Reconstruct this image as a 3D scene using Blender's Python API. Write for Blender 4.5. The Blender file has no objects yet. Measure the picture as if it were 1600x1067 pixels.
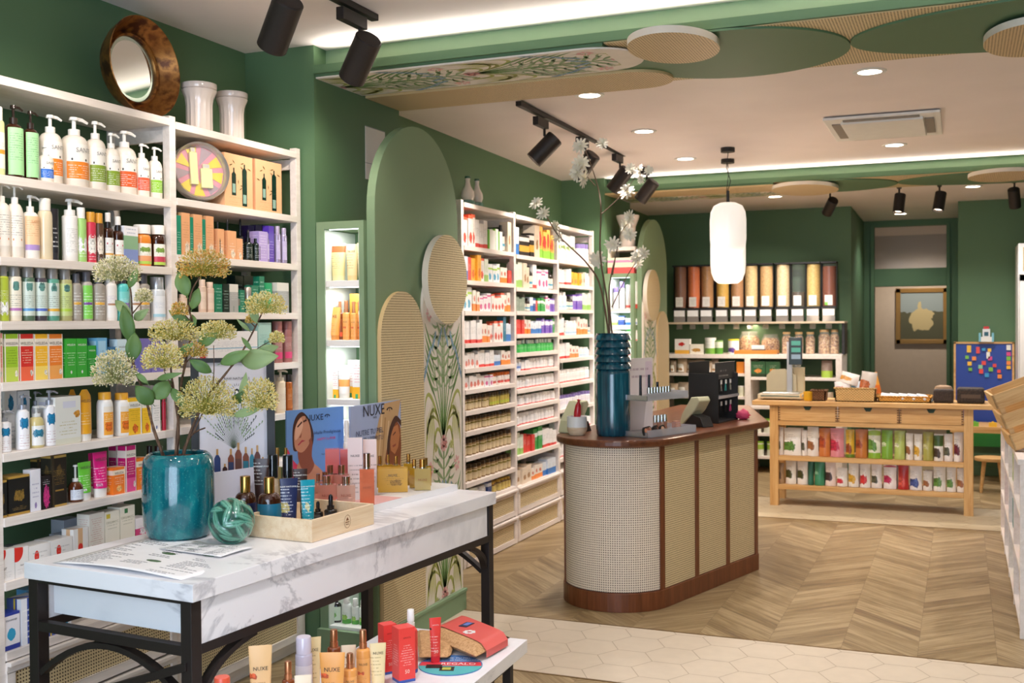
import bpy, bmesh, math, random
from math import pi, sin, cos, atan2, radians as R_
from mathutils import Vector, Matrix
SC = bpy.context.scene
COL = SC.collection
# ------------------------------------------------------------------ camera
F = 1690.0; CH = 1.6
def _cr(u, v): return Vector(((u-800)/F, -(v-533.5)/F, -1.0))
_Y = _cr(1502, 498).normalized()
_X = -_cr(-3300, 534); _X = (_X-_Y*_X.dot(_Y)).normalized()
_Z = _X.cross(_Y)
RM = Matrix((_X, _Y, _Z))
CAM = Vector((0, 0, CH))
cam = bpy.data.objects.new('camera', bpy.data.cameras.new('camera')); COL.objects.link(cam)
cam.matrix_world = Matrix.Translation(CAM) @ RM.to_4x4()
cam.data.sensor_width = 36; cam.data.lens = 36*F/1600
cam.data.clip_start = .05
cam.data.dof.use_dof = True; cam.data.dof.focus_distance = 4.1; cam.data.dof.aperture_fstop = 5.0
SC.camera = cam
def P(u, v, ax, val):
    d = RM @ _cr(u, v); t = (val-CAM[ax])/d[ax]; return CAM+d*t
def depth(p): return -(RM.transposed() @ (Vector(p)-CAM)).z
# ------------------------------------------------------------------ look
vs = SC.view_settings
vs.view_transform = 'Standard'; vs.look = 'None'; vs.gamma = 1; vs.exposure = 0.46; vs.use_curve_mapping = False
cy = SC.cycles
cy.max_bounces = 7; cy.diffuse_bounces = 4; cy.glossy_bounces = 3; cy.transmission_bounces = 5; cy.transparent_max_bounces = 6
cy.caustics_reflective = False; cy.caustics_refractive = False; cy.sample_clamp_indirect = 4
cy.use_adaptive_sampling = True; cy.adaptive_threshold = .02
try: cy.use_denoising = True
except Exception: pass
W = bpy.data.worlds.new('World'); SC.world = W; W.use_nodes = True
W.node_tree.nodes['Background'].inputs[0].default_value = (.62, .78, 1, 1)
W.node_tree.nodes['Background'].inputs[1].default_value = 1.5
WARM = (1, .78, .58); NEUT = (1, .945, .935); COOL = (.78, .88, 1)
def area(name, loc, tgt, sx, sy, w, col=NEUT, spread=180):
    l = bpy.data.lights.new(name, 'AREA'); l.shape = 'RECTANGLE'; l.size = sx; l.size_y = sy; l.energy = w; l.color = col; l.spread = R_(spread)
    o = bpy.data.objects.new(name, l); COL.objects.link(o); o.location = loc
    o.rotation_euler = (Vector(tgt)-Vector(loc)).to_track_quat('-Z', 'X').to_euler()
    return o
def spot(name, loc, tgt, w, ang=60, blend=.6, col=NEUT, r=.03):
    l = bpy.data.lights.new(name, 'SPOT'); l.energy = w; l.spot_size = R_(ang); l.spot_blend = blend; l.color = col; l.shadow_soft_size = r
    o = bpy.data.objects.new(name, l); COL.objects.link(o); o.location = loc
    o.rotation_euler = (Vector(tgt)-Vector(loc)).to_track_quat('-Z', 'X').to_euler()
    return o
area('window_daylight', (-.6, -1.3, 1.5), (-.6, 3, 1.2), 4.2, 2.3, 125, (.66, .80, 1))
# led strips lying in the two ceiling coves, washing ceiling and beam face
def strip(name, y, z, w):
    l = area(name, (.15, y, z), (.15, y+.02, z+1), .03, 6.0, w, (1, .93, .84)); l.rotation_euler = (pi+R_(20), 0, 0); l.data.spread = R_(125); l.data.size = 6.0; l.data.size_y = .03
strip('cove_light_front', 4.518, 2.856, 11)
strip('cove_light_back', 9.14, 2.783, 12)
DOWN = [(-2.0, 6.02), (-2.0, 7.19), (-2.0, 8.39), (-.45, 6.07), (-.45, 8.39), (1.1, 6.07), (1.1, 8.39), (-.63, 12.9), (-1.7, 10.9), (.1, 10.9), (-1.2, 1.6), (-1.2, 3.4), (.9, 1.6), (.9, 3.4)]
def ceil_z(y): return 2.95-.0196*(max(min(y, 14), 4.5)-4.5)
for i, (x, y) in enumerate(DOWN):
    spot('downlight_beam', (x, y, ceil_z(y)-.02), (x, y, 0), (72 if y < 4.5 else 58 if y < 9 else 80) if y < 12 else 30, 125, .8, NEUT, .05)
# ------------------------------------------------------------------ materials
def C(h, a=1):
    h = h.lstrip('#'); out = []
    for i in (0, 2, 4):
        c = int(h[i:i+2], 16)/255; out.append(c/12.92 if c <= .04045 else ((c+.055)/1.055)**2.4)
    return (*out, a)
class NT:
    def __init__(s, name):
        s.m = bpy.data.materials.new(name); s.m.use_nodes = True; s.t = s.m.node_tree; s.b = s.t.nodes['Principled BSDF']
    def n(s, typ, **kw):
        o = s.t.nodes.new(typ)
        for k, v in kw.items(): setattr(o, k, v)
        return o
    def put(s, sock, val):
        if isinstance(val, bpy.types.NodeSocket): s.t.links.new(val, sock)
        else: sock.default_value = val
    def math(s, op, a, b=0, c=None):
        o = s.n('ShaderNodeMath', operation=op); s.put(o.inputs[0], a); s.put(o.inputs[1], b)
        if c is not None: s.put(o.inputs[2], c)
        return o.outputs[0]
    def mix(s, f, a, b):
        o = s.n('ShaderNodeMix', data_type='RGBA'); s.put(o.inputs[0], f); s.put(o.inputs[6], a); s.put(o.inputs[7], b); return o.outputs[2]
    def coord(s, which='Object'):
        return s.n('ShaderNodeTexCoord').outputs[which]
    def sep(s, v):
        o = s.n('ShaderNodeSeparateXYZ'); s.put(o.inputs[0], v); return o.outputs
    def comb(s, x, y, z=0):
        o = s.n('ShaderNodeCombineXYZ'); s.put(o.inputs[0], x); s.put(o.inputs[1], y); s.put(o.inputs[2], z); return o.outputs[0]
    def noise(s, v, sc=5, det=3, rough=.5, dist=0):
        o = s.n('ShaderNodeTexNoise'); s.put(o.inputs['Vector'], v); o.inputs['Scale'].default_value = sc; o.inputs['Detail'].default_value = det
        o.inputs['Roughness'].default_value = rough; o.inputs['Distortion'].default_value = dist; return o.outputs[0]
    def mapr(s, v, sc):
        o = s.n('ShaderNodeMapping'); s.put(o.inputs[0], v); o.inputs['Scale'].default_value = sc; return o.outputs[0]
    def ramp(s, f, stops):
        o = s.n('ShaderNodeValToRGB'); s.put(o.inputs[0], f); e = o.color_ramp.elements
        while len(e) < len(stops): e.new(.5)
        for i, (p, c) in enumerate(stops): e[i].position = p; e[i].color = c
        return o.outputs[0]
    def bump(s, h, st=.2, d=.005):
        o = s.n('ShaderNodeBump'); s.put(o.inputs['Height'], h); o.inputs['Strength'].default_value = st; o.inputs['Distance'].default_value = d
        s.t.links.new(o.outputs[0], s.b.inputs['Normal'])
    def fin(s, col=None, rough=None, metal=None, coat=None, spec=None, trans=None):
        if col is not None: s.put(s.b.inputs['Base Color'], col)
        if rough is not None: s.put(s.b.inputs['Roughness'], rough)
        if metal is not None: s.b.inputs['Metallic'].default_value = metal
        if coat is not None: s.b.inputs['Coat Weight'].default_value = coat; s.b.inputs['Coat Roughness'].default_value = .05
        if spec is not None: s.b.inputs['Specular IOR Level'].default_value = spec
        if trans is not None: s.b.inputs['Transmission Weight'].default_value = trans
        return s.m
_mc = {}
def memo(f):
    def g(*a):
        k = (f.__name__,)+a
        if k not in _mc: _mc[k] = f(*a)
        return _mc[k]
    return g
@memo
def flat(h, rough=.5, metal=0, coat=0):
    m = NT('surface '+h); v = m.coord(); nz = m.noise(v, 14, 3); c = C(h)
    return m.fin(m.mix(nz, tuple(x*.93 for x in c[:3])+(1,), tuple(min(1, x*1.06) for x in c[:3])+(1,)), rough, metal, coat)
@memo
def paint(h):
    m = NT('wall paint '+h); v = m.coord(); c = C(h); nz = m.noise(v, 3, 4)
    m.bump(m.noise(v, 220, 2), .06, .002)
    return m.fin(m.mix(nz, tuple(x*.94 for x in c[:3])+(1,), tuple(min(1, x*1.05) for x in c[:3])+(1,)), .62)
@memo
def glow(h, s):
    m = NT('glowing '+h); m.b.inputs['Emission Color'].default_value = C(h); m.b.inputs['Emission Strength'].default_value = s
    return m.fin(C(h), .5)
@memo
def glass(h, rough=.03):
    m = NT('clear glass '+h); m.b.inputs['IOR'].default_value = 1.45
    return m.fin(C(h), rough, trans=.6)
@memo
def pane(h, a):
    m = NT('clear plastic '+h); m.b.inputs['Alpha'].default_value = a
    return m.fin(C(h), .06, coat=.5)
@memo
def wood(a, b, sc=1.0, axis=0, rough=.5):
    m = NT('wood '+a); v = m.coord(); s = [34*sc]*3; s[axis] = 2.2*sc
    n1 = m.noise(m.mapr(v, tuple(s)), 1, 5, .6, .6); s2 = [260*sc]*3; s2[axis] = 9*sc
    n2 = m.noise(m.mapr(v, tuple(s2)), 1, 2)
    f = m.math('ADD', m.math('MULTIPLY', n1, .75), m.math('MULTIPLY', n2, .3))
    col = m.ramp(f, [(.32, C(b)), (.62, C(a))]); m.bump(n2, .1, .001)
    return m.fin(col, rough)
@memo
def marble(a='f4f3f6'):
    m = NT('marble laminate'); v = m.n('ShaderNodeVectorMath', operation='ADD'); m.put(v.inputs[0], m.coord()); v.inputs[1].default_value = (3.3, 1.7, .4); v = v.outputs[0]; st = m.mapr(v, (1, .55, 1.3))
    w = m.noise(st, 1.3, 6, .62, 1.6); big = m.math('ABSOLUTE', m.math('SUBTRACT', w, .5)); line = m.math('MINIMUM', m.math('MULTIPLY', big, 34), 1.0); haze = m.math('MINIMUM', m.math('MULTIPLY', big, 7), 1.0)
    g1 = m.ramp(m.noise(v, 1.5, 2), [(.42, (0, 0, 0, 1)), (.54, (1, 1, 1, 1))]); g2 = m.ramp(m.noise(v, 2.3, 2, .5, .3), [(.48, (0, 0, 0, 1)), (.62, (1, 1, 1, 1))])
    c = m.mix(m.math('MULTIPLY', m.math('SUBTRACT', 1.0, haze), m.math('MULTIPLY', g2, .36)), C(a), C('b4b4bc'))
    c = m.mix(m.math('MULTIPLY', m.math('SUBTRACT', 1.0, line), m.math('MULTIPLY', g1, .5)), c, C('8c8c96'))
    return m.fin(c, .28)
@memo
def cane(pitch=.0125, light='e2c795', hole='3d2a1b', rot=0):
    m = NT('woven cane '+light); x, y, z = m.sep(m.coord('UV'))
    if rot: x, y = y, x
    cx = m.math('ABSOLUTE', m.math('SUBTRACT', m.math('FRACT', m.math('DIVIDE', x, pitch)), .5))
    cyy = m.math('ABSOLUTE', m.math('SUBTRACT', m.math('FRACT', m.math('DIVIDE', y, pitch)), .5))
    mx = m.math('MAXIMUM', cx, cyy); s = m.math('ADD', cx, cyy)
    h1 = m.math('LESS_THAN', mx, .25); h2 = m.math('LESS_THAN', s, .38); hl = m.math('MULTIPLY', h1, h2)
    st = m.math('MULTIPLY', m.math('LESS_THAN', m.math('FRACT', m.math('MULTIPLY', m.math('ADD', x, y), 1.0/pitch)), .12), .35)
    c = C(light); base = m.mix(m.noise(m.coord(), 60, 3), tuple(q*.82 for q in c[:3])+(1,), c)
    base = m.mix(st, base, tuple(q*.62 for q in c[:3])+(1,))
    m.bump(m.math('SUBTRACT', 1.0, hl), .7, .002)
    return m.fin(m.mix(hl, base, C(hole)), .55)
@memo
def printed(base, ink='444444', bands=(), art=None, rows=(.42, .72, 9), seed=0, rough=.35, edge=None):
    """printed packaging: colour bands, a picture blotch and rows of tiny unreadable print"""
    m = NT('printed '+base); x, y, z = m.sep(m.coord('Generated'))
    u = m.math('ADD', x, y); v = z; col = C(base)
    def rng(a, q, b): return m.math('MULTIPLY', m.math('GREATER_THAN', q, a), m.math('LESS_THAN', q, b))
    for b in bands:
        g = rng(b[0], v, b[1])
        if len(b) > 3: g = m.math('MULTIPLY', g, rng(b[3], u, b[4]))
        col = m.mix(g, col, C(b[2]))
    if art:
        h, au, av, ar = art[:4]
        dx = m.math('SUBTRACT', u, au); dy = m.math('MULTIPLY', m.math('SUBTRACT', v, av), art[4] if len(art) > 4 else 1.6)
        d = m.math('SQRT', m.math('ADD', m.math('MULTIPLY', dx, dx), m.math('MULTIPLY', dy, dy)))
        nz = m.noise(m.comb(m.math('ADD', u, seed*1.7), v, seed*3.1), 9, 3)
        g = m.math('LESS_THAN', m.math('ADD', d, m.math('MULTIPLY', m.math('SUBTRACT', nz, .5), ar*(art[5] if len(art) > 5 else 1.4))), ar)
        a2 = C(h) if len(art) > 5 else m.mix(m.math('GREATER_THAN', m.noise(m.comb(u, v, seed+9.1), 16, 2), .54), C(h), tuple(q*.55 for q in C(h)[:3])+(1,))
        col = m.mix(g, col, a2)
    if rows:
        r0, r1, n = rows
        rv = m.math('MULTIPLY', m.math('SUBTRACT', v, r0), n/(r1-r0)); fr = m.math('FRACT', rv); ri = m.math('FLOOR', rv)
        nz = m.noise(m.comb(m.math('MULTIPLY', u, 34), m.math('ADD', m.math('MULTIPLY', ri, 7.3), seed*11.3), 0), 1, 1)
        ln = m.noise(m.comb(m.math('MULTIPLY', ri, 3.7), seed*5.3, 1), 1, 0)
        g = m.math('MULTIPLY', rng(.32, fr, .62), m.math('GREATER_THAN', nz, .47))
        hw = m.math('MULTIPLY', ln, .62)
        g = m.math('MULTIPLY', g, m.math('LESS_THAN', m.math('ABSOLUTE', m.math('SUBTRACT', u, .5)), hw))
        g = m.math('MULTIPLY', g, rng(r0, v, r1)); col = m.mix(m.math('MULTIPLY', g, .62), col, C(ink))
    if edge: col = m.mix(m.math('GREATER_THAN', v, .985), col, C(edge))
    return m.fin(col, rough)
def chevron_floor():
    m = NT('oak chevron floor'); x, y, z = m.sep(m.coord()); w = .349
    xs = m.math('DIVIDE', m.math('ADD', x, .543+w*20), w); ci = m.math('FLOOR', xs); fx = m.math('FRACT', xs)
    par = m.math('MODULO', ci, 2.0); sgn = m.math('SUBTRACT', m.math('MULTIPLY', par, 2), 1)
    t = m.math('ADD', y, m.math('MULTIPLY', m.math('MULTIPLY', fx, sgn), -w*1.0)); pw = .125
    ti = m.math('DIVIDE', t, pw); pi_ = m.math('FLOOR', ti); ft = m.math('FRACT', ti)
    rnd = m.n('ShaderNodeTexWhiteNoise', noise_dimensions='2D'); m.put(rnd.inputs['Vector'], m.comb(ci, pi_)); rv = rnd.outputs[0]
    along = m.math('MULTIPLY', fx, w*1.41)
    g = m.noise(m.comb(m.math('MULTIPLY', along, 4), m.math('MULTIPLY', t, 55), m.math('MULTIPLY', rv, 40)), 1, 4, .6, .8)
    g2 = m.noise(m.comb(m.math('MULTIPLY', along, 1.5), m.math('MULTIPLY', t, 16), m.math('MULTIPLY', rv, 17)), 1, 3, .5, 1.0)
    f = m.math('ADD', m.math('ADD', m.math('MULTIPLY', g, .50), m.math('MULTIPLY', g2, .45)), m.math('MULTIPLY', rv, .14))
    col = m.ramp(f, [(.34, C('6d563e')), (.50, C('8f7853')), (.68, C('b39c76'))])
    gap = m.math('MAXIMUM', m.math('LESS_THAN', ft, .016), m.math('LESS_THAN', m.math('MULTIPLY', fx, w), .0022))
    col = m.mix(m.math('MULTIPLY', gap, .55), col, C('5d4630')); m.bump(g, .08, .001)
    return m.fin(col, .42)
GREEN = paint('587855'); GREEN_PANEL = paint('7f9875'); CEIL = paint('f6ebe8'); WHITE_LAM = wood('f3e9e1', 'e2d6cc', 1, 1, .45)
PINE = wood('dcb276', 'bd8746', .9, 0, .5); PINEY = PINE; WALNUT = wood('6f4026', '48230f', .8, 1, .3); WALNUTZ = wood('7a4426', '54290f', .8, 2, .35)
BIRCH = wood('f0d9b8', 'dcb98c', .9, 0, .5)
BLACK = flat('1c1a19', .45); BLKMET = flat('2a2321', .5, .3); CHROME = flat('d8d8d8', .18, 1); GOLD = flat('c99a52', .25, 1); COPPER = flat('c98a62', .3, .9); WHITE = flat('f4f2ee', .35)
CLEAR = pane('dfe9ee', .28)
CANE = cane(.0125, 'ecd6a6', '4b3420'); CANE_FRONT = cane(.0128, 'f8e8d2', '4b2f22'); CANE_R = cane(.0125, 'e2c795', '6b4a2c', 1)
# ------------------------------------------------------------------ mesh building
class MB:
    def __init__(s): s.v = []; s.f = []; s.mi = []; s.sm = []; s.mats = []; s.uv = {}
    def mid(s, m):
        if m not in s.mats: s.mats.append(m)
        return s.mats.index(m)
    def add(s, vs, fs, m, smooth=False, uvs=None):
        b = len(s.v); k = s.mid(m); s.v += [tuple(q) for q in vs]
        for i, f in enumerate(fs):
            if uvs: s.uv[len(s.f)] = uvs[i]
            s.f.append(tuple(b+j for j in f)); s.mi.append(k); s.sm.append(smooth)
        return s
    def box(s, x0, x1, y0, y1, z0, z1, m):
        v = [(x, y, z) for z in (z0, z1) for y in (y0, y1) for x in (x0, x1)]
        return s.add(v, [(0, 2, 3, 1), (4, 5, 7, 6), (0, 1, 5, 4), (2, 6, 7, 3), (0, 4, 6, 2), (1, 3, 7, 5)], m)
    def lathe(s, prof, m, seg=20, sx=1, sy=1, c=(0, 0, 0), a0=0, a1=2*pi, caps=True, smooth=True):
        full = abs(a1-a0-2*pi) < 1e-4; n = seg if full else seg+1; v = []; f = []
        for r, z in prof:
            for i in range(n):
                a = a0+(a1-a0)*i/seg; v.append((c[0]+r*cos(a)*sx, c[1]+r*sin(a)*sy, c[2]+z))
        for k in range(len(prof)-1):
            for i in range(seg):
                j = (i+1) % n if full else i+1; f.append((k*n+i, k*n+j, (k+1)*n+j, (k+1)*n+i))
        s.add(v, f, m, smooth)
        if full and caps:
            b = len(s.v)-len(v)
            for k, rev in ((0, 1), (len(prof)-1, 0)):
                if prof[k][0] > 1e-5:
                    ids = [b+k*n+i for i in range(n)]
                    s.f.append(tuple(reversed(ids)) if rev else tuple(ids)); s.mi.append(s.mid(m)); s.sm.append(False)
        return s
    def cyl(s, r, z0, z1, m, seg=16, c=(0, 0, 0), r2=None, sx=1, sy=1): return s.lathe([(r, z0), (r if r2 is None else r2, z1)], m, seg, sx, sy, c)
    def rings(s, rs, m, smooth=True, cap=True, closed=True):
        n = len(rs[0]); v = [p for r in rs for p in r]; f = []
        for k in range(len(rs)-1):
            for i in range(n if closed else n-1):
                j = (i+1) % n; f.append((k*n+i, k*n+j, (k+1)*n+j, (k+1)*n+i))
        if cap and closed: f.append(tuple(reversed(range(n)))); f.append(tuple(range((len(rs)-1)*n, len(rs)*n)))
        return s.add(v, f, m, smooth)
    def tube(s, pts, r, m, seg=8, smooth=True, cap=True):
        pts = [Vector(p) for p in pts]; rr = r if isinstance(r, (list, tuple)) else [r]*len(pts); rs = []
        up = Vector((0, 0, 1)); n0 = None
        for i, p in enumerate(pts):
            t = (pts[min(i+1, len(pts)-1)]-pts[max(i-1, 0)]).normalized()
            if n0 is None: n0 = t.cross(up) if abs(t.z) < .95 else t.cross(Vector((1, 0, 0)))
            n0 = (n0-t*n0.dot(t)).normalized(); b = t.cross(n0)
            rs.append([p+(n0*cos(2*pi*k/seg)+b*sin(2*pi*k/seg))*rr[i] for k in range(seg)])
        return s.rings(rs, m, smooth, cap)
    def prism(s, poly, h0, h1, m, plane='xy', mside=None, smooth=False):
        """extrude a 2-D outline; plane gives the outline's axes, the third axis runs h0..h1"""
        def q(a, b, h): return {'xy': (a, b, h), 'xz': (a, h, b), 'yz': (h, a, b)}[plane]
        n = len(poly); v = [q(a, b, h0) for a, b in poly]+[q(a, b, h1) for a, b in poly]
        s.add(v, [tuple(reversed(range(n))), tuple(range(n, 2*n))], m)
        b = len(s.v)-2*n; k = s.mid(mside or m)
        for i in range(n):
            j = (i+1) % n; s.f.append((b+i, b+j, b+n+j, b+n+i)); s.mi.append(k); s.sm.append(smooth)
        return s
    def poly(s, pts, m): return s.add(pts, [tuple(range(len(pts)))], m)
    def xf(s, M):
        s.v = [tuple(M @ Vector(p)) for p in s.v]; return s
    def mesh(s, name, bevel=0, fixn=True):
        me = bpy.data.meshes.new(name); me.from_pydata(s.v, [], s.f)
        for m in s.mats: me.materials.append(m)
        me.polygons.foreach_set('material_index', s.mi); me.polygons.foreach_set('use_smooth', s.sm)
        if fixn or bevel:
            bm = bmesh.new(); bm.from_mesh(me)
            if bevel:
                bmesh.ops.remove_doubles(bm, verts=bm.verts, dist=1e-5)
                es = [e for e in bm.edges if len(e.link_faces) == 2 and e.calc_face_angle(0) > .9]
                bmesh.ops.bevel(bm, geom=es, offset=bevel, segments=2, affect='EDGES', profile=.5)
            if fixn: bmesh.ops.recalc_face_normals(bm, faces=bm.faces)
            bm.to_mesh(me); bm.free()
        uvl = me.uv_layers.new(name='uv'); vv = me.vertices; lp = me.loops
        dat = [0.0]*(2*len(lp)); ov = s.uv if not bevel else {}
        for p in me.polygons:
            n = p.normal; ax = max(range(3), key=lambda i: abs(n[i])); a, b = ((1, 2), (0, 2), (0, 1))[ax]
            for li in p.loop_indices:
                co = vv[lp[li].vertex_index].co; dat[2*li] = co[a]; dat[2*li+1] = co[b]
        if ov:
            for fi, uvs in ov.items():
                vmap = dict(zip(s.f[fi], uvs))
                for li in me.polygons[fi].loop_indices:
                    q = vmap[lp[li].vertex_index]; dat[2*li], dat[2*li+1] = q
        uvl.data.foreach_set('uv', dat)
        if any(s.sm) : me.set_sharp_from_angle(angle=R_(38))
        me.update(); return me
    def build(s, name, parent=None, bevel=0, fixn=True):
        o = bpy.data.objects.new(name, s.mesh(name, bevel, fixn)); COL.objects.link(o)
        if parent is not None: o.parent = parent
        return o
LABELS = {}
def tag(o, label, cat, group=None):
    o['label'] = label; o['category'] = cat
    if group: o['group'] = group
    return o
def thing(name, label, cat, loc=(0, 0, 0), rz=0, group=None):
    o = bpy.data.objects.new(name, None); COL.objects.link(o); o.location = loc; o.rotation_euler = (0, 0, rz); o.empty_display_size = .05
    return tag(o, label, cat, group)
def struct(name, mb, bevel=0):
    o = mb.build(name, None, bevel); o['kind'] = 'structure'; return o
def inst(name, me, parent, loc=(0, 0, 0), rot=(0, 0, 0)):
    o = bpy.data.objects.new(name, me); COL.objects.link(o); o.parent = parent; o.location = loc; o.rotation_euler = rot; return o
_tx = {}
def text_mesh(s, size, mat, radius=0, align='CENTER', sx=1.0, bold=0):
    k = (s, round(size, 4), mat.name, round(radius, 3), align, sx, bold)
    if k in _tx: return _tx[k]
    cu = bpy.data.curves.new('lettering', 'FONT'); cu.body = s; cu.size = size; cu.align_x = align; cu.resolution_u = 2; cu.offset = bold
    o = bpy.data.objects.new('tmp', cu); me = bpy.data.meshes.new_from_object(o); bpy.data.objects.remove(o); bpy.data.curves.remove(cu)
    for v in me.vertices:
        x, y = v.co.x*sx, v.co.y
        if radius: v.co = (radius*sin(x/radius), -radius*cos(x/radius), y)
        else: v.co = (x, 0, y)
    me.materials.clear(); me.materials.append(mat); me.name = 'lettering'; _tx[k] = me; return me
ORD = 'zeroth first second third fourth fifth sixth seventh eighth ninth tenth eleventh twelfth thirteenth fourteenth fifteenth sixteenth seventeenth eighteenth nineteenth twentieth'.split()
def ordn(i): return ORD[i] if i < len(ORD) else str(i)+'th'
# ------------------------------------------------------------------ the room
XW = -3.3; PX = -2.9; Y1A, Y1B = 4.5, 5.36; Y2A, Y2B = 9.12, 9.92; YB = 12.0
FLOORM = chevron_floor(); fb = MB(); fb.poly([(-3.3, -1.5, 0), (3.2, -1.5, 0), (3.2, 4.57, 0), (-3.3, 4.57, 0)], FLOORM)
fb.poly([(-3.3, 5.43, 0), (3.2, 5.43, 0), (3.2, 8.88, 0), (-3.3, 8.88, 0)], FLOORM)
fb.poly([(-3.3, 9.9, 0), (3.2, 9.9, 0), (3.2, 18, 0), (-3.3, 18, 0)], fb.mats[0])
struct('floor', fb)
def hexband(y0, y1, nm, tile, grout):
    mb = MB(); s = .135; g = .0022; hx = s*1.5; hy = s*math.sqrt(3)
    mb.poly([(-3.3, y0, .0), (3.2, y0, .0), (3.2, y1, .0), (-3.3, y1, .0)], grout)
    bm = bmesh.new()
    for i in range(-2, int(6.7/hx)+2):
        for j in range(-1, int((y1-y0)/hy)+2):
            cx, cyy = -3.3+i*hx, y0+(j+(i % 2)*.5)*hy
            bm.faces.new([bm.verts.new((cx+(s-g)*cos(a*pi/3), cyy+(s-g)*sin(a*pi/3), .0008)) for a in range(6)])
    for co, no in (((0, y0+.004, 0), (0, -1, 0)), ((0, y1-.004, 0), (0, 1, 0)), ((-3.3, 0, 0), (-1, 0, 0)), ((3.2, 0, 0), (1, 0, 0))):
        bmesh.ops.bisect_plane(bm, geom=bm.verts[:]+bm.edges[:]+bm.faces[:], plane_co=co, plane_no=no, clear_outer=True)
    bm.verts.index_update()
    mb.add([v.co[:] for v in bm.verts], [[v.index for v in f.verts] for f in bm.faces], tile); bm.free()
    for y in (y0, y1): mb.box(-3.3, 3.2, y-.006, y+.006, 0, .002, flat('8a6d45', .3, .7))
    o = mb.build(nm, None, fixn=False); o['kind'] = 'structure'
hexband(4.57, 5.43, 'floor_tile_band', flat('d9c9b2', .4), flat('b8a78f', .8))
hexband(8.88, 9.9, 'floor_tile_band', flat('c9b898', .45), flat('a8977a', .8))
cb = MB()
cb.poly([(-3.3, -1.5, 2.95), (3.2, -1.5, 2.95), (3.2, 4.5, 2.95), (-3.3, 4.5, 2.95)], CEIL)
cb.poly([(-3.3, 4.5, 2.95), (3.2, 4.5, 2.95), (3.2, 14, ceil_z(14)), (-3.3, 14, ceil_z(14))], CEIL)
cb.poly([(-3.3, 14, ceil_z(14)), (3.2, 14, ceil_z(14)), (3.2, 18, ceil_z(14)), (-3.3, 18, ceil_z(14))], CEIL)
struct('ceiling', cb)
struct('wall_left', MB().box(-3.4, XW, -1.5, 18, 0, 3.0, GREEN))
struct('wall_right', MB().box(3.2, 3.3, -1.5, 18, 0, 3.0, GREEN))
for nm, a, b in (('wall_pillar_front', Y1A, Y1B), ('wall_pillar_back', Y2A, Y2B)):
    struct(nm, MB().box(XW, PX, a, b, 0, 2.95, GREEN))
# rear wall with the shop window the daylight comes through
wr = MB(); wr.box(-3.3, -2.8, -1.6, -1.5, 0, 3, GREEN).box(1.7, 3.2, -1.6, -1.5, 0, 3, GREEN).box(-2.8, 1.7, -1.6, -1.5, 2.7, 3, GREEN).box(-2.8, 1.7, -1.6, -1.5, 0, .3, GREEN)
struct('wall_rear', wr)
wf = MB()
for x in (-2.8, -1.3, .2, 1.66): wf.box(x, x+.05, -1.58, -1.52, .3, 2.7, BLKMET)
struct('window_1', wf); struct('window_2', MB().box(-2.8, 1.7, -1.555, -1.55, .3, 2.7, pane('e8f0f4', .12)))
# back wall with the recess and doorway
bw = MB(); bw.box(XW, -1.08, YB, YB+.1, 0, 2.9, GREEN).box(-1.18, -1.08, YB+.1, 13.6, 0, 2.9, GREEN).box(-.03, 3.2, YB, YB+.1, 0, 2.9, GREEN).box(-.03, .07, YB+.1, 13.6, 0, 2.9, GREEN)
struct('wall_back', bw)
df = MB(); y = 13.6
df.box(-1.08, -.96, y, y+.12, 0, 2.8, GREEN).box(-.16, -.03, y, y+.12, 0, 2.8, GREEN).box(-.96, -.16, y, y+.12, 2.70, 2.8, GREEN).box(-.96, -.16, y-.02, y+.12, 1.99, 2.20, GREEN)
df.box(-1.0, -.96, y-.03, y, 0, 2.72, GREEN).box(-.16, -.12, y-.03, y, 0, 2.72, GREEN)
struct('door_1', df, .004); struct('window_3', MB().box(-.96, -.16, y+.05, y+.055, 2.20, 2.70, pane('dfe6e6', .10)))
hw = MB(); hw.box(-2.4, 1.2, 16, 16.1, 0, 2.9, flat('cfc0ae', .7)).box(-2.4, -2.3, 13.8, 16, 0, 2.9, flat('cfc0ae', .7)).box(1.1, 1.2, 13.8, 16, 0, 2.9, flat('cfc0ae', .7))
struct('wall_corridor', hw)
spot('corridor_light', (-.5, 15.0, 2.7), (-.5, 15.6, 0), 55, 140, .8, (1, .86, .72), .08)
struct('baseboard_back', MB().box(XW, -1.08, YB-.015, YB, 0, .09, GREEN).box(-.03, 3.2, YB-.015, YB, 0, .09, GREEN), .003)
# ceiling beams with a lip that hides the led strip
def beam(nm, y0, y1, z, zc):
    mb = MB(); mb.box(PX, 3.2, y0+.11, y1, z+.03, zc+.02, GREEN_PANEL); mb.box(PX, 3.2, y0, y1+.005, z, z+.03, GREEN)
    mb.box(PX, 3.2, y0-.006, y0+.012, z-.004, z+.036, GREEN)
    struct(nm, mb)
beam('ceiling_beam', Y1A, Y1B, 2.815, 2.95); beam('ceiling_beam', Y2A, Y2B, 2.745, 2.87)
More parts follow.
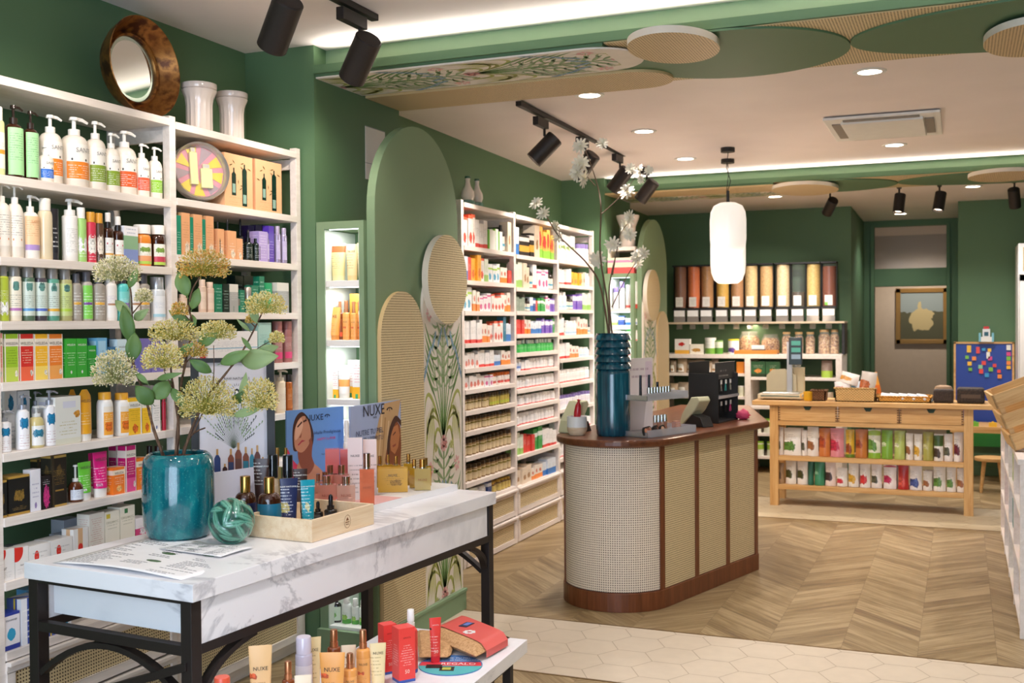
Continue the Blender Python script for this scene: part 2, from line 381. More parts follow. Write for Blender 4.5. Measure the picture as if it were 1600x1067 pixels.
# ------------------------------------------------------------------ floral print
FM = {k: flat(v, .6) for k, v in dict(d='6f9452', o='a9ae5c', b='86a9c2', p='e6b2ae', s='90a67a', k='cf8a84', l='bfc078').items()}
FLOR_BG = flat('e9dfd2', .6)
def floral(w, h, per, plane, off, flip=1):
    """printed irises, bluebells and grasses: thin ink shapes over a width w and height h, repeating every per"""
    rnd = random.Random(4); shapes = []
    def bez(a, b, c, n=10): return [(a[0]*(1-t)**2+2*b[0]*t*(1-t)+c[0]*t*t, a[1]*(1-t)**2+2*b[1]*t*(1-t)+c[1]*t*t) for t in [i/n for i in range(n+1)]]
    def ribbon(pts, w0, w1, k, lay):
        L, Rr = [], []
        for i, p in enumerate(pts):
            q = pts[min(i+1, len(pts)-1)]; o = pts[max(i-1, 0)]; dx, dy = q[0]-o[0], q[1]-o[1]; l = math.hypot(dx, dy) or 1
            t = i/(len(pts)-1); ww = (w0+(w1-w0)*t)/2 if w0 >= 0 else (-w0)*sin(pi*min(.98, max(.04, t)))/2
            L.append((p[0]-dy/l*ww, p[1]+dx/l*ww)); Rr.append((p[0]+dy/l*ww, p[1]-dx/l*ww))
        for i in range(len(pts)-1): shapes.append(([L[i], L[i+1], Rr[i+1], Rr[i]], k, lay))
    def ell(x, y, a, b, ang, k, lay, n=8): shapes.append(([(x+a*cos(q)*cos(ang)-b*sin(q)*sin(ang), y+a*cos(q)*sin(ang)+b*sin(q)*cos(ang)) for q in [2*pi*i/n for i in range(n)]], k, lay))
    S = w/.46
    for base in [i*per for i in range(-1, int(h/per)+2)]:
        for sg in (-1, 1):
            def q(x, y): return (sg*x*S, base+y*S)
            for dx, hh, bend in ((.02, .60, .0), (.09, .58, .02), (.15, .50, .03), (.20, .40, .05)):
                pts = bez(q(.004, .02), q(.01+dx*.25, hh*.55), q(dx, hh)); ribbon(pts, .014*S, .004*S, 'd', 1)
                e = (dx+.035, hh-.045); ribbon(bez(q(dx, hh), q(dx+.03, hh+.02), q(*e), 6), .004*S, .003*S, 'd', 1)
                for t in range(4): ell(*q(dx+.012*t, hh-.012-.022*t+.01), .008*S, .022*S, sg*.15, 'b', 3)
            for a, b, c in (((.02, .0), (.12, .34), (.19, .05)), ((.02, .05), (.20, .42), (.22, .16)), ((.01, .0), (.10, .20), (.13, -.12)), ((.05, .1), (.2, .25), (.21, -.08))):
                ribbon(bez(q(*a), q(*b), q(*c), 12), -.022*S, 0, 'o', 0)
            for i in range(5): ribbon(bez(q(.10+.02*i, .0), q(.12+.02*i, .1), q(.13+.015*i, .24-.02*i), 8), -.014*S, 0, 'l', 0)
            for i in range(6): ell(*q(.095+.014*cos(i), -.02+.014*sin(i)), .012*S, .008*S, i, 'l', 2)
            for i in range(9):
                yy = -.06-.055*i; x0 = .006; ribbon(bez(q(x0, yy-.03), q(.05, yy), q(.075+.03*(i % 3), yy+.055), 6), -.022*S, 0, 's', 2)
                ribbon(bez(q(x0+.05, yy-.02), q(.09, yy-.05), q(.13+.03*(i % 2), yy-.01), 6), -.016*S, 0, 'd' if i % 2 else 's', 2)
                if i > 3: ribbon(bez(q(.21, yy+.1), q(.16, yy), q(.10, yy-.07), 6), -.018*S, 0, 'd', 1)
            for i in range(7): a = i*.9; ell(*q(.16+.022*cos(a), -.13+.03*sin(a)), .016*S, .009*S, a, 'p', 3)
        ribbon([(0, base-.5*S), (0, base-.2*S), (0, base)], .012*S, .012*S, 'd', 1)
        for i in range(10): a = i*.63; ell(.022*S*cos(a), base-.005+.028*S*sin(a), .020*S, .011*S, a, 'p' if i % 3 else 'k', 4)
        ell(0, base-.005, .014*S, .014*S, 0, 'k', 5)
    return shapes
def clip_floral(mb, shapes, inside, tomap, clamp=None):
    for pts, k, lay in shapes:
        if clamp: pts = [(max(-clamp[0], min(clamp[0], a)), max(clamp[1], min(clamp[2], b))) for a, b in pts]
        if clamp and (len(set(p[0] for p in pts)) < 2 or len(set(p[1] for p in pts)) < 2): continue
        if all(inside(*p) for p in pts):
            mb.add([tomap(p[0], p[1], .0006+.0003*lay) for p in pts], [tuple(range(len(pts)))], FM[k])
def rounded(w, h, r=None, n=24, bottom=False):
    r = r or w/2; pts = []
    if bottom: pts += [(-w/2*cos(a), r-r*sin(a)) if 0 else (w/2*cos(a), r+r*sin(a)) for a in [pi+pi*i/n for i in range(n+1)]]
    else: pts += [(-w/2, 0), (w/2, 0)]
    pts += [(w/2*cos(a), h-r+r*sin(a)) for a in [pi*i/n for i in range(n+1)]]
    return pts
def side_panel(y0, y1, x, top, desc, mirror):
    """tall green arch standing along a pillar, with cane and wallpaper panels fixed on it"""
    w = y1-y0; t = thing('arch_panel', desc, 'wall panel', (x, (y0+y1)/2, 0)); wr = w/2
    a = MB(); a.prism(rounded(w, top, wr*1.0), -.045, 0, GREEN_PANEL, 'yz', None); a.build('panel', t, .002)
    MB().box(0, .03, -w/2-.01, w/2+.015, 0, .115, GREEN_PANEL).box(0, .035, -w/2-.01, w/2+.02, .10, .118, GREEN_PANEL).build('plinth', t, .003)
    s = -1 if not mirror else 1; cw = w*.5; hc = 1.757 if not mirror else 1.69
    c = MB(); c.prism([(p+s*w*.245, q+.118) for p, q in rounded(cw*.96, hc-.118)], .0, .022, CANE_R if 0 else CANE, 'yz', flat('d9bb88', .6)); c.build('cane_strip', t)
    fw = cw*1.0; fl_ = MB(); fh = 1.80; yc = -s*w*.255
    fl_.prism([(p+yc, q+.118) for p, q in rounded(fw, fh)], .0, .014, FLOR_BG, 'yz')
    sh = floral(fw, fh, .82, 'yz', 0)
    def ins(a_, b_):
        if abs(a_) > fw/2-.002 or b_ < .0 or b_ > fh+.01: return False
        return b_ < fh-fw/2 or math.hypot(a_, b_-(fh-fw/2)) < fw/2-.003
    clip_floral(fl_, [([(px, py+.02) for px, py in p], k, l) for p, k, l in sh], ins, lambda a_, b_, o: (.014+o, a_+yc, b_+.118), (fw/2-.003, .004, fh))
    fl_.build('floral_strip', t, fixn=False)
    d = MB(); rr = cw*.52; zc = 1.83; n = 40
    d.prism([(yc+rr*cos(2*pi*i/n), zc+rr*sin(2*pi*i/n)) for i in range(n)], .014, .05, CANE, 'yz', flat('eadfce', .5), True); d.build('cane_disc', t)
    return t
side_panel(4.525, 5.445, -2.585, 2.607, 'tall green arch panel with cane and floral strips beside the long marble table', False)
side_panel(9.19, 10.07, -2.585, 2.525, 'far green arch panel with cane and floral strips behind the teal vase', True)
# ------------------------------------------------------------------ ceiling decoration under the beams
def under(nm, pts, z0, z1, m, mside, label, cat='ceiling panel', group=None, bev=0, extra=None):
    mb = MB(); mb.prism(pts, z0, z1, m, 'xy', mside, True)
    if extra: extra(mb)
    o = mb.build(nm, None, bev); tag(o, label, cat, group); return o
def ellipse(cx, cyy, a, b, n=56): return [(cx+a*cos(2*pi*i/n), cyy+b*sin(2*pi*i/n)) for i in range(n)]
def strip_round(x0, x1, ya, yb, n=20):
    r = (yb-ya)/2; return [(x0, ya)]+[(x1-r+r*cos(a), (ya+yb)/2+r*sin(a)) for a in [-pi/2+pi*i/n for i in range(n+1)]]+[(x0, yb)]
def beam_deco(ya, yb, z, first):
    w = yb-ya; ym = (ya+yb)/2; side = flat('d9bb88', .6); wh = 'front' if first else 'back'
    e1 = P(1328 if first else 1403, 62 if first else 284, 2, z).x; A = .50; B = w*.53
    struct('trim_%d' % (1 if first else 2), MB().box(PX, -1.44, ya, yb+.004, z-.0165, z-.001, GREEN))
    under('cane_sheet', [(-1.435, ya+.005), (3.19, ya+.005), (3.19, yb), (-1.435, yb)], z-.006, z, CANE, side, 'cane sheet lining the underside of the %s ceiling beam' % wh)
    under('oval_panel', ellipse(e1-A, ym, A, B), z-.016, z-.0065, GREEN, GREEN, 'green oval panel left of the cane gap under the %s ceiling beam' % wh)
    under('oval_panel', ellipse(e1+.97, ym, .97, B), z-.016, z-.0065, GREEN, GREEN, 'green oval panel right of the cane gap under the %s ceiling beam' % wh)
    fl0, fl1, cn0, cn1 = (ya, ya+w*.52, ya+w*.56, yb+.01) if first else (ya+w*.5, yb, ya, ya+w*.5)
    if first:
        xf1, xc1 = P(1010, 85, 2, z).x, P(1055, 115, 2, z).x
    else:
        xf1, xc1 = P(1290, 303, 2, z).x, P(1242, 290, 2, z).x
    mb = MB(); mb.prism(strip_round(PX+.002, xf1, fl0, fl1), z-.024, z-.0165, FLOR_BG, 'xy')
    fw = fl1-fl0; fh = xf1-PX; sh = floral(fw, fh, .74, 'xy', 0)
    clip_floral(mb, sh, lambda a, b: abs(a) < fw/2-.002 and .01 < b <= fh-fw*.3+.001, lambda a, b, o: (PX+b, (fl0+fl1)/2+a, z-.024-o), (fw/2-.003, .012, fh-fw*.3))
    o = mb.build('floral_panel', None, fixn=False); tag(o, 'floral printed panel under the %s ceiling beam' % wh, 'ceiling panel')
    under('cane_strip', strip_round(PX+.002, xc1, cn0, cn1), z-.030, z-.0165, CANE_R, side, 'long round-ended cane panel under the %s ceiling beam, starting at the left wall' % wh)
    ds = ((975, 1127, 75), (1537, 1690, 62)) if first else ((1203, 1312, 297), (1512, 1625, 276))
    for i, (u0, u1, v) in enumerate(ds):
        zz = z-.06; a, b = P(u0, v, 2, zz), P(u1, v, 2, zz); c = (a+b)/2; r = (b.x-a.x)/2; hv = (26, 26, 9, 8)[i+(0 if first else 2)]; ya_, yb_ = P((u0+u1)/2, v-hv, 2, zz).y, P((u0+u1)/2, v+hv, 2, zz).y; cyd = (ya_+yb_)/2; rd = (yb_-ya_)/2
        under('cane_disc', ellipse(c.x, cyd, r, rd), z-.06, z-.0305, CANE_R, flat('eadfce', .5), 'round cane disc at the %s under the %s ceiling beam' % (('end of the floral panel', 'far right')[i], wh))
beam_deco(Y1A+.014, Y1B, 2.814, True); beam_deco(Y2A+.014, Y2B, 2.744, False)
# ------------------------------------------------------------------ shelving
def shelf_unit(name, label, ys, rows, x0, x1, top, z0, drawers, backz=None):
    """ys: upright positions; rows: per bay list of shelf-top heights"""
    t = thing(name, label, 'shelving', (x0, ys[0], 0)); T = .03; pw = .036; ox, oy = x0, ys[0]
    for i, y in enumerate(ys):
        mb = MB(); yy = y-oy
        for xx in (x1-x0-.002, .02): mb.box(xx-.036, xx, yy-pw/2, yy+pw/2, z0, top+.012, WHITE_LAM)
        for z in (top-.09, 1.3, .5): mb.box(.02, x1-x0-.03, yy-.008, yy+.008, z, z+.05, WHITE_LAM)
        mb.build('upright', t, .0015)
    for b in range(len(ys)-1):
        ya, yb = ys[b]-oy+pw/2, ys[b+1]-oy-pw/2
        for z in rows[b]:
            MB().box(0, x1-x0+(.004), ya, yb, z-T, z, WHITE_LAM).build('shelf_board', t, .0015)
        d0, d1, n = drawers; hh = (d1-d0)/n
        for k in range(n):
            za, zb = d0+k*hh+.006, d0+(k+1)*hh-.006; fx = x1-x0
            mb = MB(); w = .035
            mb.box(fx-.02, fx+.006, ya, yb, za, za+w, WHITE_LAM).box(fx-.02, fx+.006, ya, yb, zb-w, zb, WHITE_LAM).box(fx-.02, fx+.006, ya, ya+w, za+w, zb-w, WHITE_LAM).box(fx-.02, fx+.006, yb-w, yb, za+w, zb-w, WHITE_LAM)
            mb.box(fx-.3, fx-.02, ya+.01, yb-.01, za, zb-.02, WHITE_LAM)
            d = mb.build('drawer', t, .002)
            MB().box(fx-.012, fx-.004, ya+w, yb-w, za+w, zb-w, CANE).build('cane_front', d)
            MB().box(fx, fx+.022, ya, yb, zb-.012, zb+.003, WHITE_LAM).build('grip_rail', d, .002)
        MB().box(.02, x1-x0-.03, ya, yb, z0, d0, WHITE_LAM).build('toe_board', t)
    return t
XF = -2.97
SA = [2.438, 2.107, 1.833, 1.616, 1.410, 1.172, .953, .737, .500]
SB = [2.430, 2.120, 1.888, 1.652, 1.415, 1.176, .953, .737, .500]
shelf_unit('shelving_unit', 'white shelving unit of bath and body products on the near left wall', [2.67, 3.56, 4.465], [SA, SB], XW+.012, XF, 2.438, 0, (.06, .47, 2))
SC1 = [2.378, 2.10, 1.876, 1.675, 1.463, 1.299, 1.161, 1.0215, .887, .723, .552, .418]
SC2 = [2.378, 2.09, 1.853, 1.68, 1.512, 1.375, 1.2425, 1.108, .983, .84, .628, .405]
SC3 = [2.378, 2.10, 1.903, 1.70, 1.49, 1.30, 1.10, .894, .70, .50, .405]
shelf_unit('shelving_unit', 'white three-bay shelving unit of supplements between the two pillars', [6.335, 7.22, 8.125, 9.02], [SC1, SC2, SC3], XW+.012, XF, 2.38, 0, (.0, .40, 2))
# niche cabinets standing against the pillars
def niche(y, zs, top, label, yd, lw):
    x0, x1 = PX+.004, -2.632; t = thing('niche_cabinet', label, 'cabinet', ((x0+x1)/2, y, 0)); w = x1-x0; f = .045
    mb = MB(); mb.box(-w/2, -w/2+f, 0, yd, 0, top, GREEN_PANEL).box(w/2-f*.6, w/2, 0, yd, 0, top, GREEN_PANEL).box(-w/2+f, w/2-f*.6, 0, yd, top-.035, top, GREEN_PANEL).box(-w/2+f, w/2-f*.6, 0, yd, 0, zs[-1]-.031, GREEN_PANEL).box(-w/2+f, w/2-f*.6, yd-.015, yd, zs[-1]-.03, top-.036, GREEN).box(-w/2+f, -w/2+f+.004, .004, yd-.016, zs[-1]-.02, top-.04, flat('d6dcd2', .5)).box(w/2-f*.6-.004, w/2-f*.6, .004, yd-.016, zs[-1]-.02, top-.04, flat('d6dcd2', .5))
    mb.box(-w/2-.0, w/2, -.03, 0, 0, .115, GREEN_PANEL); mb.build('body', t)
    for z in zs: MB().box(-w/2+f+.005, w/2-f*.6-.005, .004, yd-.016, z-.03, z, flat('f7f5f2', .4)).build('shelf', t, .0015)
    tops = [top-.035]+[z-.03 for z in zs[:-1]]
    for z in tops:
        MB().box(-w/2+f+.01, w/2-f, .03, .04, z-.004, z, glow('f2fbff', 2)).build('led_strip', t)
        area('niche_light', ((x0+x1)/2, y+.05, z-.006), ((x0+x1)/2, y+.10, z-1), .2, .02, lw*.3, (.97, .98, 1))
    return x0+f, x1-f*.6
N1Z = [P(540, v, 1, 4.5).z for v in (438, 531.5, 624)]+[1.12, .84, .56, P(540, 980, 1, 4.5).z]
niche(4.5, N1Z, P(540, 345, 1, 4.5).z, 'green niche cabinet with lit white shelves facing the marble table', .30, 1.9)
N2Z = [P(975, v, 1, 9.1).z for v in (482, 508, 533, 556)]+[.95, .68, .4]
niche(9.1, N2Z, P(975, 427, 1, 9.1).z, 'far green niche cabinet with lit white shelves behind the white blossoms', .30, 2.5)
# ------------------------------------------------------------------ products
def lab_patch(mb, r, z0, z1, m, sx=1, sy=1, half=1.25, seg=10): mb.lathe([(r, z0), (r, z1)], m, seg, sx, sy, a0=-pi/2-half, a1=-pi/2+half)
_pc = {}
def pmesh(key, fn, bev=0):
    if key not in _pc: _pc[key] = fn().mesh(key[0], bev)
    return _pc[key]
INK = flat('33302f', .6); WINK = flat('f6f4f0', .5)
def rr(x): return round(x, 3)
def product(s, w, d, h, loc, rz, label, group=None):
    """one shop product of style s (see STY), its base at loc, its front along local -y"""
    k, st = s['k'], s; w, d, h = rr(w), rr(d), rr(h); name, cat = st['n'], st['c']; sid = st['id']
    if k == 'carton':
        me = pmesh((name, sid, w, d, h), lambda: MB().box(-w/2, w/2, -d/2, d/2, 0, h, st['body']))
        o = bpy.data.objects.new(name, me); COL.objects.link(o); o.location = loc; o.rotation_euler = (0, 0, rz); tag(o, label, cat, group)
    else:
        o = thing(name, label, cat, loc, rz, group)
    def part(nm, fn, kk=()): return inst(nm, pmesh((nm, sid, w, d, h)+kk, fn), o)
    zt = .5; fr = -d/2; rad = 0
    if k in ('pump', 'cap', 'spray', 'dropper', 'jar'):
        r = w/2; sy = d/w; bh = h*st.get('bf', {'pump': .74, 'cap': .80, 'spray': .70, 'dropper': .60, 'jar': .74}[k]); sh = st.get('sh', {'pump': .20, 'cap': .05, 'spray': .12, 'dropper': .16, 'jar': .10}[k])*bh
        nr = r*st.get('nr', {'pump': .38, 'cap': .72, 'spray': .55, 'dropper': .42, 'jar': .86}[k])
        def body():
            b = bh-sh; pr = [(r*.94, 0), (r, .004), (r, b)]
            for i in range(1, 6): a = i/5*pi/2; pr.append((nr+(r-nr)*cos(a), b+sh*sin(a)))
            return MB().lathe(pr, st['body'], 20, 1, sy)
        part('body', body)
        if st.get('lab'):
            l0, l1 = st.get('lz', (.12, .78)); part('label', lambda: (lambda m: (lab_patch(m, r*1.012, bh*l0, bh*l1, st['lab'], 1, sy, st.get('lh', 1.3)), m)[1])(MB()))
        cm = st['cap']
        if k == 'pump':
            def pump():
                m = MB(); m.cyl(nr*1.08, bh, bh+h*.085, cm, 14); m.cyl(nr*.38, bh+h*.085, h*.955, cm, 8)
                m.cyl(nr*.9, h*.955, h, cm, 12, r2=nr*.75); m.tube([(0, 0, h*.98), (nr*1.5, -nr*.5, h*.975), (nr*2.6, -nr*.8, h*.94)], [nr*.42, nr*.36, nr*.26], cm, 6); return m
            part('pump', pump)
        elif k == 'dropper':
            part('collar', lambda: MB().cyl(nr*1.15, bh, bh+h*.13, cm, 14)); part('bulb', lambda: MB().lathe([(nr*.7, bh+h*.13), (nr*.72, h*.88), (nr*.5, h*.97), (nr*.1, h)], st.get('cap2', cm), 12))
        elif k == 'spray':
            part('collar', lambda: MB().cyl(nr*1.0, bh, bh+h*.09, cm, 14).cyl(nr*.8, bh+h*.09, bh+h*.12, cm, 14)); part('cap', lambda: MB().lathe([(nr*.92, bh+h*.12), (nr*.88, h*.985), (nr*.8, h)], st.get('cap2', cm), 14))
        else:
            cr = st.get('cr', nr*1.05); cr = r*.9 if k == 'jar' else cr
            part('lid' if k == 'jar' else 'cap', lambda: MB().lathe([(cr, bh), (cr, h*.985), (cr*.93, h)], cm, 16, 1, sy if k == 'cap' and st.get('capflat') else 1))
        rad = r*1.02; zt = st.get('tz', .5)*bh; fr = 0
    elif k == 'tube':
        c = h*st.get('cf', .14); n = 20; up = st.get('round')
        def body():
            rs = []
            for i in range(8):
                t = i/7; a = w/2*(.78+.22*t); b = d/2*(1-t)**.7+.0015; z = c+(h-c)*t
                if up and t > .75: a *= math.sqrt(max(.02, 1-((t-.75)/.25)**2*.85))
                rs.append([(a*cos(2*pi*q/n), b*sin(2*pi*q/n), z) for q in range(n)])
            return MB().rings(rs, st['body'])
        part('body', body); part('cap', lambda: MB().lathe([(w*.37, 0), (w*.40, c)], st['cap'], 20, 1, min(1, d/w*1.15)))
        zt = st.get('tz', .68)*h; fr = -d/2*(1-(zt-c)/(h-c))**.7-.003
    elif k == 'pouch':
        def body():
            rs = []
            for i in range(9):
                t = i/8; b = d/2*(1-t)**.8*(1 if t > .05 else .85)+.001; a = w/2*(1-.05*sin(pi*t)); z = h*t; r2 = []
                for sx, n0 in ((1, 1), (-1, -1)):
                    for q in range(7): f_ = -1+2*q/6; r2.append((a*f_*n0, -b*n0*(1-f_*f_*.85)**.8, z))
                rs.append([(x, y, z) for x, y, z in r2])
            return MB().rings(rs, st['body'])
        part('body', body); part('seal', lambda: MB().box(-w/2, w/2, -.002, .002, h-.012, h+.001, st.get('cap', st['body'])))
        zt = .75*h; fr = -d/2*.35
    elif k == 'perfume':
        bh = h*.70; part('body', lambda: MB().box(-w/2, w/2, -d/2, d/2, 0, bh, st['body'])); part('cap', lambda: MB().cyl(w*.22, bh, bh+.006, CHROME, 14).cyl(w*st.get('nr', .23), bh+.006, h, st['cap'], 16)); zt = bh*.5
    elif k == 'carton': zt = st.get('tz', .84)*h
    tx = st.get('tx')
    if tx:
        for q in (tx if isinstance(tx, list) else [tx]):
            s_, mm, sz = q[0], q[1], q[2]; zz = q[3]*h if len(q) > 3 else zt
            size = w*sz*1.45/max(1, len(s_))**.98*1.02; xo = q[4]*w if len(q) > 4 else 0
            me = text_mesh(s_, size, mm, rad if rad else 0); yy = (0 if rad else fr-.0006)
            if k == 'tube': yy = -d/2*max(.0, (1-(zz-c)/(h-c)))**.7-.003
            inst('lettering', me, o, (xo, yy, zz-size*.35))
    return o
STY = {}
def S(id, k, n, c, desc, body, cap=None, **kw):
    STY[id] = dict(id=id, k=k, n=n, c=c, desc=desc, body=body, cap=cap, **kw)
def pr_(*a, **k):
    return printed(a[0], k.get('ink', '444444'), tuple(k.get('bands', ())), k.get('art'), k.get('rows', (.42, .72, 9)), k.get('seed', 0), k.get('rough', .35), k.get('edge'))
MILK = flat('f1e8dc', .3, 0, .3); WCAP = flat('f3efe9', .35); AMBER = flat('3a1a0c', .12, 0, .6); DARK = flat('1a1512', .2, 0, .5); GREY = flat('8f8b88', .4); DKG = flat('12352c', .2, 0, .5)
SNT = ('SANTE', flat('8c8a88', .5), .62, .60); WL = lambda ink, z, sz=.72: ('WELEDA', ink, sz, z)
def sante(id, desc, col, h2=.36):
    S(id, 'pump', 'soap_dispenser', 'bottle', desc, MILK, WCAP, lab=pr_('f5f0e8', ink='ffffff', bands=((.02, .5, col),), rows=(.05, .42, 6), seed=len(STY), art=('333333', .62, .56, .055, 1.5, 0)), lz=(.14, .82), tx=('SANTE', flat('8c8a88', .5), .75, .52))
sante('so', 'large white pump bottle with orange label block', 'f0882e'); sante('sb', 'small white pump bottle with blue label block', '2f6fd0')
sante('sg', 'large white pump bottle with olive green label block', '86a032'); sante('sg2', 'smaller white pump bottle with olive green label block', '86a032')
sante('sr', 'large white pump bottle with red orange label block', 'e2622e'); sante('sr2', 'small white pump bottle with red label block', 'e25a36'); sante('sl', 'small white pump bottle with lime green label block', '8fc63a')
S('ysg', 'cap', 'shampoo_bottle', 'bottle', 'pale bottle with yellow green edge', flat('dfe6a8', .3), WCAP, lab=pr_('f6f1e8', bands=((.4, .52, 'f2a33a'),)))
S('dkp', 'pump', 'soap_dispenser', 'bottle', 'dark brown pump bottle with mint green label', AMBER, flat('2a1d18', .25), lab=pr_('a9e0a4', ink='4b7a58', rows=(.3, .9, 12)), lz=(.05, .92), sh=.16)
S('wpl', 'pump', 'soap_dispenser', 'bottle', 'white pump bottle with faint printed label', MILK, WCAP, lab=pr_('f3ece2', ink='555555', bands=((.02, .12, 'f6ede2'),), art=('f09a50', .6, .2, .06), rows=(.3, .9, 9)), lz=(.2, .85))
S('pch', 'pump', 'soap_dispenser', 'bottle', 'white pump bottle with peach and lilac label', flat('f6f1ea', .3), WCAP, lab=pr_('f9cfa4', ink='c98a60', bands=((0, .16, 'b294cf'),), rows=(.4, .9, 8)), lz=(.18, .9), tx=('SANTE', flat('d9a477', .5), .7, .58))
S('clr', 'cap', 'shampoo_bottle', 'bottle', 'tapered clear bottle of pale amber liquid', flat('e6d5b4', .12, 0, .5), flat('e9e3d8', .2), sh=.15, nr=.7)
S('blt', 'tube', 'cream_tube', 'tube', 'slim black tube with white marks', pr_('23232a', ink='e8e8e8', rows=(.1, .6, 5)), flat('303036', .4))
S('wfp', 'pump', 'soap_dispenser', 'bottle', 'plain white cylindrical foam pump bottle', flat('f2eee8', .35), WCAP, sh=.05, nr=.62, lab=pr_('f4f0ea', ink='888888', rows=(.1, .9, 14)))
S('gwb', 'cap', 'shampoo_bottle', 'bottle', 'green and white bottle with white cap', flat('8cc65e', .3), WCAP, lab=pr_('a9d47c', ink='ffffff', art=('ffffff', .7, .4, .3), rows=(.1, .3, 3)), lz=(0, .98), nr=.7)
S('ryc', 'cap', 'shampoo_bottle', 'bottle', 'crimson and white bottle with mustard cap', flat('d8384c', .3), flat('d99a34', .35), lab=pr_('d63a52', ink='ffffff', art=('f6f0e8', .6, .45, .36), rows=(.05, .25, 3)), lz=(0, .98), nr=.75)
S('lyc', 'cap', 'shampoo_bottle', 'bottle', 'brown spotted bottle with mustard cap', flat('5a4030', .3), flat('d99a34', .35), lab=pr_('5a3f2e', ink='ffffff', art=('f0e6d6', .5, .45, .36), rows=(.05, .2, 3)), lz=(0, .98), nr=.75)
S('amp', 'spray', 'spray_bottle', 'bottle', 'amber spray bottle with white label', AMBER, flat('26201e', .3), lab=pr_('f4f1ec', ink='555555', bands=((.25, .33, 'e7a94e'),), art=('c8505c', .6, .75, .08)), lz=(.08, .72), cap2=flat('e8e4de', .3))
S('lvb', 'carton', 'carton', 'box', 'small white carton with lavender field picture', pr_('f2f1f4', ink='7788aa', bands=((.02, .4, '8a9bd0'), (.4, .75, '8fb58f')), rows=(.78, .97, 2)))
S('orj', 'jar', 'bath_salt_bottle', 'bottle', 'orange bottle with white cap and fruit label', flat('e88a32', .2, 0, .4), WCAP, bf=.78, sh=.2, nr=.62, lab=pr_('f6f3ea', ink='7a9a50', bands=((0, .14, 'b7d65e'), (.14, .4, 'f0a878')), art=('86a84e', .5, .7, .2)), lz=(.06, .7))
S('brj', 'jar', 'bath_salt_bottle', 'bottle', 'dark brown bottle with red striped label', AMBER, WCAP, bf=.78, sh=.2, nr=.62, lab=pr_('f6f3ea', ink='7a9a50', bands=((0, .14, 'b7d65e'), (.14, .4, 'c8485c')), art=('86a84e', .5, .7, .2)), lz=(.06, .7))
# third shelf
for i, (b, lb, nm) in enumerate((('c5cc8a', 'c07fc0', 'purple'), ('54705c', '5f9fd8', 'light blue'), ('4c4650', '5c74c8', 'royal blue'), ('5ea28c', 'eab33a', 'amber'), ('b4b078', 'b5d24a', 'lime'))):
    S('hb%d' % i, 'cap', 'shampoo_bottle', 'bottle', 'translucent bottle with %s stripe' % nm, flat(b if i else 'efe4d0', .15, 0, .5), flat('9a948e', .25, .2), nr=.72, bf=.8, sh=.03,
      lab=pr_('cfdcd2' if i in (1, 2, 3) else ('f1e9d8' if i == 0 else 'c3cf88'), ink='4a5a50', bands=((.14, .22, lb),), art=('5f8f86', .3, .86, .22), rows=(.26, .62, 6), seed=i), lz=(.12, .9), lh=1.45)
S('gyg', 'cap', 'shampoo_bottle', 'bottle', 'bright yellow green bottle with white leaf print', flat('b9c83a', .2, 0, .4), flat('8f8c88', .3), lab=pr_('b5c640', ink='ffffff', art=('ffffff', .6, .3, .25)), lz=(0, .95))
S('gsh', 'cap', 'shampoo_bottle', 'bottle', 'grey shampoo bottle with dark cap', flat('a59c92', .35), flat('5d5b60', .3), nr=.6, sh=.1, lab=pr_('a89f95', ink='f2f0ec', bands=((.42, .5, 'e6b04a', .35, .9),), art=('4d4844', .25, .25, .14), rows=(.1, .8, 8)), lz=(.05, .95))
S('gsl', 'cap', 'shampoo_bottle', 'bottle', 'lime green and grey shampoo bottle with dark cap', flat('b8b0a6', .35), flat('5d5b60', .3), nr=.6, sh=.1, lab=pr_('86d65a', ink='f2fff0', bands=((.42, .5, '7c4a9c', .3, .9),), rows=(.1, .8, 8)), lz=(.05, .9))
S('wjb', 'cap', 'shampoo_bottle', 'bottle', 'wide white bottle with lilac and tan print', flat('eee8e2', .35), flat('dfd8d0', .3), nr=.7, sh=.12, lab=pr_('f1ece6', ink='9a7ab8', bands=((.4, .46, 'b88858', .2, .8),)), lz=(.08, .9))
S('tqb', 'cap', 'shampoo_bottle', 'bottle', 'turquoise bottle with dark cap', flat('5cc8c4', .3), flat('4a4750', .3), nr=.5, sh=.14, lab=pr_('7fd2cc', ink='ffffff', bands=((.35, .55, '7a5aa8'),)))
S('iri', 'cap', 'shampoo_bottle', 'bottle', 'pearly white bottle with silver cap', flat('e9edf1', .2, .1, .4), flat('d8dce2', .15, .6), nr=.75, bf=.72, lab=pr_('eef0f4', ink='8fa0c0', bands=((0, .14, 'a8d4e6'),)))
# fourth shelf: cartons lettered WELEDA
GI = flat('5c5750', .5)
for id, c1, c2, nm in (('wpk', 'e58f84', 'efc0b4', 'salmon pink'), ('wgr', '9cc232', 'c3d75a', 'apple green'), ('wrd', 'd3302a', 'ef6a4a', 'red'), ('wye', 'f2b62c', 'f7d86a', 'yellow'), ('wor', 'ef8330', 'f6ab5c', 'orange'), ('wmg', 'c2186c', 'e0508e', 'magenta')):
    S(id, 'carton', 'carton', 'box', '%s carton with pale top' % nm, pr_(c1, ink='f4ead0' if id != 'wgr' else '4f6a1c', bands=((.74, .9, 'eadfd0'), (0, .3, c2), (.9, 1.1, c1), (0, 1.1, 'efe6da', -.1, .05), (0, 1.1, 'efe6da', .95, 2.1)), art=('f6efe0', .82, .16, .10), rows=(.36, .68, 6), seed=len(STY)), tx=WL(GI, .80, .9))
S('wgn', 'carton', 'carton', 'box', 'tall slim bright green carton', pr_('3da83a', ink='e8f4e0', rows=(.3, .66, 6), art=('f4f4ee', .5, .14, .07)), tx=WL(WINK, .84, .8))
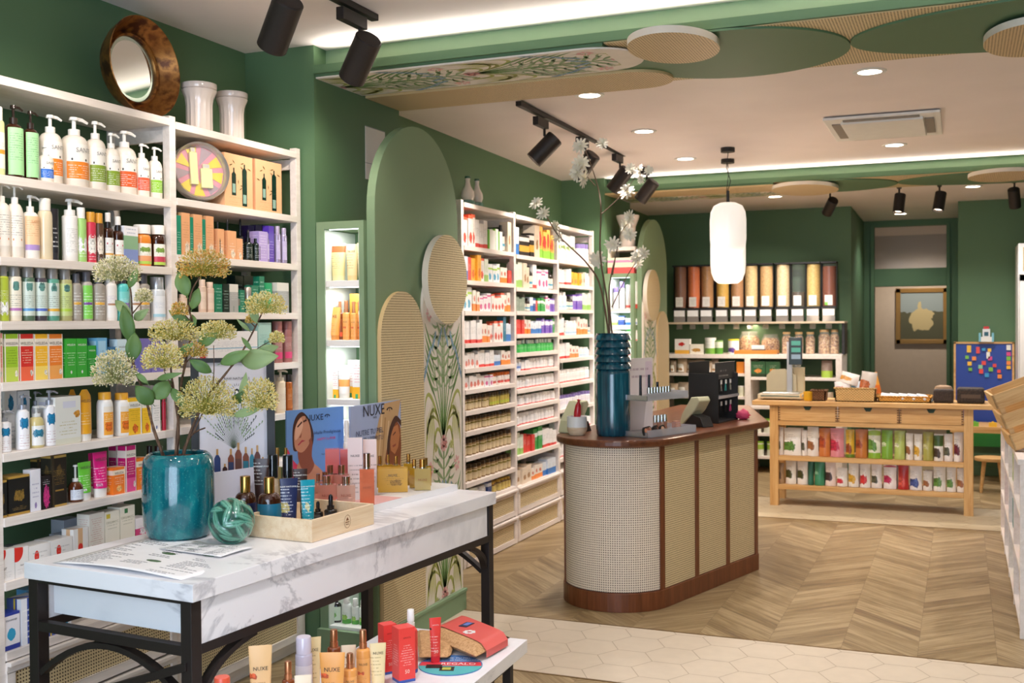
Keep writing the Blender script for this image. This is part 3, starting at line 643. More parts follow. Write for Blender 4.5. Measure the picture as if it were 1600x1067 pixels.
S('wg2', 'carton', 'carton', 'box', 'shorter slim bright green carton', pr_('2f9c34', ink='e8f4e0', rows=(.2, .6, 6)), tx=WL(WINK, .84, .8))
S('bl1', 'carton', 'carton', 'box', 'sky blue framed carton', pr_('6fb0d8', ink='406888', bands=((.08, .92, 'a8d2ea', .12, .88),), rows=(.4, .7, 3)))
S('bl2', 'carton', 'carton', 'box', 'blue grey carton', pr_('5b93b8', ink='e8f0f4', bands=((.85, 1.1, '3c6f96'),)))
S('bl3', 'carton', 'carton', 'box', 'pale blue carton with teal foot', pr_('cfe3ea', ink='4c7f90', bands=((0, .5, '5ea8b8'),)), tx=WL(GI, .78))
S('lil', 'carton', 'carton', 'box', 'lilac carton', pr_('7d74b8', ink='e8e4f4'))
# fifth shelf
S('bby', 'carton', 'carton', 'box', 'white carton with blue cloud emblem', pr_('efeef2', ink='8a94a8', art=('1f7fae', .5, .78, .22), rows=(.05, .4, 5), bands=()))
S('bbp', 'pump', 'soap_dispenser', 'bottle', 'white pump bottle with blue cloud emblem', flat('eceaec', .3), flat('9fa0a8', .25, .3), lab=pr_('f2f0f2', ink='b06a6a', art=('1f7fae', .5, .7, .24), rows=(.05, .4, 5)), lz=(.02, .95), nr=.5)
S('bbs', 'pump', 'soap_dispenser', 'bottle', 'small clear pump bottle of straw yellow liquid', flat('d9c88a', .1, 0, .6), flat('dcdcd8', .2), lab=pr_('f2f2ee', ink='8a94a8', art=('2a88a8', .5, .62, .3), bands=((.0, .25, '8fc8c0', 0, .3),)), lz=(.08, .72), nr=.5, sh=.25)
S('dts', 'carton', 'carton', 'box', 'cream carton with small toy bear picture', pr_('ecebe4', ink='b8a850', bands=((.0, .12, 'e6e4d2'), (.76, .9, 'dcdcea', .3, .8)), art=('dd9a3a', .86, .62, .12), rows=(.18, .5, 5)))
S('wyt', 'tube', 'lotion_tube', 'tube', 'round-topped yellow tube with white cap', pr_('eda92c', ink='fbe9c8', rows=(.2, .5, 5), art=('e07a30', .3, .14, .08)), flat('f2ede6', .3), round=1, tx=WL(GI, .78, .85))
S('wlb', 'cap', 'lotion_bottle', 'bottle', 'white lotion bottle with yellow cap', flat('f4efe8', .3), flat('efac34', .35), sh=.2, nr=.7, bf=.84, lab=pr_('f4a83c', ink='fff4e0', bands=((.8, 1.1, 'f2e6d4'),), art=('e8742a', .5, .3, .25), rows=(.45, .75, 4)), lz=(.08, .82), lh=.9)
S('wyc', 'carton', 'carton', 'box', 'yellow and white carton with marigold picture', pr_('f4c22e', ink='a87a1c', bands=((.72, .9, 'f2ede0'), (0, 1.1, 'f2ede0', .9, 2)), art=('e8742a', .5, .16, .2), rows=(.36, .68, 6)), tx=WL(GI, .80, .8))
S('whc', 'carton', 'carton', 'box', 'plain white carton with grey print', pr_('f0ece8', ink='8a8a90', art=('3c5a9c', .5, .12, .09), rows=(.3, .8, 7)))
S('rdb', 'cap', 'shampoo_bottle', 'bottle', 'red bottle in shadow', flat('b8243c', .3), flat('a01c34', .3))
# sixth shelf
S('bkc', 'carton', 'carton', 'box', 'black carton with gold bands and gold emblem', pr_('1d1a17', ink='a8884a', bands=((0, .06, 'b08a3e'), (.94, 1.1, 'b08a3e')), art=('8a6c30', .5, .5, .24), rows=(.12, .24, 3)))
S('bkt', 'carton', 'carton', 'box', 'tall black carton with gold filigree edge', pr_('221d17', ink='b08a3e', bands=((0, .04, 'c09a4e'), (.95, 1.1, 'c09a4e'), (.3, .33, 'a07a34', .2, .8), (0, 1, '3a3020', 0, .14)), art=('5a4626', .5, .7, .18)))
S('bkh', 'carton', 'carton', 'box', 'slim black carton with a pink hand picture', pr_('1a1414', ink='ffffff', art=('d63a86', .5, .36, .3, .9), rows=(.72, .9, 3)))
S('wlc', 'carton', 'carton', 'box', 'white and lilac carton with tiny flowers', pr_('efecf2', ink='9a94b8', rows=(.3, .7, 4), art=('a892c8', .5, .14, .12)))
S('amb', 'pump', 'soap_dispenser', 'bottle', 'round amber bottle with white pump and white label', flat('5a2a12', .1, 0, .6), WCAP, bf=.55, sh=.4, nr=.35, lab=pr_('dfe3ea', ink='6a7ca8', rows=(.2, .9, 6)), lz=(.12, .62), lh=1.4)
S('wgt', 'tube', 'lotion_tube', 'tube', 'lime green tube with white cap', pr_('6cc63c', ink='f4fbe8', rows=(.15, .6, 6), art=('f4fbe8', .4, .1, .07)), flat('efe9e2', .3), cf=.2, tx=WL(GI, .86, .8))
S('wmt', 'tube', 'lotion_tube', 'tube', 'magenta tube with white cap', pr_('d91c78', ink='fbd8e8', rows=(.15, .6, 6), art=('f4a8c8', .4, .1, .07)), flat('efe9e2', .3), cf=.2, tx=WL(GI, .84, .9))
S('woc', 'carton', 'carton', 'box', 'short orange carton with pale top', pr_('ee7a26', ink='fff0dc', bands=((.72, .9, 'f0dcc4'), (0, 1.1, 'f0dcc4', .93, 2)), art=('f8c078', .5, .2, .2), rows=(.36, .66, 4)), tx=WL(GI, .79))
S('drk', 'cap', 'shampoo_bottle', 'bottle', 'dark brown bottle in shadow', flat('35180c', .2, 0, .4), flat('241410', .3))
# seventh shelf
S('nur', 'carton', 'carton', 'box', 'white carton with a red quarter disc', pr_('f2eeea', ink='b8b4b0', art=('e0342a', .10, .90, .50, 1.4, 0), rows=(.1, .3, 4)), tx=('nur', flat('4a4644', .5), .38, .42))
S('nul', 'carton', 'carton', 'box', 'low wide white carton with a red dot', pr_('f2eeea', ink='b8b4b0', art=('e0342a', .35, .6, .11, .55, 0), rows=(.2, .8, 4)), tx=('nur', flat('6a6664', .5), .22, .3))
S('nus', 'carton', 'carton', 'box', 'white carton with a tan strip and red dot', pr_('f4f0ec', ink='c8c4c0', bands=((.35, 1.1, 'e2b78c', .3, .62),), art=('e0342a', .46, .42, .16, 1.3, 0), rows=None))
S('grc', 'carton', 'carton', 'box', 'pale blue grey carton', pr_('c3c9d6', ink='8a94b0'))
S('orc', 'carton', 'carton', 'box', 'tall off-white carton with yellow square mark', pr_('e9e3d2', ink='a8a890', bands=((.84, .95, 'd0b83c', .1, .36), (0, .06, 'b8c47c')), rows=(.55, .78, 3)), tx=('ORGANYC', flat('b8b49c', .5), .8, .74))
S('or2', 'carton', 'carton', 'box', 'tall off-white carton with green square mark', pr_('e9e3d2', ink='a8a890', bands=((.84, .95, '3c7a4a', .3, .52), (0, .08, 'a8bc5c')), rows=(.55, .78, 3)), tx=('ORGANYC', flat('b8b49c', .5), .8, .74))
S('ors', 'carton', 'carton', 'box', 'broad off-white carton with faint red printing', pr_('ebe4d8', ink='c87a6a', rows=(.1, .9, 16), bands=((0, .05, 'c8d48c'),)))
S('pkm', 'carton', 'carton', 'box', 'white and pink carton with a zigzag pattern', pr_('efe9ec', ink='c8a8b8', bands=((.0, .62, 'd0407a'),), art=('f6f0f2', .5, .5, .2)))
S('moo', 'carton', 'carton', 'box', 'white carton with a blue crescent picture', pr_('e9e6ea', ink='888888', bands=((0, .13, '2c3f9c'), (.93, 1.1, '2c3f9c')), art=('2f9cc4', .5, .42, .24, 1.4, .5), rows=None), tx=('mooncup', flat('33343c', .5), .8, .82))
S('flo', 'carton', 'carton', 'box', 'blue, white and yellow striped carton', pr_('e8eaf0', ink='ffffff', bands=((0, 1.1, '2f4a9c', .3, .42), (0, 1.1, 'e8c83a', .42, .54), (0, 1.1, '4a5fae', .54, 1.0)), art=('f2f2f4', .8, .55, .16), rows=(.1, .8, 6)))
S('blm', 'carton', 'carton', 'box', 'plain light blue carton', pr_('5ba3d8', ink='e8f0f8'))
# bay B
S('gft', 'carton', 'gift_set_box', 'box', 'peach gift box printed with two dark bottles', pr_('f2b98c', ink='d89a6c', rows=(.03, .2, 4)))
S('avt', 'carton', 'carton', 'box', 'tall slim peach carton', pr_('e9ab7c', ink='c48a60', rows=(.4, .8, 7), art=('f4e2cc', .7, .12, .3)))
S('avs', 'carton', 'carton', 'box', 'short peach carton', pr_('e9ab7c', ink='f8e6d4', rows=(.3, .6, 3), art=('f4e2cc', .6, .18, .24)))
S('tlc', 'carton', 'carton', 'box', 'slim teal carton', pr_('1f8a6c', ink='c8e8d8', rows=(.1, .6, 8)))
S('dgb', 'dropper', 'serum_bottle', 'bottle', 'dark green glass bottle with black top', flat('16241e', .1, 0, .7), flat('17161a', .25), bf=.6, nr=.45, lab=pr_('1d2a24', ink='e8ece8', rows=(.1, .9, 6)), lz=(.08, .8))
S('lvc', 'carton', 'carton', 'box', 'lavender carton', pr_('b7a2dc', ink='e8e0f4', rows=(.1, .9, 9)))
S('vio', 'carton', 'carton', 'box', 'deep violet carton', pr_('5a3cae', ink='c8b8f0', rows=(.1, .6, 7)))
S('dvi', 'carton', 'carton', 'box', 'dark violet carton', pr_('33245c', ink='6a58a0'))
S('svt', 'cap', 'serum_bottle', 'bottle', 'silvery lilac slim bottle', flat('b8accc', .2, .4), flat('c8bcdc', .2, .4), lab=pr_('c0b4d8', ink='f0ecf8'))
S('blk', 'carton', 'carton', 'box', 'dark green black carton', pr_('14251f', ink='a8c8b8', rows=(.1, .8, 7)))
S('grn', 'carton', 'carton', 'box', 'emerald green carton', pr_('1c7a5c', ink='b8e0d0', rows=(.1, .9, 7)))
S('grt', 'tube', 'cream_tube', 'tube', 'emerald green tube', pr_('1f9c66', ink='d8f0e4', rows=(.3, .8, 4)), flat('d8d4cc', .3))
S('gjr', 'jar', 'cream_jar', 'jar', 'small green jar with silver lid', flat('1c7a5c', .2, 0, .5), flat('cfc4bc', .2, .7), bf=.5, nr=.9)
S('pbg', 'cap', 'lotion_bottle', 'bottle', 'pale pink beige lotion bottle', flat('e2c4ae', .3), flat('e9cdb8', .3), lab=pr_('ecd4c0', ink='b8906c'))
S('sil', 'carton', 'carton', 'box', 'silver grey speckled carton', pr_('a9a9a6', ink='e8e8e4', bands=((.72, 1, 'e8e4dc'),)))
S('bxw', 'carton', 'carton', 'box', 'wide white carton with blue line', pr_('f1eeee', ink='a8a8b8', bands=((.5, .53, '8ab8d0'),)))
S('bxt', 'carton', 'carton', 'box', 'pale teal carton with leaf picture', pr_('a8cfc6', ink='4c8a80', art=('6aa89c', .6, .4, .3)))
S('pkb', 'cap', 'shampoo_bottle', 'bottle', 'rose brown bottle with pink foot', flat('a8706c', .25), flat('9c6460', .25), lab=pr_('b07a76', ink='f0dcd8', bands=((0, .3, 'e0487c'),)), nr=.9)
S('cpb', 'pump', 'soap_dispenser', 'bottle', 'cream pump bottle', flat('ecd9bc', .3), flat('e0d0b8', .3), nr=.6, sh=.06, lab=pr_('f0dfc6', ink='b89a74'))
S('brb', 'cap', 'shampoo_bottle', 'bottle', 'orange brown bottle with black cap', flat('a85a24', .15, 0, .5), flat('2a2420', .3), lab=pr_('b86a30', ink='f0d8b8'))
# niche and sun care
PEA = 'e9c290'; NX = lambda ink, z, sz=.62: ('NUXE', ink, sz, z)
S('nxt', 'tube', 'lotion_tube', 'tube', 'peach gold tube with gold cap', pr_('edc18a', ink='a8744a', rows=(.1, .5, 6), art=('e8673a', .5, .57, .07)), flat('e0a86a', .3, .3), tx=NX(INK, .72))
S('nxo', 'tube', 'lotion_tube', 'tube', 'orange gold tube with gold cap', pr_('eaa456', ink='a8642a', rows=(.1, .45, 5), art=('e8673a', .5, .55, .08)), flat('d8924a', .3, .3), tx=NX(INK, .72))
S('nxw', 'tube', 'lotion_tube', 'tube', 'cream tube with coral foot', pr_('f0dcc0', ink='b87a5a', bands=((0, .24, 'ea6238'),), rows=(.3, .55, 4)), flat('e8623a', .3), tx=NX(INK, .75))
S('nxs', 'spray', 'sunscreen_spray', 'bottle', 'orange spray bottle with copper cap', flat('e9a055', .25), COPPER, cap2=COPPER, nr=.55, sh=.06, lab=pr_('eba65c', ink='a85c24', rows=(.1, .4, 5), art=('e8673a', .5, .5, .1)), tx=NX(INK, .46))
S('nxd', 'spray', 'sunscreen_spray', 'bottle', 'brown glass spray bottle with copper cap', flat('7a3c1a', .1, 0, .6), COPPER, cap2=COPPER, nr=.6, sh=.06, lab=pr_('8a4a22', ink='e8c89a', bands=((0, .25, 'e8623a'),)))
S('nxc', 'carton', 'carton', 'box', 'gold carton', pr_('c9973c', ink='7a5420', rows=(.1, .6, 6)), tx=NX(INK, .8, .7))
S('nyt', 'tube', 'lotion_tube', 'tube', 'translucent yellow tube with silvery top', pr_('e6d69a', ink='8a7a5a', bands=((.72, .92, 'ef6a3c'), (.92, 1.1, 'dedede')), rows=(.2, .7, 8)), flat('e6dca8', .3))
S('npk', 'tube', 'lotion_tube', 'tube', 'pale champagne tube', pr_('e8d2a0', ink='9a8050', rows=(.2, .7, 6)), flat('e0c890', .3), tx=NX(INK, .8))
S('snw', 'carton', 'carton', 'box', 'white and yellow sun care carton', pr_('f1eeec', ink='e0605a', bands=((0, .3, 'f6b62c'), (0, .12, '3c9c6a', .3, .6)), rows=(.4, .9, 7)))
S('snt', 'tube', 'lotion_tube', 'tube', 'white and orange sun care tube', pr_('f1eeec', ink='8a8a90', bands=((.25, .5, 'f4a85c'),), rows=(.5, .9, 5)), flat('f4f2ee', .3))
S('plw', 'carton', 'carton', 'box', 'plain white carton', pr_('f4f4f4', ink='d8d8d8', rows=None))
S('ddb', 'spray', 'deodorant_bottle', 'bottle', 'white and green deodorant bottle with white cap', flat('f1f4ee', .3), WCAP, cap2=WCAP, nr=.7, lab=pr_('f1f4ee', ink='4a8a50', bands=((0, .3, '5cae4a'),), art=('a8d46a', .5, .4, .25)), lz=(.0, .8))
S('ddk', 'cap', 'tonic_bottle', 'bottle', 'dark bottle with pale green label', DARK, DARK, sh=.2, nr=.4, lab=pr_('dfeed8', ink='4a8a50', art=('8cc46a', .5, .4, .3)), lz=(.1, .8))
def put_row(unit, items, x, z, where, group, xback=0):
    """items: (style, u0, u1, vtop[, back]) measured on the photograph; they stand on the shelf whose top is z"""
    fr = [q for q in items if len(q) < 5]; cnt = 0; prev = -9
    for q in items:
        st = STY[q[0]]; bk = q[4] if len(q) > 4 else 0; kx = st['k'] in ('carton',)
        ya, yb = P(q[1], 500, 0, x-bk).y, P(q[2], 500, 0, x-bk).y; yc = (ya+yb)/2; W_ = yb-ya; pos = Vector((x-bk, yc, z+.0006))
        H = P((q[1]+q[2])/2, q[3], 0, x-bk).z-z
        if st['k'] in ('pump', 'cap', 'spray', 'dropper', 'jar'):
            wd = W_*sin(atan2(abs(x), yc))*1.22; dd = wd*st.get('dr', .92); cx = x-bk-dd/2-.004
            ya, yb = P(q[1], 500, 0, cx).y, P(q[2], 500, 0, cx).y; yc = (ya+yb)/2; H = P((q[1]+q[2])/2, q[3], 0, cx).z-z
        elif st['k'] == 'carton': wd = W_*.97; dd = min(.16, max(.035, wd*st.get('dr', .8))); cx = x-bk-dd/2-.004
        else:
            wd = W_*.84; dd = min(wd*.55, .055); cx = x-bk-dd/2-.004
        if bk == 0: cnt += 1; lab = '%s, %s on %s' % (st['desc'], ordn(cnt), where)
        else: fi = min(range(len(fr)), key=lambda i: abs((fr[i][1]+fr[i][2])/2-(q[1]+q[2])/2))+1; lab = '%s, behind %s item, %s' % (st['desc'], ordn(fi), where)
        LABELS[lab] = LABELS.get(lab, 0)+1
        if LABELS[lab] > 1: lab = lab.replace('behind', 'rightmost behind')
        product(st, wd, dd, max(.02, H), (cx, yc, z+.0006), pi/2, lab, group)
# ------------------------------------------------------------------ stock of the near shelving unit
XS = XF-.006; LB = 'the left bay'; RB = 'the right bay'; NU = ' of the near shelving unit'
ROWS = [
 (1, 'A', 'second shelf from the top', 'bath products', [('ysg', -12, 10, 168), ('dkp', 12, 39, 166), ('dkp', 41, 63, 175), ('so', 66, 99, 181), ('sb', 63, 86, 229), ('so', 100, 139, 185), ('sg', 138, 167, 191), ('sg2', 165, 189, 209), ('sr', 181, 214, 206), ('sr2', 214, 235, 226), ('sl', 234, 255, 231)]),
 (2, 'A', 'third shelf', 'bath products', [('wpl', -8, 17, 287), ('wpl', 14, 37, 289), ('pch', 37, 62, 306), ('clr', 62, 83, 311), ('blt', 84, 100, 326), ('wfp', 100, 122, 312), ('gwb', 121, 136, 325), ('ryc', 136, 151, 332), ('lyc', 150, 163, 334), ('amp', 163, 178, 333), ('amp', 178, 194, 339), ('lvb', 197, 219, 354), ('orj', 211, 236, 352), ('brj', 237, 258, 353)]),
 (3, 'A', 'fourth shelf', 'shampoos', [('gyg', -4, 13, 414), ('hb0', 13, 33, 415), ('hb1', 34, 54, 417), ('hb2', 54, 73, 418), ('hb3', 72, 92, 420), ('hb4', 92, 112, 421), ('gsh', 112, 127, 428), ('gsl', 127, 144, 425), ('gsh', 144, 163, 429), ('wjb', 163, 182, 428), ('tqb', 182, 201, 429), ('wjb', 202, 218, 426), ('gsh', 214, 233, 429), ('iri', 234, 257, 433), ('gsh', 118, 132, 424, .09), ('hb1', 60, 76, 420, .09), ('hb2', 24, 40, 418, .09)]),
 (4, 'A', 'fifth shelf', 'boxed care products', [('wpk', -16, 5.5, 521), ('wgr', 8, 30, 522), ('wrd', 31.5, 54, 522), ('wye', 54.5, 76, 522), ('wor', 76.5, 99, 522), ('wgn', 103.5, 120, 529), ('wgn', 120.5, 137, 529), ('wg2', 138, 151, 540), ('bl1', 152, 168, 528), ('bl2', 169, 183, 542), ('bl3', 184, 199, 530), ('lil', 219, 236, 529), ('lil', 237, 256, 529), ('bl2', 140, 152, 528, .09), ('bl2', 172, 183, 529, .09)]),
 (5, 'A', 'sixth shelf', 'baby care products', [('bbp', -8, 13, 642), ('bby', 6, 26, 611, .09), ('bbp', 23, 42, 618), ('bby', 27, 46, 611, .09), ('bbp', 47, 60, 612, .08), ('bbs', 43, 65, 635), ('bbp', 66, 84, 610), ('dts', 85, 126, 620), ('wyt', 125, 150, 609), ('wyt', 108, 124, 609, .08), ('wlb', 150, 173, 613), ('wlb', 176, 200, 614), ('wyc', 200, 221, 622), ('wyc', 222, 236, 622), ('whc', 238, 250, 622), ('rdb', 251, 257, 617)]),
 (6, 'A', 'seventh shelf', 'body oils and creams', [('bkc', -8, 8, 752), ('bkc', 10, 44, 744), ('wlc', 45, 61, 734), ('bkh', 61.5, 78, 744), ('bkt', 79, 102, 712), ('bkt', 57, 73, 718, .1), ('amb', 103, 125, 727), ('wgt', 123, 148, 723), ('wmt', 147, 174, 707), ('wmt', 139, 158, 708, .08), ('woc', 174, 194, 731), ('wmg', 195, 211, 697), ('wmg', 180, 195, 697, .07), ('woc', 212, 230, 716), ('drk', 226, 236, 697, .05), ('drk', 238, 252, 697)]),
 (7, 'A', 'eighth shelf', 'hygiene products', [('nur', -16, 18.5, 862), ('nur', 19, 40.5, 857), ('nul', 41, 75, 852), ('nul', 75.5, 110, 843), ('nus', 111, 134.5, 827), ('ors', 136, 160, 803), ('orc', 160.5, 184, 800), ('or2', 184.5, 208, 792), ('pkm', 208.5, 231, 810), ('grc', 88, 108, 835, .11), ('grc', 96, 122, 812, .15)]),
 (8, 'A', 'lowest open shelf', 'hygiene products', [('moo', -2, 25, 960), ('flo', 27, 58, 935), ('blm', 36, 58, 922, .1), ('flo', 64, 84, 950), ('moo', 86, 106, 955)]),
 (1, 'B', 'second shelf from the top', 'gift sets', [('gft', 354, 399, 243), ('gft', 402, 444, 253)]),
 (2, 'B', 'third shelf', 'serums', [('tlc', 279, 286, 337), ('avt', 286.5, 300, 333), ('tlc', 300, 305, 340), ('avt', 305.5, 319, 335.5), ('tlc', 319, 324, 343), ('avt', 324.5, 337, 338), ('dgb', 337.5, 346, 345), ('avs', 343, 353, 358), ('dgb', 353, 361, 343), ('avs', 358, 372, 361), ('avs', 372, 382, 373), ('dgb', 372, 382, 342, .07), ('dgb', 383, 395, 359), ('dgb', 395.5, 408, 360), ('lvc', 407, 421, 362), ('svt', 415, 422, 365), ('vio', 422.5, 431, 353.5), ('svt', 430, 439, 354), ('svt', 440, 449, 357), ('dvi', 390, 400, 353, .09), ('dvi', 402, 412, 352, .09), ('dvi', 414, 424, 352, .09)]),
 (3, 'B', 'fourth shelf', 'green boxed care', [('pbg', 279, 292, 460), ('pbg', 311, 322, 437), ('pbg', 322, 334, 441), ('grn', 338, 349, 444), ('blk', 350, 360, 444), ('sil', 360.5, 374, 444), ('gjr', 357, 366, 467), ('gjr', 367, 376, 467), ('grn', 376.5, 384, 453), ('gjr', 382, 393, 449), ('grn', 395, 406, 446), ('grn', 407, 415, 432), ('grt', 418, 433, 442), ('gjr', 424, 434, 467), ('sil', 434, 453, 442), ('blk', 369, 382, 431, .09), ('blk', 383, 398, 431, .09)]),
 (4, 'B', 'fifth shelf', 'boxed sets', [('rdb', 312, 320, 540), ('bxw', 324, 404, 518), ('bxt', 404.5, 425, 504), ('pkb', 425.5, 440, 502), ('pkb', 441, 455, 502)]),
 (5, 'B', 'sixth shelf', 'bottled lotions', [('pbg', 300, 312, 600), ('cpb', 430, 444, 578), ('brb', 445, 455, 585)]),
]
for k, bay, rn, gp, items in ROWS:
    z = (SA if bay == 'A' else SB)[k]
    put_row(None, items, XS, z, 'shelf %s, near %s bay' % (('two', 'three', 'four', 'five', 'six', 'seven', 'eight', 'nine')[k-1], 'left' if bay == 'A' else 'right'), gp)
# the crumpled clear bags lying behind the low white cartons
def blob(nm, c, r, m, seed, label, cat, sq=.5, parent=None):
    bm = bmesh.new(); bmesh.ops.create_icosphere(bm, subdivisions=3, radius=1); rnd = random.Random(seed); ph = [rnd.uniform(0, 6) for _ in range(6)]
    for v in bm.verts:
        p = v.co; k = 1+.14*sin(5*p.x+ph[0])*sin(6*p.y+ph[1])+.10*sin(11*p.z+ph[2]+5*p.x)+.06*sin(17*p.y+ph[3])
        v.co = Vector((p.x*r[0]*k, p.y*r[1]*k, max(-r[2]*.8, p.z*r[2]*k)))
    me = bpy.data.meshes.new(nm); bm.to_mesh(me); bm.free(); me.materials.append(m); me.polygons.foreach_set('use_smooth', [True]*len(me.polygons))
    o = bpy.data.objects.new(nm, me); COL.objects.link(o); o.location = (c[0], c[1], c[2]+r[2]*.8)
    return tag(o, label, cat)
blob('plastic_bag', (XS-.13, P(45, 500, 0, XS).y, SA[7]), (.06, .13, .05), flat('8c9098', .25, 0, .4), 3, 'crumpled grey clear plastic bag of pads behind the low white cartons', 'bag')
# pictures on the two gift boxes
for o in [q for q in COL.objects if q.name.startswith('gift_set_box')]:
    w, h = o.dimensions.x, o.dimensions.z; fy = -o.dimensions.y/2-.0008; mb = MB(); G = flat('16332a', .2, 0, .4); L = flat('5b5426', .6)
    def sh(pts, m, k=0): mb.poly([(x*w, fy-.0003*k, z*h) for x, z in pts], m)
    for cx, b0, b1, ww in ((-.18, .22, .62, .075), (.20, .04, .72, .085)):
        sh([(cx-ww, b0), (cx+ww, b0), (cx+ww, b1), (cx+.02, b1+.05), (cx+.02, b1+.12), (cx-.02, b1+.12), (cx-.02, b1+.05), (cx-ww, b1)], G, 1)
        sh([(cx-ww*.7, b0+.05), (cx+ww*.7, b0+.05), (cx+ww*.7, b0+.22), (cx-ww*.7, b0+.22)], flat('8fb0a2', .5), 2)
    rnd = random.Random(5)
    for i in range(9):
        x, z, a = rnd.uniform(-.42, .42), rnd.uniform(.35, .9), rnd.uniform(0, 3); sh([(x+.07*cos(a), z+.05*sin(a)), (x-.015*sin(a), z+.012*cos(a)), (x-.07*cos(a), z-.05*sin(a)), (x+.015*sin(a), z-.012*cos(a))], L, 1)
    mb.build('printed_picture', o, fixn=False)
# decoration on top of the unit
def lathe_thing(nm, label, cat, loc, prof, m, seg=32, group=None, sub=None, parts=None, rz=0):
    t = thing(nm, label, cat, loc, rz, group)
    for pn, pf, pm in ([('body', prof, m)]+(parts or [])): MB().lathe(pf, pm, seg).build(pn, t)
    return t
def ring_mirror():
    a, b = P(142, 85, 0, -3.22), P(259, 110, 0, -3.12); c = P(206, 104, 0, -3.17); Rr = .205
    t = thing('round_mirror', 'round mirror in a wide bronze bowl-shaped frame leaning on top of the shelving unit', 'mirror', (-3.19, c.y, 2.452+Rr))
    t.rotation_euler = (0, R_(90-3), 0)
    BR = NT('aged bronze'); v = BR.coord(); col = BR.ramp(BR.noise(v, 14, 5), [(.35, C('6a3f1f')), (.5, C('a06c36')), (.62, C('4f2c18'))]); BR = BR.fin(col, .38, .75)
    MB().lathe([(.134, .012), (.136, .03), (.144, .036), (.150, .026), (.158, .02), (.180, .045), (.202, .095), (.205, .098), (.207, .094), (.186, .04), (.160, .0), (.13, -.004)], BR, 56, caps=False).build('frame', t)
    MM = NT('mirror'); MM = MM.fin(C('f2f5f2'), .02, 1.0); MB().cyl(.134, .008, .018, MM, 48).build('glass', t)
    MB().lathe([(.118, .0182), (.1335, .0188), (.1335, .0180)], flat('c8d8cc', .1, .8), 48, caps=False).build('bevel_rim', t)
ring_mirror()
CER = flat('e2d4cb', .15, 0, .5)
for u0, u1, vt, vb, lb in ((288, 343, 133, 205, 'white ribbed ceramic vase, the left one on top of the shelving unit'), (341, 391, 147, 218, 'white ribbed ceramic vase, the right one beside the green pillar corner')):
    x = -3.08; uc = (u0+u1)/2; yy = P(uc, 500, 0, x).y; zb = 2.4385; zt = P(uc, vt, 0, x).z; h = zt-zb; r = (u1-u0)/F*depth((x, yy, 2.5))/2
    mb = MB(); n = 48; prof = [(.70, 0), (.72, .02), (.72, .55), (.78, .70), (.95, .82), (.99, .86), (.90, .875), (.97, .89), (1.0, .93), (.99, .99), (.95, 1.0), (.88, .97), (.70, .72), (.62, .3)]
    rs = [[(r*p*(1+(.03*cos(16*2*pi*i/n) if z < .8 else 0))*cos(2*pi*i/n), r*p*(1+(.03*cos(16*2*pi*i/n) if z < .8 else 0))*sin(2*pi*i/n), z*h) for i in range(n)] for p, z in prof]
    mb.rings(rs, CER, True, True); o = mb.build('ceramic_vase'); o.location = (x, yy, zb); tag(o, lb, 'vase')
# round gift tin with a clear lid on the right bay's second shelf
x = XS-.05; y0, y1 = P(281, 500, 0, x).y, P(347, 500, 0, x).y; rt = .128
t = thing('gift_tin', 'round clear-lidded gift tin with a yellow and pink cosmetics set leaning on the shelf', 'box', (x, (y0+y1)/2+.005, SB[1]+rt+.012)); t.rotation_euler = (0, R_(90-7), R_(-28))
MB().lathe([(rt, -.03), (rt, .012), (rt*.97, .022), (rt*.90, .012), (rt*.86, -.01)], flat('b9b4ae', .15, .6), 48, caps=False).build('rim', t)
tp = MB(); tp.cyl(rt*.9, -.028, -.012, flat('d8889a', .4), 40); Yl = flat('e8cc18', .4); 
for a in range(9):
    q = a*.7; tp.poly([(rt*.2*cos(q), rt*.2*sin(q)-.01, -.011+.0003*a), (rt*.85*cos(q-.28), rt*.85*sin(q-.28), -.011+.0003*a), (rt*.85*cos(q+.2), rt*.85*sin(q+.2), -.011+.0003*a)], Yl if a % 3 != 1 else flat('a08a94', .4))
tp.build('inlay', t)
for nm, xx, yy, w, h in (('perfume_bottle', -.01, -.03, .034, .14), ('cream_jar', .03, .026, .052, .085)):
    m = MB().box(-h/2, h/2, -w/2, w/2, -.008, .006, flat('efe9a8', .2, 0, .4)); m.box(-h/2-.02, -h/2, -w*.3, w*.3, -.006, .005, flat('d8d4cc', .2, .3)); o = m.build(nm, t, .002); o.location = (xx, yy, 0)
MB().cyl(rt*.9, .008, .010, pane('ffffff', .05), 40).build('clear_lid', t)
# niche stock
def niche_row(items, y, z, where, group):
    cnt = 0; bcn = 0
    for q in items:
        st = STY[q[0]]; bk = q[4] if len(q) > 4 else 0; yy = y+.05+bk; a, b = P(q[1], 500, 1, yy), P(q[2], 500, 1, yy); w = (b.x-a.x)*.97; H = P((q[1]+q[2])/2, q[3], 1, yy).z-z
        if bk: bcn += 1
        else: cnt += 1
        lab = '%s, %s of %s row, %s' % (st['desc'], ordn(bcn if bk else cnt), 'back' if bk else 'front', where)
        product(st, w, min(.05, w*.7), H, ((a.x+b.x)/2, yy+.02, z+.0006), R_(8), lab, group)
niche_row([('nyt', 515, 538, 380), ('npk', 539, 557, 381), ('npk', 556, 577, 379)], 4.5, N1Z[0], 'near niche top shelf', 'sun care tubes in the niche')
niche_row([('nxo', 504, 529, 480), ('nxd', 524, 532, 471, .03), ('nxs', 532.5, 543, 470), ('nxc', 546, 561, 459, .1), ('nxs', 545, 554, 471), ('nxc', 562, 575, 458, .1), ('nxs', 555, 561, 472, .04), ('nxs', 562.5, 568, 472, .04), ('nxw', 557, 578, 486)], 4.5, N1Z[1], 'near niche second shelf', 'sun care products in the niche')
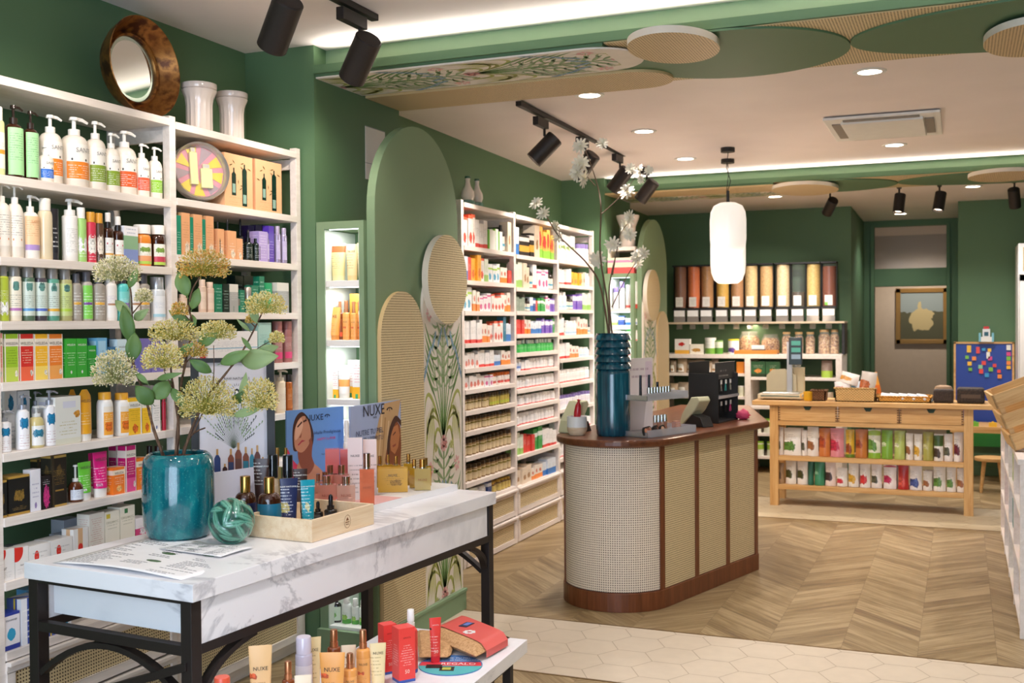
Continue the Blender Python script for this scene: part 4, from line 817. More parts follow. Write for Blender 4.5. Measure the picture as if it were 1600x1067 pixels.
niche_row([('plw', 504, 515, 578), ('snw', 516, 525, 577), ('snt', 524, 543, 571), ('snw', 541, 550, 563, .06), ('snw', 549, 562, 563), ('snw', 563, 577, 564)], 4.5, N1Z[2], 'near niche third shelf', 'white and yellow sun care boxes in the niche')
niche_row([('ddk', 508, 525, 934), ('ddb', 527, 541, 930), ('ddb', 542, 553, 936), ('ddb', 554, 565, 938), ('ddb', 566, 576, 938)], 4.5, N1Z[6], 'near niche bottom shelf', 'deodorants in the niche')
# ------------------------------------------------------------------ stock of the three-bay unit
def simp(id, k, n, c, desc, col, cap='f4f0ec', lab=None, **kw): S(id, k, n, c, desc, flat(col, .3), flat(cap, .35), lab=lab, **kw)
def car(id, desc, base, **kw): S(id, 'carton', 'carton', 'box', desc, pr_(base, seed=len(STY), **kw))
car('m1', 'white carton with red berries picture', 'f4efe8', art=('e8503a', .5, .3, .3), bands=((.9, 1.1, 'ef6a4a'),)); car('m2', 'white carton with green stripes', 'f2f4ee', bands=((0, 1.1, '7cc24a', .0, .25),), rows=None)
car('m3', 'white carton with blue and lime print', 'f2f4f4', art=('4ab0d8', .4, .3, .3), bands=((.7, .8, 'a8d24a'),)); car('m4', 'yellow orange carton', 'f4b440', art=('e87a2a', .5, .3, .3)); car('m5', 'orange and white carton', 'f2e8dc', bands=((0, .35, 'ee8a3a'),), art=('e0603a', .5, .6, .2))
car('m6', 'white carton with pink print', 'f4eef0', art=('e05a9a', .5, .3, .3), bands=((.8, .9, 'e05a9a'),)); car('m7', 'purple carton', '7a5ab8', ink='f0e8f8', bands=((.6, .9, 'f0ecf4'),)); car('m8', 'blue and white carton', 'dfe8f2', bands=((.0, .4, '3c7ac2'),)); car('m9', 'teal blue carton', '2c7a96', ink='e8f4f8')
car('m10', 'white carton with red foot', 'f4f2f0', bands=((0, .16, 'd8403a'),)); car('m11', 'red carton with white lettering rows', 'd9443c', ink='fbe8e4'); car('m12', 'cream and beige carton', 'ead9c2', art=('b88a5a', .5, .4, .25)); car('m13', 'multicoloured carton of red, yellow and green fruit', 'e8b45a', art=('d8403a', .4, .6, .4), bands=((0, .3, '8ac24a'),))
car('m14', 'grey green carton', '8a9a8a', ink='f0f0e8'); car('m15', 'green carton', '3f9c4a', ink='f0f8ec', bands=((.6, .8, 'f0f4ec'),)); car('m16', 'light green and white carton', 'e8f0e0', bands=((.0, .3, '9cc86a'),)); car('m17', 'navy blue carton', '2f4a86', ink='e8ecf4', bands=((.6, .85, 'e8ecf4'),)); car('m18', 'pink and orange paired carton', 'f2ece8', art=('f08a7a', .5, .35, .35)); car('m19', 'black and tan striped carton', '2e2a28', bands=((.2, .5, 'e6b04a'), (.7, .9, 'e8e0d8')))
simp('j1', 'jar', 'pill_jar', 'jar', 'white pill jar with a red based label', 'f4f2ee', 'f4f2ee', pr_('f4f2f0', ink='555555', bands=((0, .16, 'e0605a'),)), lz=(.05, .85), nr=.8, bf=.76)
simp('j2', 'jar', 'pill_jar', 'jar', 'white pill jar with a blue label', 'f2f2f2', 'f4f2ee', pr_('dfe6f2', ink='4a5a9a', bands=((.3, .6, '6a8ac8'),)), lz=(.05, .85), nr=.8, bf=.76)
simp('j3', 'jar', 'supplement_jar', 'jar', 'brown glass capsule jar with cream label', '8c6a3a', '4a3a24', pr_('d8c49c', ink='5a4a34', bands=((.7, .9, '8a7a3a'),)), lz=(.1, .85), nr=.8, bf=.78)
simp('j4', 'jar', 'supplement_jar', 'jar', 'olive glass capsule jar with yellow label', '7a6a32', '4a3a24', pr_('c8b45a', ink='5a4a24', bands=((.1, .4, 'b8c04a'),)), lz=(.1, .85), nr=.8, bf=.78)
simp('j5', 'jar', 'vitamin_bottle', 'jar', 'white bottle with orange cap', 'f4eee6', 'ee7a2a', pr_('f4e8dc', ink='a85a3a', art=('e8605a', .5, .4, .3)), lz=(.05, .8), nr=.7, bf=.76)
simp('j6', 'jar', 'pill_jar', 'jar', 'white pill jar with a purple lid', 'f2f0f2', '8a7ab8', pr_('f2eef4', ink='7a6a9a'), lz=(.05, .85), nr=.8, bf=.76)
simp('g1', 'spray', 'flask', 'bottle', 'small green bottle with a white cap', '2f9c46', 'f0f4ec', pr_('4ab85a', ink='f0f8f0'), lz=(.05, .9), cap2=flat('f0f4ec', .3))
simp('b1', 'cap', 'syrup_bottle', 'bottle', 'dark syrup bottle with a label', '2c241e', '1c1a18', pr_('e8e0d0', ink='555555', bands=((.3, .5, '4aa0c0'),)), lz=(.05, .7), nr=.4, sh=.25)
simp('b2', 'cap', 'tonic_bottle', 'bottle', 'white bottle with a white cap', 'f0eeea', 'f4f2ee', pr_('f2f0ee', ink='888888', bands=((.1, .3, 'a8c8e0'),)), lz=(.05, .85))
simp('b3', 'cap', 'oil_bottle', 'bottle', 'amber oil bottle with a yellow label', '6a4a20', 'd8b04a', pr_('d8c070', ink='5a4a24'), lz=(.05, .85), sh=.15)
S('pw', 'pouch', 'pouch', 'pouch', 'white and silver pouch', pr_('e8e8ea', ink='9a9aa0', bands=((.0, .25, 'c8ccd4'),), art=('a8c86a', .6, .5, .15)), flat('e0e0e2', .3))
def fill_bay(row, ya, yb, x, z, zmax, where, group, seed):
    """row: 'style count height style count height ...' laid out left to right between two uprights"""
    rnd = random.Random(seed); q = row.split(); its = []
    for i in range(0, len(q), 3): its += [(q[i], float(q[i+2]))]*int(q[i+1])
    n = len(its); wts = []
    for s, h in its:
        k = STY[s]['k']; wts.append({'carton': rnd.uniform(.8, 1.25), 'pouch': 1.6}.get(k, 1.0))
    tot = sum(wts); L = yb-ya-.05; y = ya+.022; gap = zmax-z-.03
    for i, ((s, h), wt) in enumerate(zip(its, wts)):
        w = wt/tot*L; st = STY[s]; k = st['k']; hh = min(gap*.95, gap*h*(rnd.uniform(.88, 1.12) if k == 'carton' else rnd.uniform(.96, 1.03)))
        if k in ('jar', 'cap', 'spray'): wd = w*.90; dd = wd
        elif k == 'pouch': wd = w*.96; dd = .05
        else: wd = w*.965; dd = min(.13, max(.05, wd))
        lab = '%s, %s on %s' % (st['desc'], ordn(i+1), where)
        product(st, wd, dd, hh, (x-dd/2-rnd.uniform(.004, .02), y+w/2, z+.0006), pi/2, lab, group)
        if k in ('jar', 'spray') and st['id'] in ('j1', 'j3', 'j4', 'j2') and dd < .09 and i % 2 == 0 and seed % 3 != 2: pass
        y += w
MID = [
 (SC1, ["m1 3 .80 m10 3 .70 m2 4 .55 b1 1 .78 m12 1 .85", "m8 1 .75 m11 1 .8 m4 2 .82 m1 1 .9 m16 1 .72 m3 3 .68 m5 2 .6 m11 1 .5", "m3 2 .82 m5 2 .8 m6 3 .66 m1 4 .68 m5 2 .74", "m10 6 .78 m5 3 .66 m1 4 .72 m9 1 .92 m8 2 .7", "m18 4 .7 m10 4 .78 m8 2 .6 m5 3 .7", "m18 5 .78 m6 2 .8 j5 6 .78", "j3 7 .85 j4 6 .88", "j3 13 .85", "j3 12 .82", "j3 11 .78", "m9 1 .85 m16 2 .8 b2 3 .7 m17 1 .8 b3 6 .75", "m17 3 .5 m15 2 .7 m12 2 .75 b3 4 .8"]),
 (SC2, ["m8 1 .8 m19 3 .62 m12 1 .84 m13 3 .88 m13 1 .8", "m16 2 .85 m12 2 .8 b1 1 .8 m10 1 .85 m6 3 .66 b1 2 .75", "m14 3 .7 b1 2 .7 m8 1 .7 m17 1 .7 m11 1 .6 m15 3 .66 m6 2 .8 m7 2 .8", "m11 3 .78 m5 2 .75 m8 4 .66 m7 5 .8 m15 1 .8", "g1 13 .85", "j2 2 .8 m10 3 .7 j1 8 .8", "j1 12 .8", "j1 12 .76", "j1 11 .78", "m16 2 .8 m11 3 .72 m15 2 .84 m10 4 .7", "m12 3 .6 m5 3 .5 m8 3 .6"]),
 (SC3, ["pw 4 .86 j6 4 .66", "j1 3 .75 m10 2 .75 m4 4 .7 m12 2 .7 b2 2 .7", "b2 3 .8 b1 2 .66 m7 3 .72 m16 3 .76", "m10 2 .75 b1 1 .6 b2 4 .66 m5 4 .8 b1 1 .6", "m10 3 .78 m5 3 .66 b2 4 .5", "j1 11 .62", "j6 11 .60", "m16 4 .7 m10 5 .5", "j1 10 .6"]),
]
MY = [(6.353, 7.202), (7.238, 8.107), (8.143, 9.002)]; BN = ['left', 'middle', 'right']
for b, (zs, rows) in enumerate(q[0] for q in ([m] for m in MID)):
    for i, row in enumerate(rows):
        zt = zs[i]
        fill_bay(row, MY[b][0], MY[b][1], XF-.006, zs[i+1] if i+1 < len(zs) else .41, zt, 'row %s, %s bay, middle unit' % ('one two three four five six seven eight nine ten eleven twelve'.split()[i], BN[b]), 'supplements in the %s bay of the three-bay unit' % BN[b], i+b*17)
# twin gourd vases on the three-bay unit
for i, (u0, u1, vt, vb) in enumerate(((721, 744, 276, 312), (737, 757, 280, 317))):
    x = -3.08; uc = (u0+u1)/2; yy = P(uc, 500, 0, x).y; zb = 2.3795; h = P(uc, vt, 0, x).z-zb; r = (u1-u0)/F*depth((x, yy, 2.4))/2
    lathe_thing('gourd_vase', '%s small gourd-shaped vase with green foot and rim on top of the three-bay unit' % ('left' if i == 0 else 'right'), 'vase', (x, yy, zb),
        [(r*.72, h*.22), (r*.95, h*.35), (r*.88, h*.5), (r*.45, h*.68), (r*.3, h*.82), (r*.36, h*.93)], flat('e6ddd4', .15, 0, .5), 24, 'gourd vases on the three-bay unit',
        parts=[('foot', [(r*.8, 0), (r, h*.1), (r*.98, h*.2), (r*.72, h*.23)], flat('6f9a8c', .15, 0, .5)), ('rim', [(r*.36, h*.93), (r*.42, h*.97), (r*.36, h), (r*.2, h*.97)], flat('3f6a5a', .15, 0, .5))])
# far niche stock
def nf(items, z, where):
    for i, (s, u0, u1, vt) in enumerate(items):
        yy = 9.16; a, b = P(u0, 500, 1, yy), P(u1, 500, 1, yy); H = max(.03, P((u0+u1)/2, vt, 1, yy).z-z); st = STY[s]
        product(st, (b.x-a.x)*.95, .05, H, ((a.x+b.x)/2, yy+.02, z+.0006), 0, '%s, %s on %s of far niche' % (st['desc'], ordn(i+1), where), 'products in the far niche')
nf([('j6', 957, 966, 449), ('j6', 967, 976, 440), ('j1', 977, 985, 445), ('m10', 986, 995, 440)], N2Z[0], 'the top shelf')
nf([('m16', 956, 965, 494), ('m17', 966, 976, 494), ('m8', 977, 986, 497), ('j2', 987, 995, 498)], N2Z[1], 'the second shelf')
nf([('m12', 957, 968, 517), ('j1', 969, 978, 518), ('m15', 979, 987, 514), ('j1', 988, 995, 516)], N2Z[2], 'the third shelf')
nf([('j6', 957, 966, 545), ('m6', 967, 978, 543), ('j1', 979, 988, 545)], N2Z[3], 'the fourth shelf')
# on top of the far niche cabinet
x, y, z = P(975, 427, 1, 9.2); o = MB().box(-.12, .12, -.08, .08, 0, .14, pr_('efe6c8', ink='d85a6a', bands=((0, .4, 'dc5a5a'), (.7, .85, 'c88ab0')))).build('carton'); o.location = (-2.77, 9.25, P(975, 427, 1, 9.1).z+.001); tag(o, 'red, cream and pink carton on top of the far niche cabinet', 'box')
lathe_thing('ceramic_vase', 'pale ribbed vase on the shelf high behind the white blossoms', 'vase', (-2.74, 9.3, 2.26), [(.06, 0), (.068, .02), (.072, .18), (.10, .25), (.105, .28), (.09, .27)], CER, 28)
tag(MB().box(-2.895, -2.645, 9.20, 9.5, 2.225, 2.258, WHITE_LAM).box(-2.895, -2.88, 9.2, 9.5, 2.14, 2.225, WHITE_LAM).build('wall_shelf'), 'small white shelf board under the pale vase beside the far pillar', 'shelf')
# notices on the front pillar
for (u0, v0, u1, v1, lb) in ((570, 196, 610, 262, 'paper notice pinned high on the front pillar'), (577, 296, 588, 345, 'second paper notice low beside the green arch')):
    a, b = P(u0, v0, 0, PX), P(u1, v1, 0, PX); z0, z1 = min(a.z, P(u0, v1+3, 0, PX).z), a.z
    o = MB().box(PX+.0005, PX+.003, a.y, a.y+.21 if u0 == 570 else a.y+.05, z1-.28, z1, printed('e9e2d8', '777777', ((.985, 1.1, '999999'), (.30, .31, '8a8a8a')), None, (.35, .97, 16), 1, .6)).build('paper_notice'); tag(o, lb, 'notice')
# ------------------------------------------------------------------ the long marble table
MAR = marble(); TZ = .85
tO = P(301, 914, 2, TZ); tA = (P(775, 768.6, 2, TZ)-tO); tL = tA.length; tang = atan2(tA.y, tA.x); tW = .708
def FR(x, y, z=0): return Vector((tO.x, tO.y, 0))+Vector((cos(tang)*x-sin(tang)*y, sin(tang)*x+cos(tang)*y, z))   # table frame: x along the long side, y towards the wall
t = thing('display_table', 'long marble-topped display table on a black steel frame, by the near shelves', 'table', (tO.x, tO.y, 0), tang)
MB().box(0, tL, 0, tW, TZ-.052, TZ, MAR).build('tabletop', t, .0015)
MB().box(.03, tL-.06, .014, .032, TZ-.185, TZ-.052, MAR).build('front_apron', t); MB().box(.03, tL-.06, tW-.05, tW-.032, TZ-.185, TZ-.052, MAR).build('back_apron', t)
MB().box(.05, .066, .055, tW-.075, TZ-.165, TZ-.058, MAR).build('end_apron', t)
b = .042
for x in (.005, tL-.047):
    for y in (.012, tW-.054): MB().box(x, x+b, y, y+b, 0, TZ-.053, BLKMET).build('leg', t, .002)
for nm, q in (('long_rail', (0, 1)),):
    for y in (.012, tW-.054): MB().box(.047, tL-.047, y, y+.03, TZ-.215, TZ-.185, BLKMET).build('long_rail', t, .001)
    for x in (.005, tL-.047):
        MB().box(x, x+.03, .054, tW-.054, TZ-.215, TZ-.185, BLKMET).build('cross_rail', t, .001); MB().box(x, x+.03, .054, tW-.054, TZ-.062, TZ-.053, BLKMET).build('top_rail', t)
def arc(parent, p0, p1, pm, n=14, th=.009, dp=.03, ax=0):
    pts = [Vector(p0)*(1-s)**2+Vector(pm)*2*s*(1-s)+Vector(p1)*s*s for s in [i/n for i in range(n+1)]]; mb = MB(); rs = []
    for i, p in enumerate(pts):
        tt = (pts[min(i+1, n)]-pts[max(i-1, 0)]).normalized(); side = Vector((dp, 0, 0)) if ax == 0 else Vector((0, dp, 0)); nn = tt.cross(side.normalized())*th
        rs.append([p-nn, p+side-nn, p+side+nn, p+nn])
    mb.rings(rs, BLKMET, False); return mb.build('arched_brace', parent)
arc(t, (.008, .054, .50), (.008, tW-.054, .50), (.008, tW/2, .745)); arc(t, (tL-.045, .054, .50), (tL-.045, tW-.054, .50), (tL-.045, tW/2, .745))
MB().prism([(.030, .62), (tW-.054, .40), (tW-.054, .375), (.030, .595)], -.002, .038, BLKMET, 'yz').build('diagonal_bar', t, .001)
arc(t, (.047, .02, .44), (.30, .02, TZ-.215), (.06, .02, .60), ax=1); arc(t, (tL-.047, .02, .52), (tL-.20, .02, TZ-.215), (tL-.06, .02, .60), ax=1)
# lower nesting table pushed in under it
lO = P(824, 999, 2, .42); lL = P(628, 971, 2, .42); lw_ = (lL-lO).length; ld = RM @ _cr(1440, 500); la_ = atan2(ld.y, ld.x)
t2 = thing('nesting_table', 'low marble-topped table pushed in under the long display table', 'table', (lO.x, lO.y, 0), la_)
MB().box(-1.35, 0, 0, lw_, .372, .42, MAR).build('tabletop', t2, .0015)
for x in (-1.30, -.075):
    for y in (.04, lw_-.07): MB().box(x, x+.032, y, y+.032, 0, .372, BLKMET).build('leg', t2, .002)
for y in (.04, lw_-.07): MB().box(-1.268, -.075, y+.004, y+.028, .33, .37, BLKMET).build('rail', t2)
def at(u, vb, z): return P(u, vb, 2, z)
def tbl(sid, u0, u1, vt, vb, zs, where, group=None, rot=0, df=.85, label=None, hs=1):
    """product standing on a table top: u0..u1 its width, vt..vb its top and foot on the photograph"""
    st = STY[sid]; p = at((u0+u1)/2, vb, zs); dd = depth(p); w = (u1-u0)*dd/F; H = (vb-vt)*dd/F*hs; d = w*df
    dirv = Vector((CAM.x-p.x, CAM.y-p.y)).normalized(); p = p-Vector((dirv.x, dirv.y, 0))*d*.4
    product(st, w, d, H, (p.x, p.y, zs+.0008), atan2(dirv.y, dirv.x)+pi/2+rot, label or ('%s, %s' % (st['desc'], where)), group)
# glazed pot with the flowering branches
TEAL = NT('teal crackle glaze'); v = TEAL.coord(); n1 = TEAL.noise(v, 6, 4, .6, .5); n2 = TEAL.noise(v, 160, 2); nz = TEAL.noise(TEAL.mapr(v, (30, 30, 2.5)), 1, 3)
col = TEAL.ramp(TEAL.math('ADD', TEAL.math('MULTIPLY', n1, .5), TEAL.math('MULTIPLY', nz, .5)), [(.33, C('04424c')), (.5, C('086470')), (.68, C('1c8688'))])
col = TEAL.mix(TEAL.math('MULTIPLY', TEAL.math('GREATER_THAN', n2, .64), .22), col, C('5cc0b4')); TEAL.bump(n1, .25, .01); TEAL = TEAL.fin(col, .10, coat=.8)
pc = at(280, 838, TZ); pd = depth(pc); pr = 55*pd/F; ph = 131*pd/F
pot = thing('flower_pot', 'glossy teal glazed pot holding the yellow flowering branches on the marble table', 'pot', (pc.x, pc.y, TZ+.0008))
MB().lathe([(pr*.74, 0), (pr*.86, ph*.03), (pr*.965, ph*.16), (pr, ph*.45), (pr*.99, ph*.8), (pr*.95, ph*.93), (pr*.86, ph*.985), (pr*.80, ph), (pr*.74, ph*.985), (pr*.74, ph*.9), (pr*.80, ph*.75), (pr*.8, ph*.1), (0, ph*.06)], TEAL, 48, caps=False).build('body', pot)
SOIL = NT('bark chips'); v = SOIL.coord(); s_ = SOIL.noise(v, 90, 4); SOIL.bump(s_, 1, .01); SOIL = SOIL.fin(SOIL.ramp(s_, [(.35, C('3a2014')), (.6, C('7a4a34'))]), .9)
MB().lathe([(0, ph*.95), (pr*.4, ph*.96), (pr*.745, ph*.93)], SOIL, 24, caps=False).build('soil', pot)
BARK = NT('brown stem'); v = BARK.coord(); s_ = BARK.noise(BARK.mapr(v, (90, 90, 20)), 1, 4); BARK.bump(s_, .6, .004); BARK = BARK.fin(BARK.ramp(s_, [(.35, C('4a3426')), (.65, C('7d604a'))]), .8)
def leafmat(nm, a, b):
    m = NT(nm); v = m.coord(); return m.fin(m.mix(m.noise(v, 12, 3), C(a), C(b)), .55)
LEAF = leafmat('leaf green', '5c8040', '7a9858'); LEAFD = leafmat('leaf dark', '41652f', '587a3c'); LEAFL = leafmat('leaf light', '86a066', 'a0b47c')
BUD = [flat('f4ecb4', .6), flat('e8cf78', .6), flat('b8b458', .6)]; BUDO = [flat('f2d692', .6), flat('e2a848', .6), flat('b0a844', .6)]; BUDP = [flat('f8eed0', .6), flat('dcd29c', .6), flat('a4a870', .6)]
def px(c): return (c[0]*.3, 400+c[1]*.3)     # from the enlarged crop to photo pixels
def vp(c, off=0):
    u, v_ = px(c); d = RM @ _cr(u, v_); return CAM+d*(pd+off)      # d has unit depth
def offr(x, y): return .035*sin(x*.021)+.04*cos(y*.017)
def leaf(parent, bse, tip, wpx, m, tilt):
    a = vp(bse, offr(*bse)); b_ = vp(tip, offr(*bse)+tilt); L = (b_-a); ln = L.length; L.normalize(); view = (CAM-a).normalized(); s = L.cross(view).normalized(); nn = s.cross(L)
    w = wpx*.3*pd/F/2; n = 10; rows_ = []
    for i in range(n+1):
        q = i/n; ww = w*sin(pi*min(1, q*.97+.03))**.8*(1.05-.35*q); ww = max(ww, .0006); c = a+L*ln*q+nn*(sin(pi*q)*ln*.13)
        rows_.append([c-s*ww-nn*ww*.0+nn*ww*.30, c-s*ww*.5+nn*ww*.1, c, c+s*ww*.5+nn*ww*.1, c+s*ww+nn*ww*.30])
    mb = MB(); mb.rings(rows_, m, True, False, False); mb.tube([a-L*.012, a, a+L*ln*.5+nn*ln*.128, b_], [.0012, .0012, .0008, .0003], m, 5)
    o = mb.build('leaf', parent); sm = o.modifiers.new('thickness', 'SOLIDIFY'); sm.thickness = .0006; return o
def umbel(parent, c, rx, ry, mats, seed, stem=None):
    rnd = random.Random(seed); ce = vp(c, offr(*c)); k = .3*pd/F; rx *= k; ry *= k; mb = MB(); base = ce-Vector((0, 0, ry*.45)); N = int(170+rx*ry*190000)
    for i in range(N):
        th = rnd.uniform(0, 2*pi); cz = rnd.uniform(-.55, 1); sq = math.sqrt(1-cz*cz); q = rnd.uniform(.70, 1.08); d = Vector((sq*cos(th), sq*sin(th), cz)); p = ce+Vector((d.x*rx, d.y*rx*.85, d.z*ry))*q
        dr = (p-base).normalized(); m = mats[rnd.choice((0, 0, 1, 1, 2))]; l = rnd.uniform(.006, .009); r = rnd.uniform(.0019, .0027)
        s1 = dr.cross(Vector((.3, .2, 1))).normalized(); s2 = dr.cross(s1); pts = [p-dr*l*.5]+[p+dr*l*.1+(s1*cos(a)+s2*sin(a))*r for a in (0, 1.57, 3.14, 4.71)]+[p+dr*l*.6]
        mb.add(pts, [(0, 1, 2), (0, 2, 3), (0, 3, 4), (0, 4, 1), (5, 2, 1), (5, 3, 2), (5, 4, 3), (5, 1, 4)], m, True)
        if i % 7 == 0: mid = base.lerp(p, .55)+Vector((0, 0, ry*.08)); mb.tube([base, mid, p], [.0011, .0008, .0005], mats[2], 3, True, False)
    return mb.build('flower_head', parent, fixn=False)
pt = vp((930, 1090))
STEMS = [
 ('left leaning branch with pale flower heads in the teal pot', [[(835, 1100), (800, 900), (765, 765), (715, 620), (690, 540), (692, 440), (688, 300), (682, 190), (668, 130)], [(715, 620), (640, 610)], [(690, 300), (735, 245), (750, 225)]], [((610, 88), 125, 85, BUDP), ((750, 215), 48, 45, BUDP), ((595, 610), 115, 120, BUDP)], [((672, 165), (716, 62), 50, LEAF), ((680, 310), (600, 230), 60, LEAFL), ((700, 330), (776, 275), 58, LEAFL), ((682, 450), (640, 255), 85, LEAFD), ((690, 545), (702, 398), 92, LEAFD), ((795, 770), (705, 675), 100, LEAFD), ((770, 665), (700, 600), 34, LEAF)]),
 ('tall middle branch with golden flower heads in the teal pot', [[(925, 1100), (925, 900), (938, 700), (965, 560), (1002, 370), (985, 270), (1000, 180), (1040, 110)], [(1000, 350), (950, 290)], [(965, 560), (1010, 510)]], [((1060, 60), 140, 95, BUDO), ((935, 285), 48, 45, BUDO), ((1010, 500), 70, 50, BUDO)], [((975, 207), (930, 82), 90, LEAF), ((1000, 275), (1036, 165), 66, LEAF), ((985, 350), (878, 282), 62, LEAF), ((1010, 370), (1000, 305), 44, LEAF), ((920, 517), (1012, 450), 46, LEAF), ((1100, 605), (985, 540), 66, LEAFD)]),
 ('short upright branch with olive flower heads in the teal pot', [[(905, 1100), (930, 900), (905, 700), (890, 580), (905, 470)], [(905, 700), (855, 600)]], [((905, 405), 130, 75, BUD), ((845, 540), 105, 90, BUD)], [((800, 742), (892, 648), 100, LEAF), ((820, 640), (952, 608), 38, LEAF), ((890, 690), (972, 792), 60, LEAF)]),
 ('right leaning branch with green tipped flower heads in the teal pot', [[(945, 1100), (1000, 900), (1075, 740), (1170, 620), (1260, 500), (1330, 370), (1370, 285)], [(1200, 570), (1290, 520), (1360, 470), (1430, 432)], [(1330, 370), (1300, 340)]], [((1382, 262), 110, 75, BUD), ((1440, 430), 40, 38, BUD), ((1310, 335), 32, 28, BUDO)], [((1342, 350), (1303, 252), 52, LEAFL), ((1300, 390), (1232, 328), 26, LEAFL), ((1312, 492), (1258, 422), 28, LEAF), ((1150, 560), (1303, 492), 72, LEAF), ((1258, 548), (1452, 520), 120, LEAFL), ((1340, 502), (1452, 470), 60, LEAFL)]),
 ('low front branch with the largest yellow flower head in the teal pot', [[(950, 1100), (960, 1000), (1005, 925), (1068, 895)], [(1005, 925), (1080, 760), (1112, 640), (1113, 465)], [(1080, 790), (1200, 760), (1290, 740)]], [((1080, 765), 155, 135, BUD), ((1130, 400), 100, 62, BUD), ((1355, 745), 95, 110, BUD)], [((1035, 457), (1143, 400), 74, LEAF), ((1258, 760), (1282, 605), 52, LEAFL), ((1215, 832), (1368, 788), 52, LEAFL), ((1225, 765), (1262, 705), 62, LEAFD)]),
]
for i, (lb, stems, ums, lvs) in enumerate(STEMS):
    t = thing('flowering_branch', lb, 'plant', (pc.x, pc.y, TZ+ph*.9), 0, 'flowering branches in the teal pot')
    inv = Vector((pc.x, pc.y, TZ+ph*.9)); hold = bpy.data.objects.new('x', None)
    for k, sp in enumerate(stems):
        pts = [vp(c, offr(*c)*(0 if k == 0 and j == 0 else 1)) for j, c in enumerate(sp)]
        if k == 0: pts[0] = Vector((pc.x+(pts[0].x-pc.x)*.6, pc.y+(i-2)*.012, TZ+ph*.90))
        n = len(pts); r0 = .0058 if k == 0 else .0028; sm_ = []
        for j in range(n-1):
            a0, a1, a2, a3 = pts[max(j-1, 0)], pts[j], pts[j+1], pts[min(j+2, n-1)]
            for q in range(4):
                s = q/4; sm_.append(.5*((2*a1)+(a2-a0)*s+(2*a0-5*a1+4*a2-a3)*s*s+(3*a1-a0-3*a2+a3)*s**3))
        sm_.append(pts[-1]); N = len(sm_)
        o = MB().tube(sm_, [r0*(1-.62*j/N)*(1+.12*sin(j*2.3)) for j in range(N)], BARK, 7).build('stem', t)
    for j, (c, rx, ry, m) in enumerate(ums): umbel(t, c, rx, ry, m, i*7+j)
    for j, (a, b_, w, m) in enumerate(lvs): leaf(t, a, b_, w, m, .02*sin(j*2.1+i))
    for ch in [q for q in COL.objects if q.parent == t]: ch.matrix_parent_inverse = Matrix.Translation(-inv)
# green leaf-relief ceramic ball
bc = at(362, 848, TZ); bd = depth(bc); br = 35*bd/F
GL = NT('green celadon glaze'); at_ = GL.n('ShaderNodeAttribute', attribute_name='rel'); GL = GL.fin(GL.ramp(at_.outputs['Fac'], [(0, C('1d4a3e')), (.3, C('2f6857')), (1, C('6fae97'))]), .12, coat=.7)
bm = bmesh.new(); bmesh.ops.create_icosphere(bm, subdivisions=6, radius=1); lay = bm.verts.layers.float.new('rel')
rnd = random.Random(11); leaves = []
for k in range(38):
    zc = 1-2*(k+.5)/38; a = k*2.399; c = Vector((math.sqrt(1-zc*zc)*cos(a), math.sqrt(1-zc*zc)*sin(a), zc)); tdir = (Vector((rnd.uniform(-1, 1), rnd.uniform(-1, 1), rnd.uniform(.0, 1.2)))); tdir = (tdir-c*tdir.dot(c)).normalized(); leaves.append((c, tdir, c.cross(tdir)))
for vv_ in bm.verts:
    p = vv_.co.normalized(); best = 0
    for k, (c, td, sd) in enumerate(leaves):
        if p.dot(c) < .55: continue
        x, y = (p-c).dot(td)/.52, (p-c).dot(sd); x2 = x+y*y*1.2
        if abs(x2) < 1:
            ww = .17*(1-x2*x2)**.8; f = 1-abs(y)/max(ww, 1e-3)
            if f > 0:
                h = .35+.65*min(1, f*1.8); h *= .45 if abs(y) < .016 else 1; h -= .12*(abs(sin((x*9+abs(y)*26))) < .25); best = max(best, h*(.8+.2*((k*7) % 5)/4))
    vv_[lay] = best; s = 1+.045*(best-.5); vv_.co = Vector((p.x*s*br, p.y*s*br, (p.z*s*1.02+.97)*br))
me = bpy.data.meshes.new('ceramic_ball'); bm.to_mesh(me); bm.free(); me.materials.append(GL); me.polygons.foreach_set('use_smooth', [True]*len(me.polygons))
o = bpy.data.objects.new('ceramic_ball', me); COL.objects.link(o); o.location = (bc.x, bc.y, TZ+.0008); tag(o, 'green glazed ceramic ball with raised leaves beside the teal pot', 'ornament')
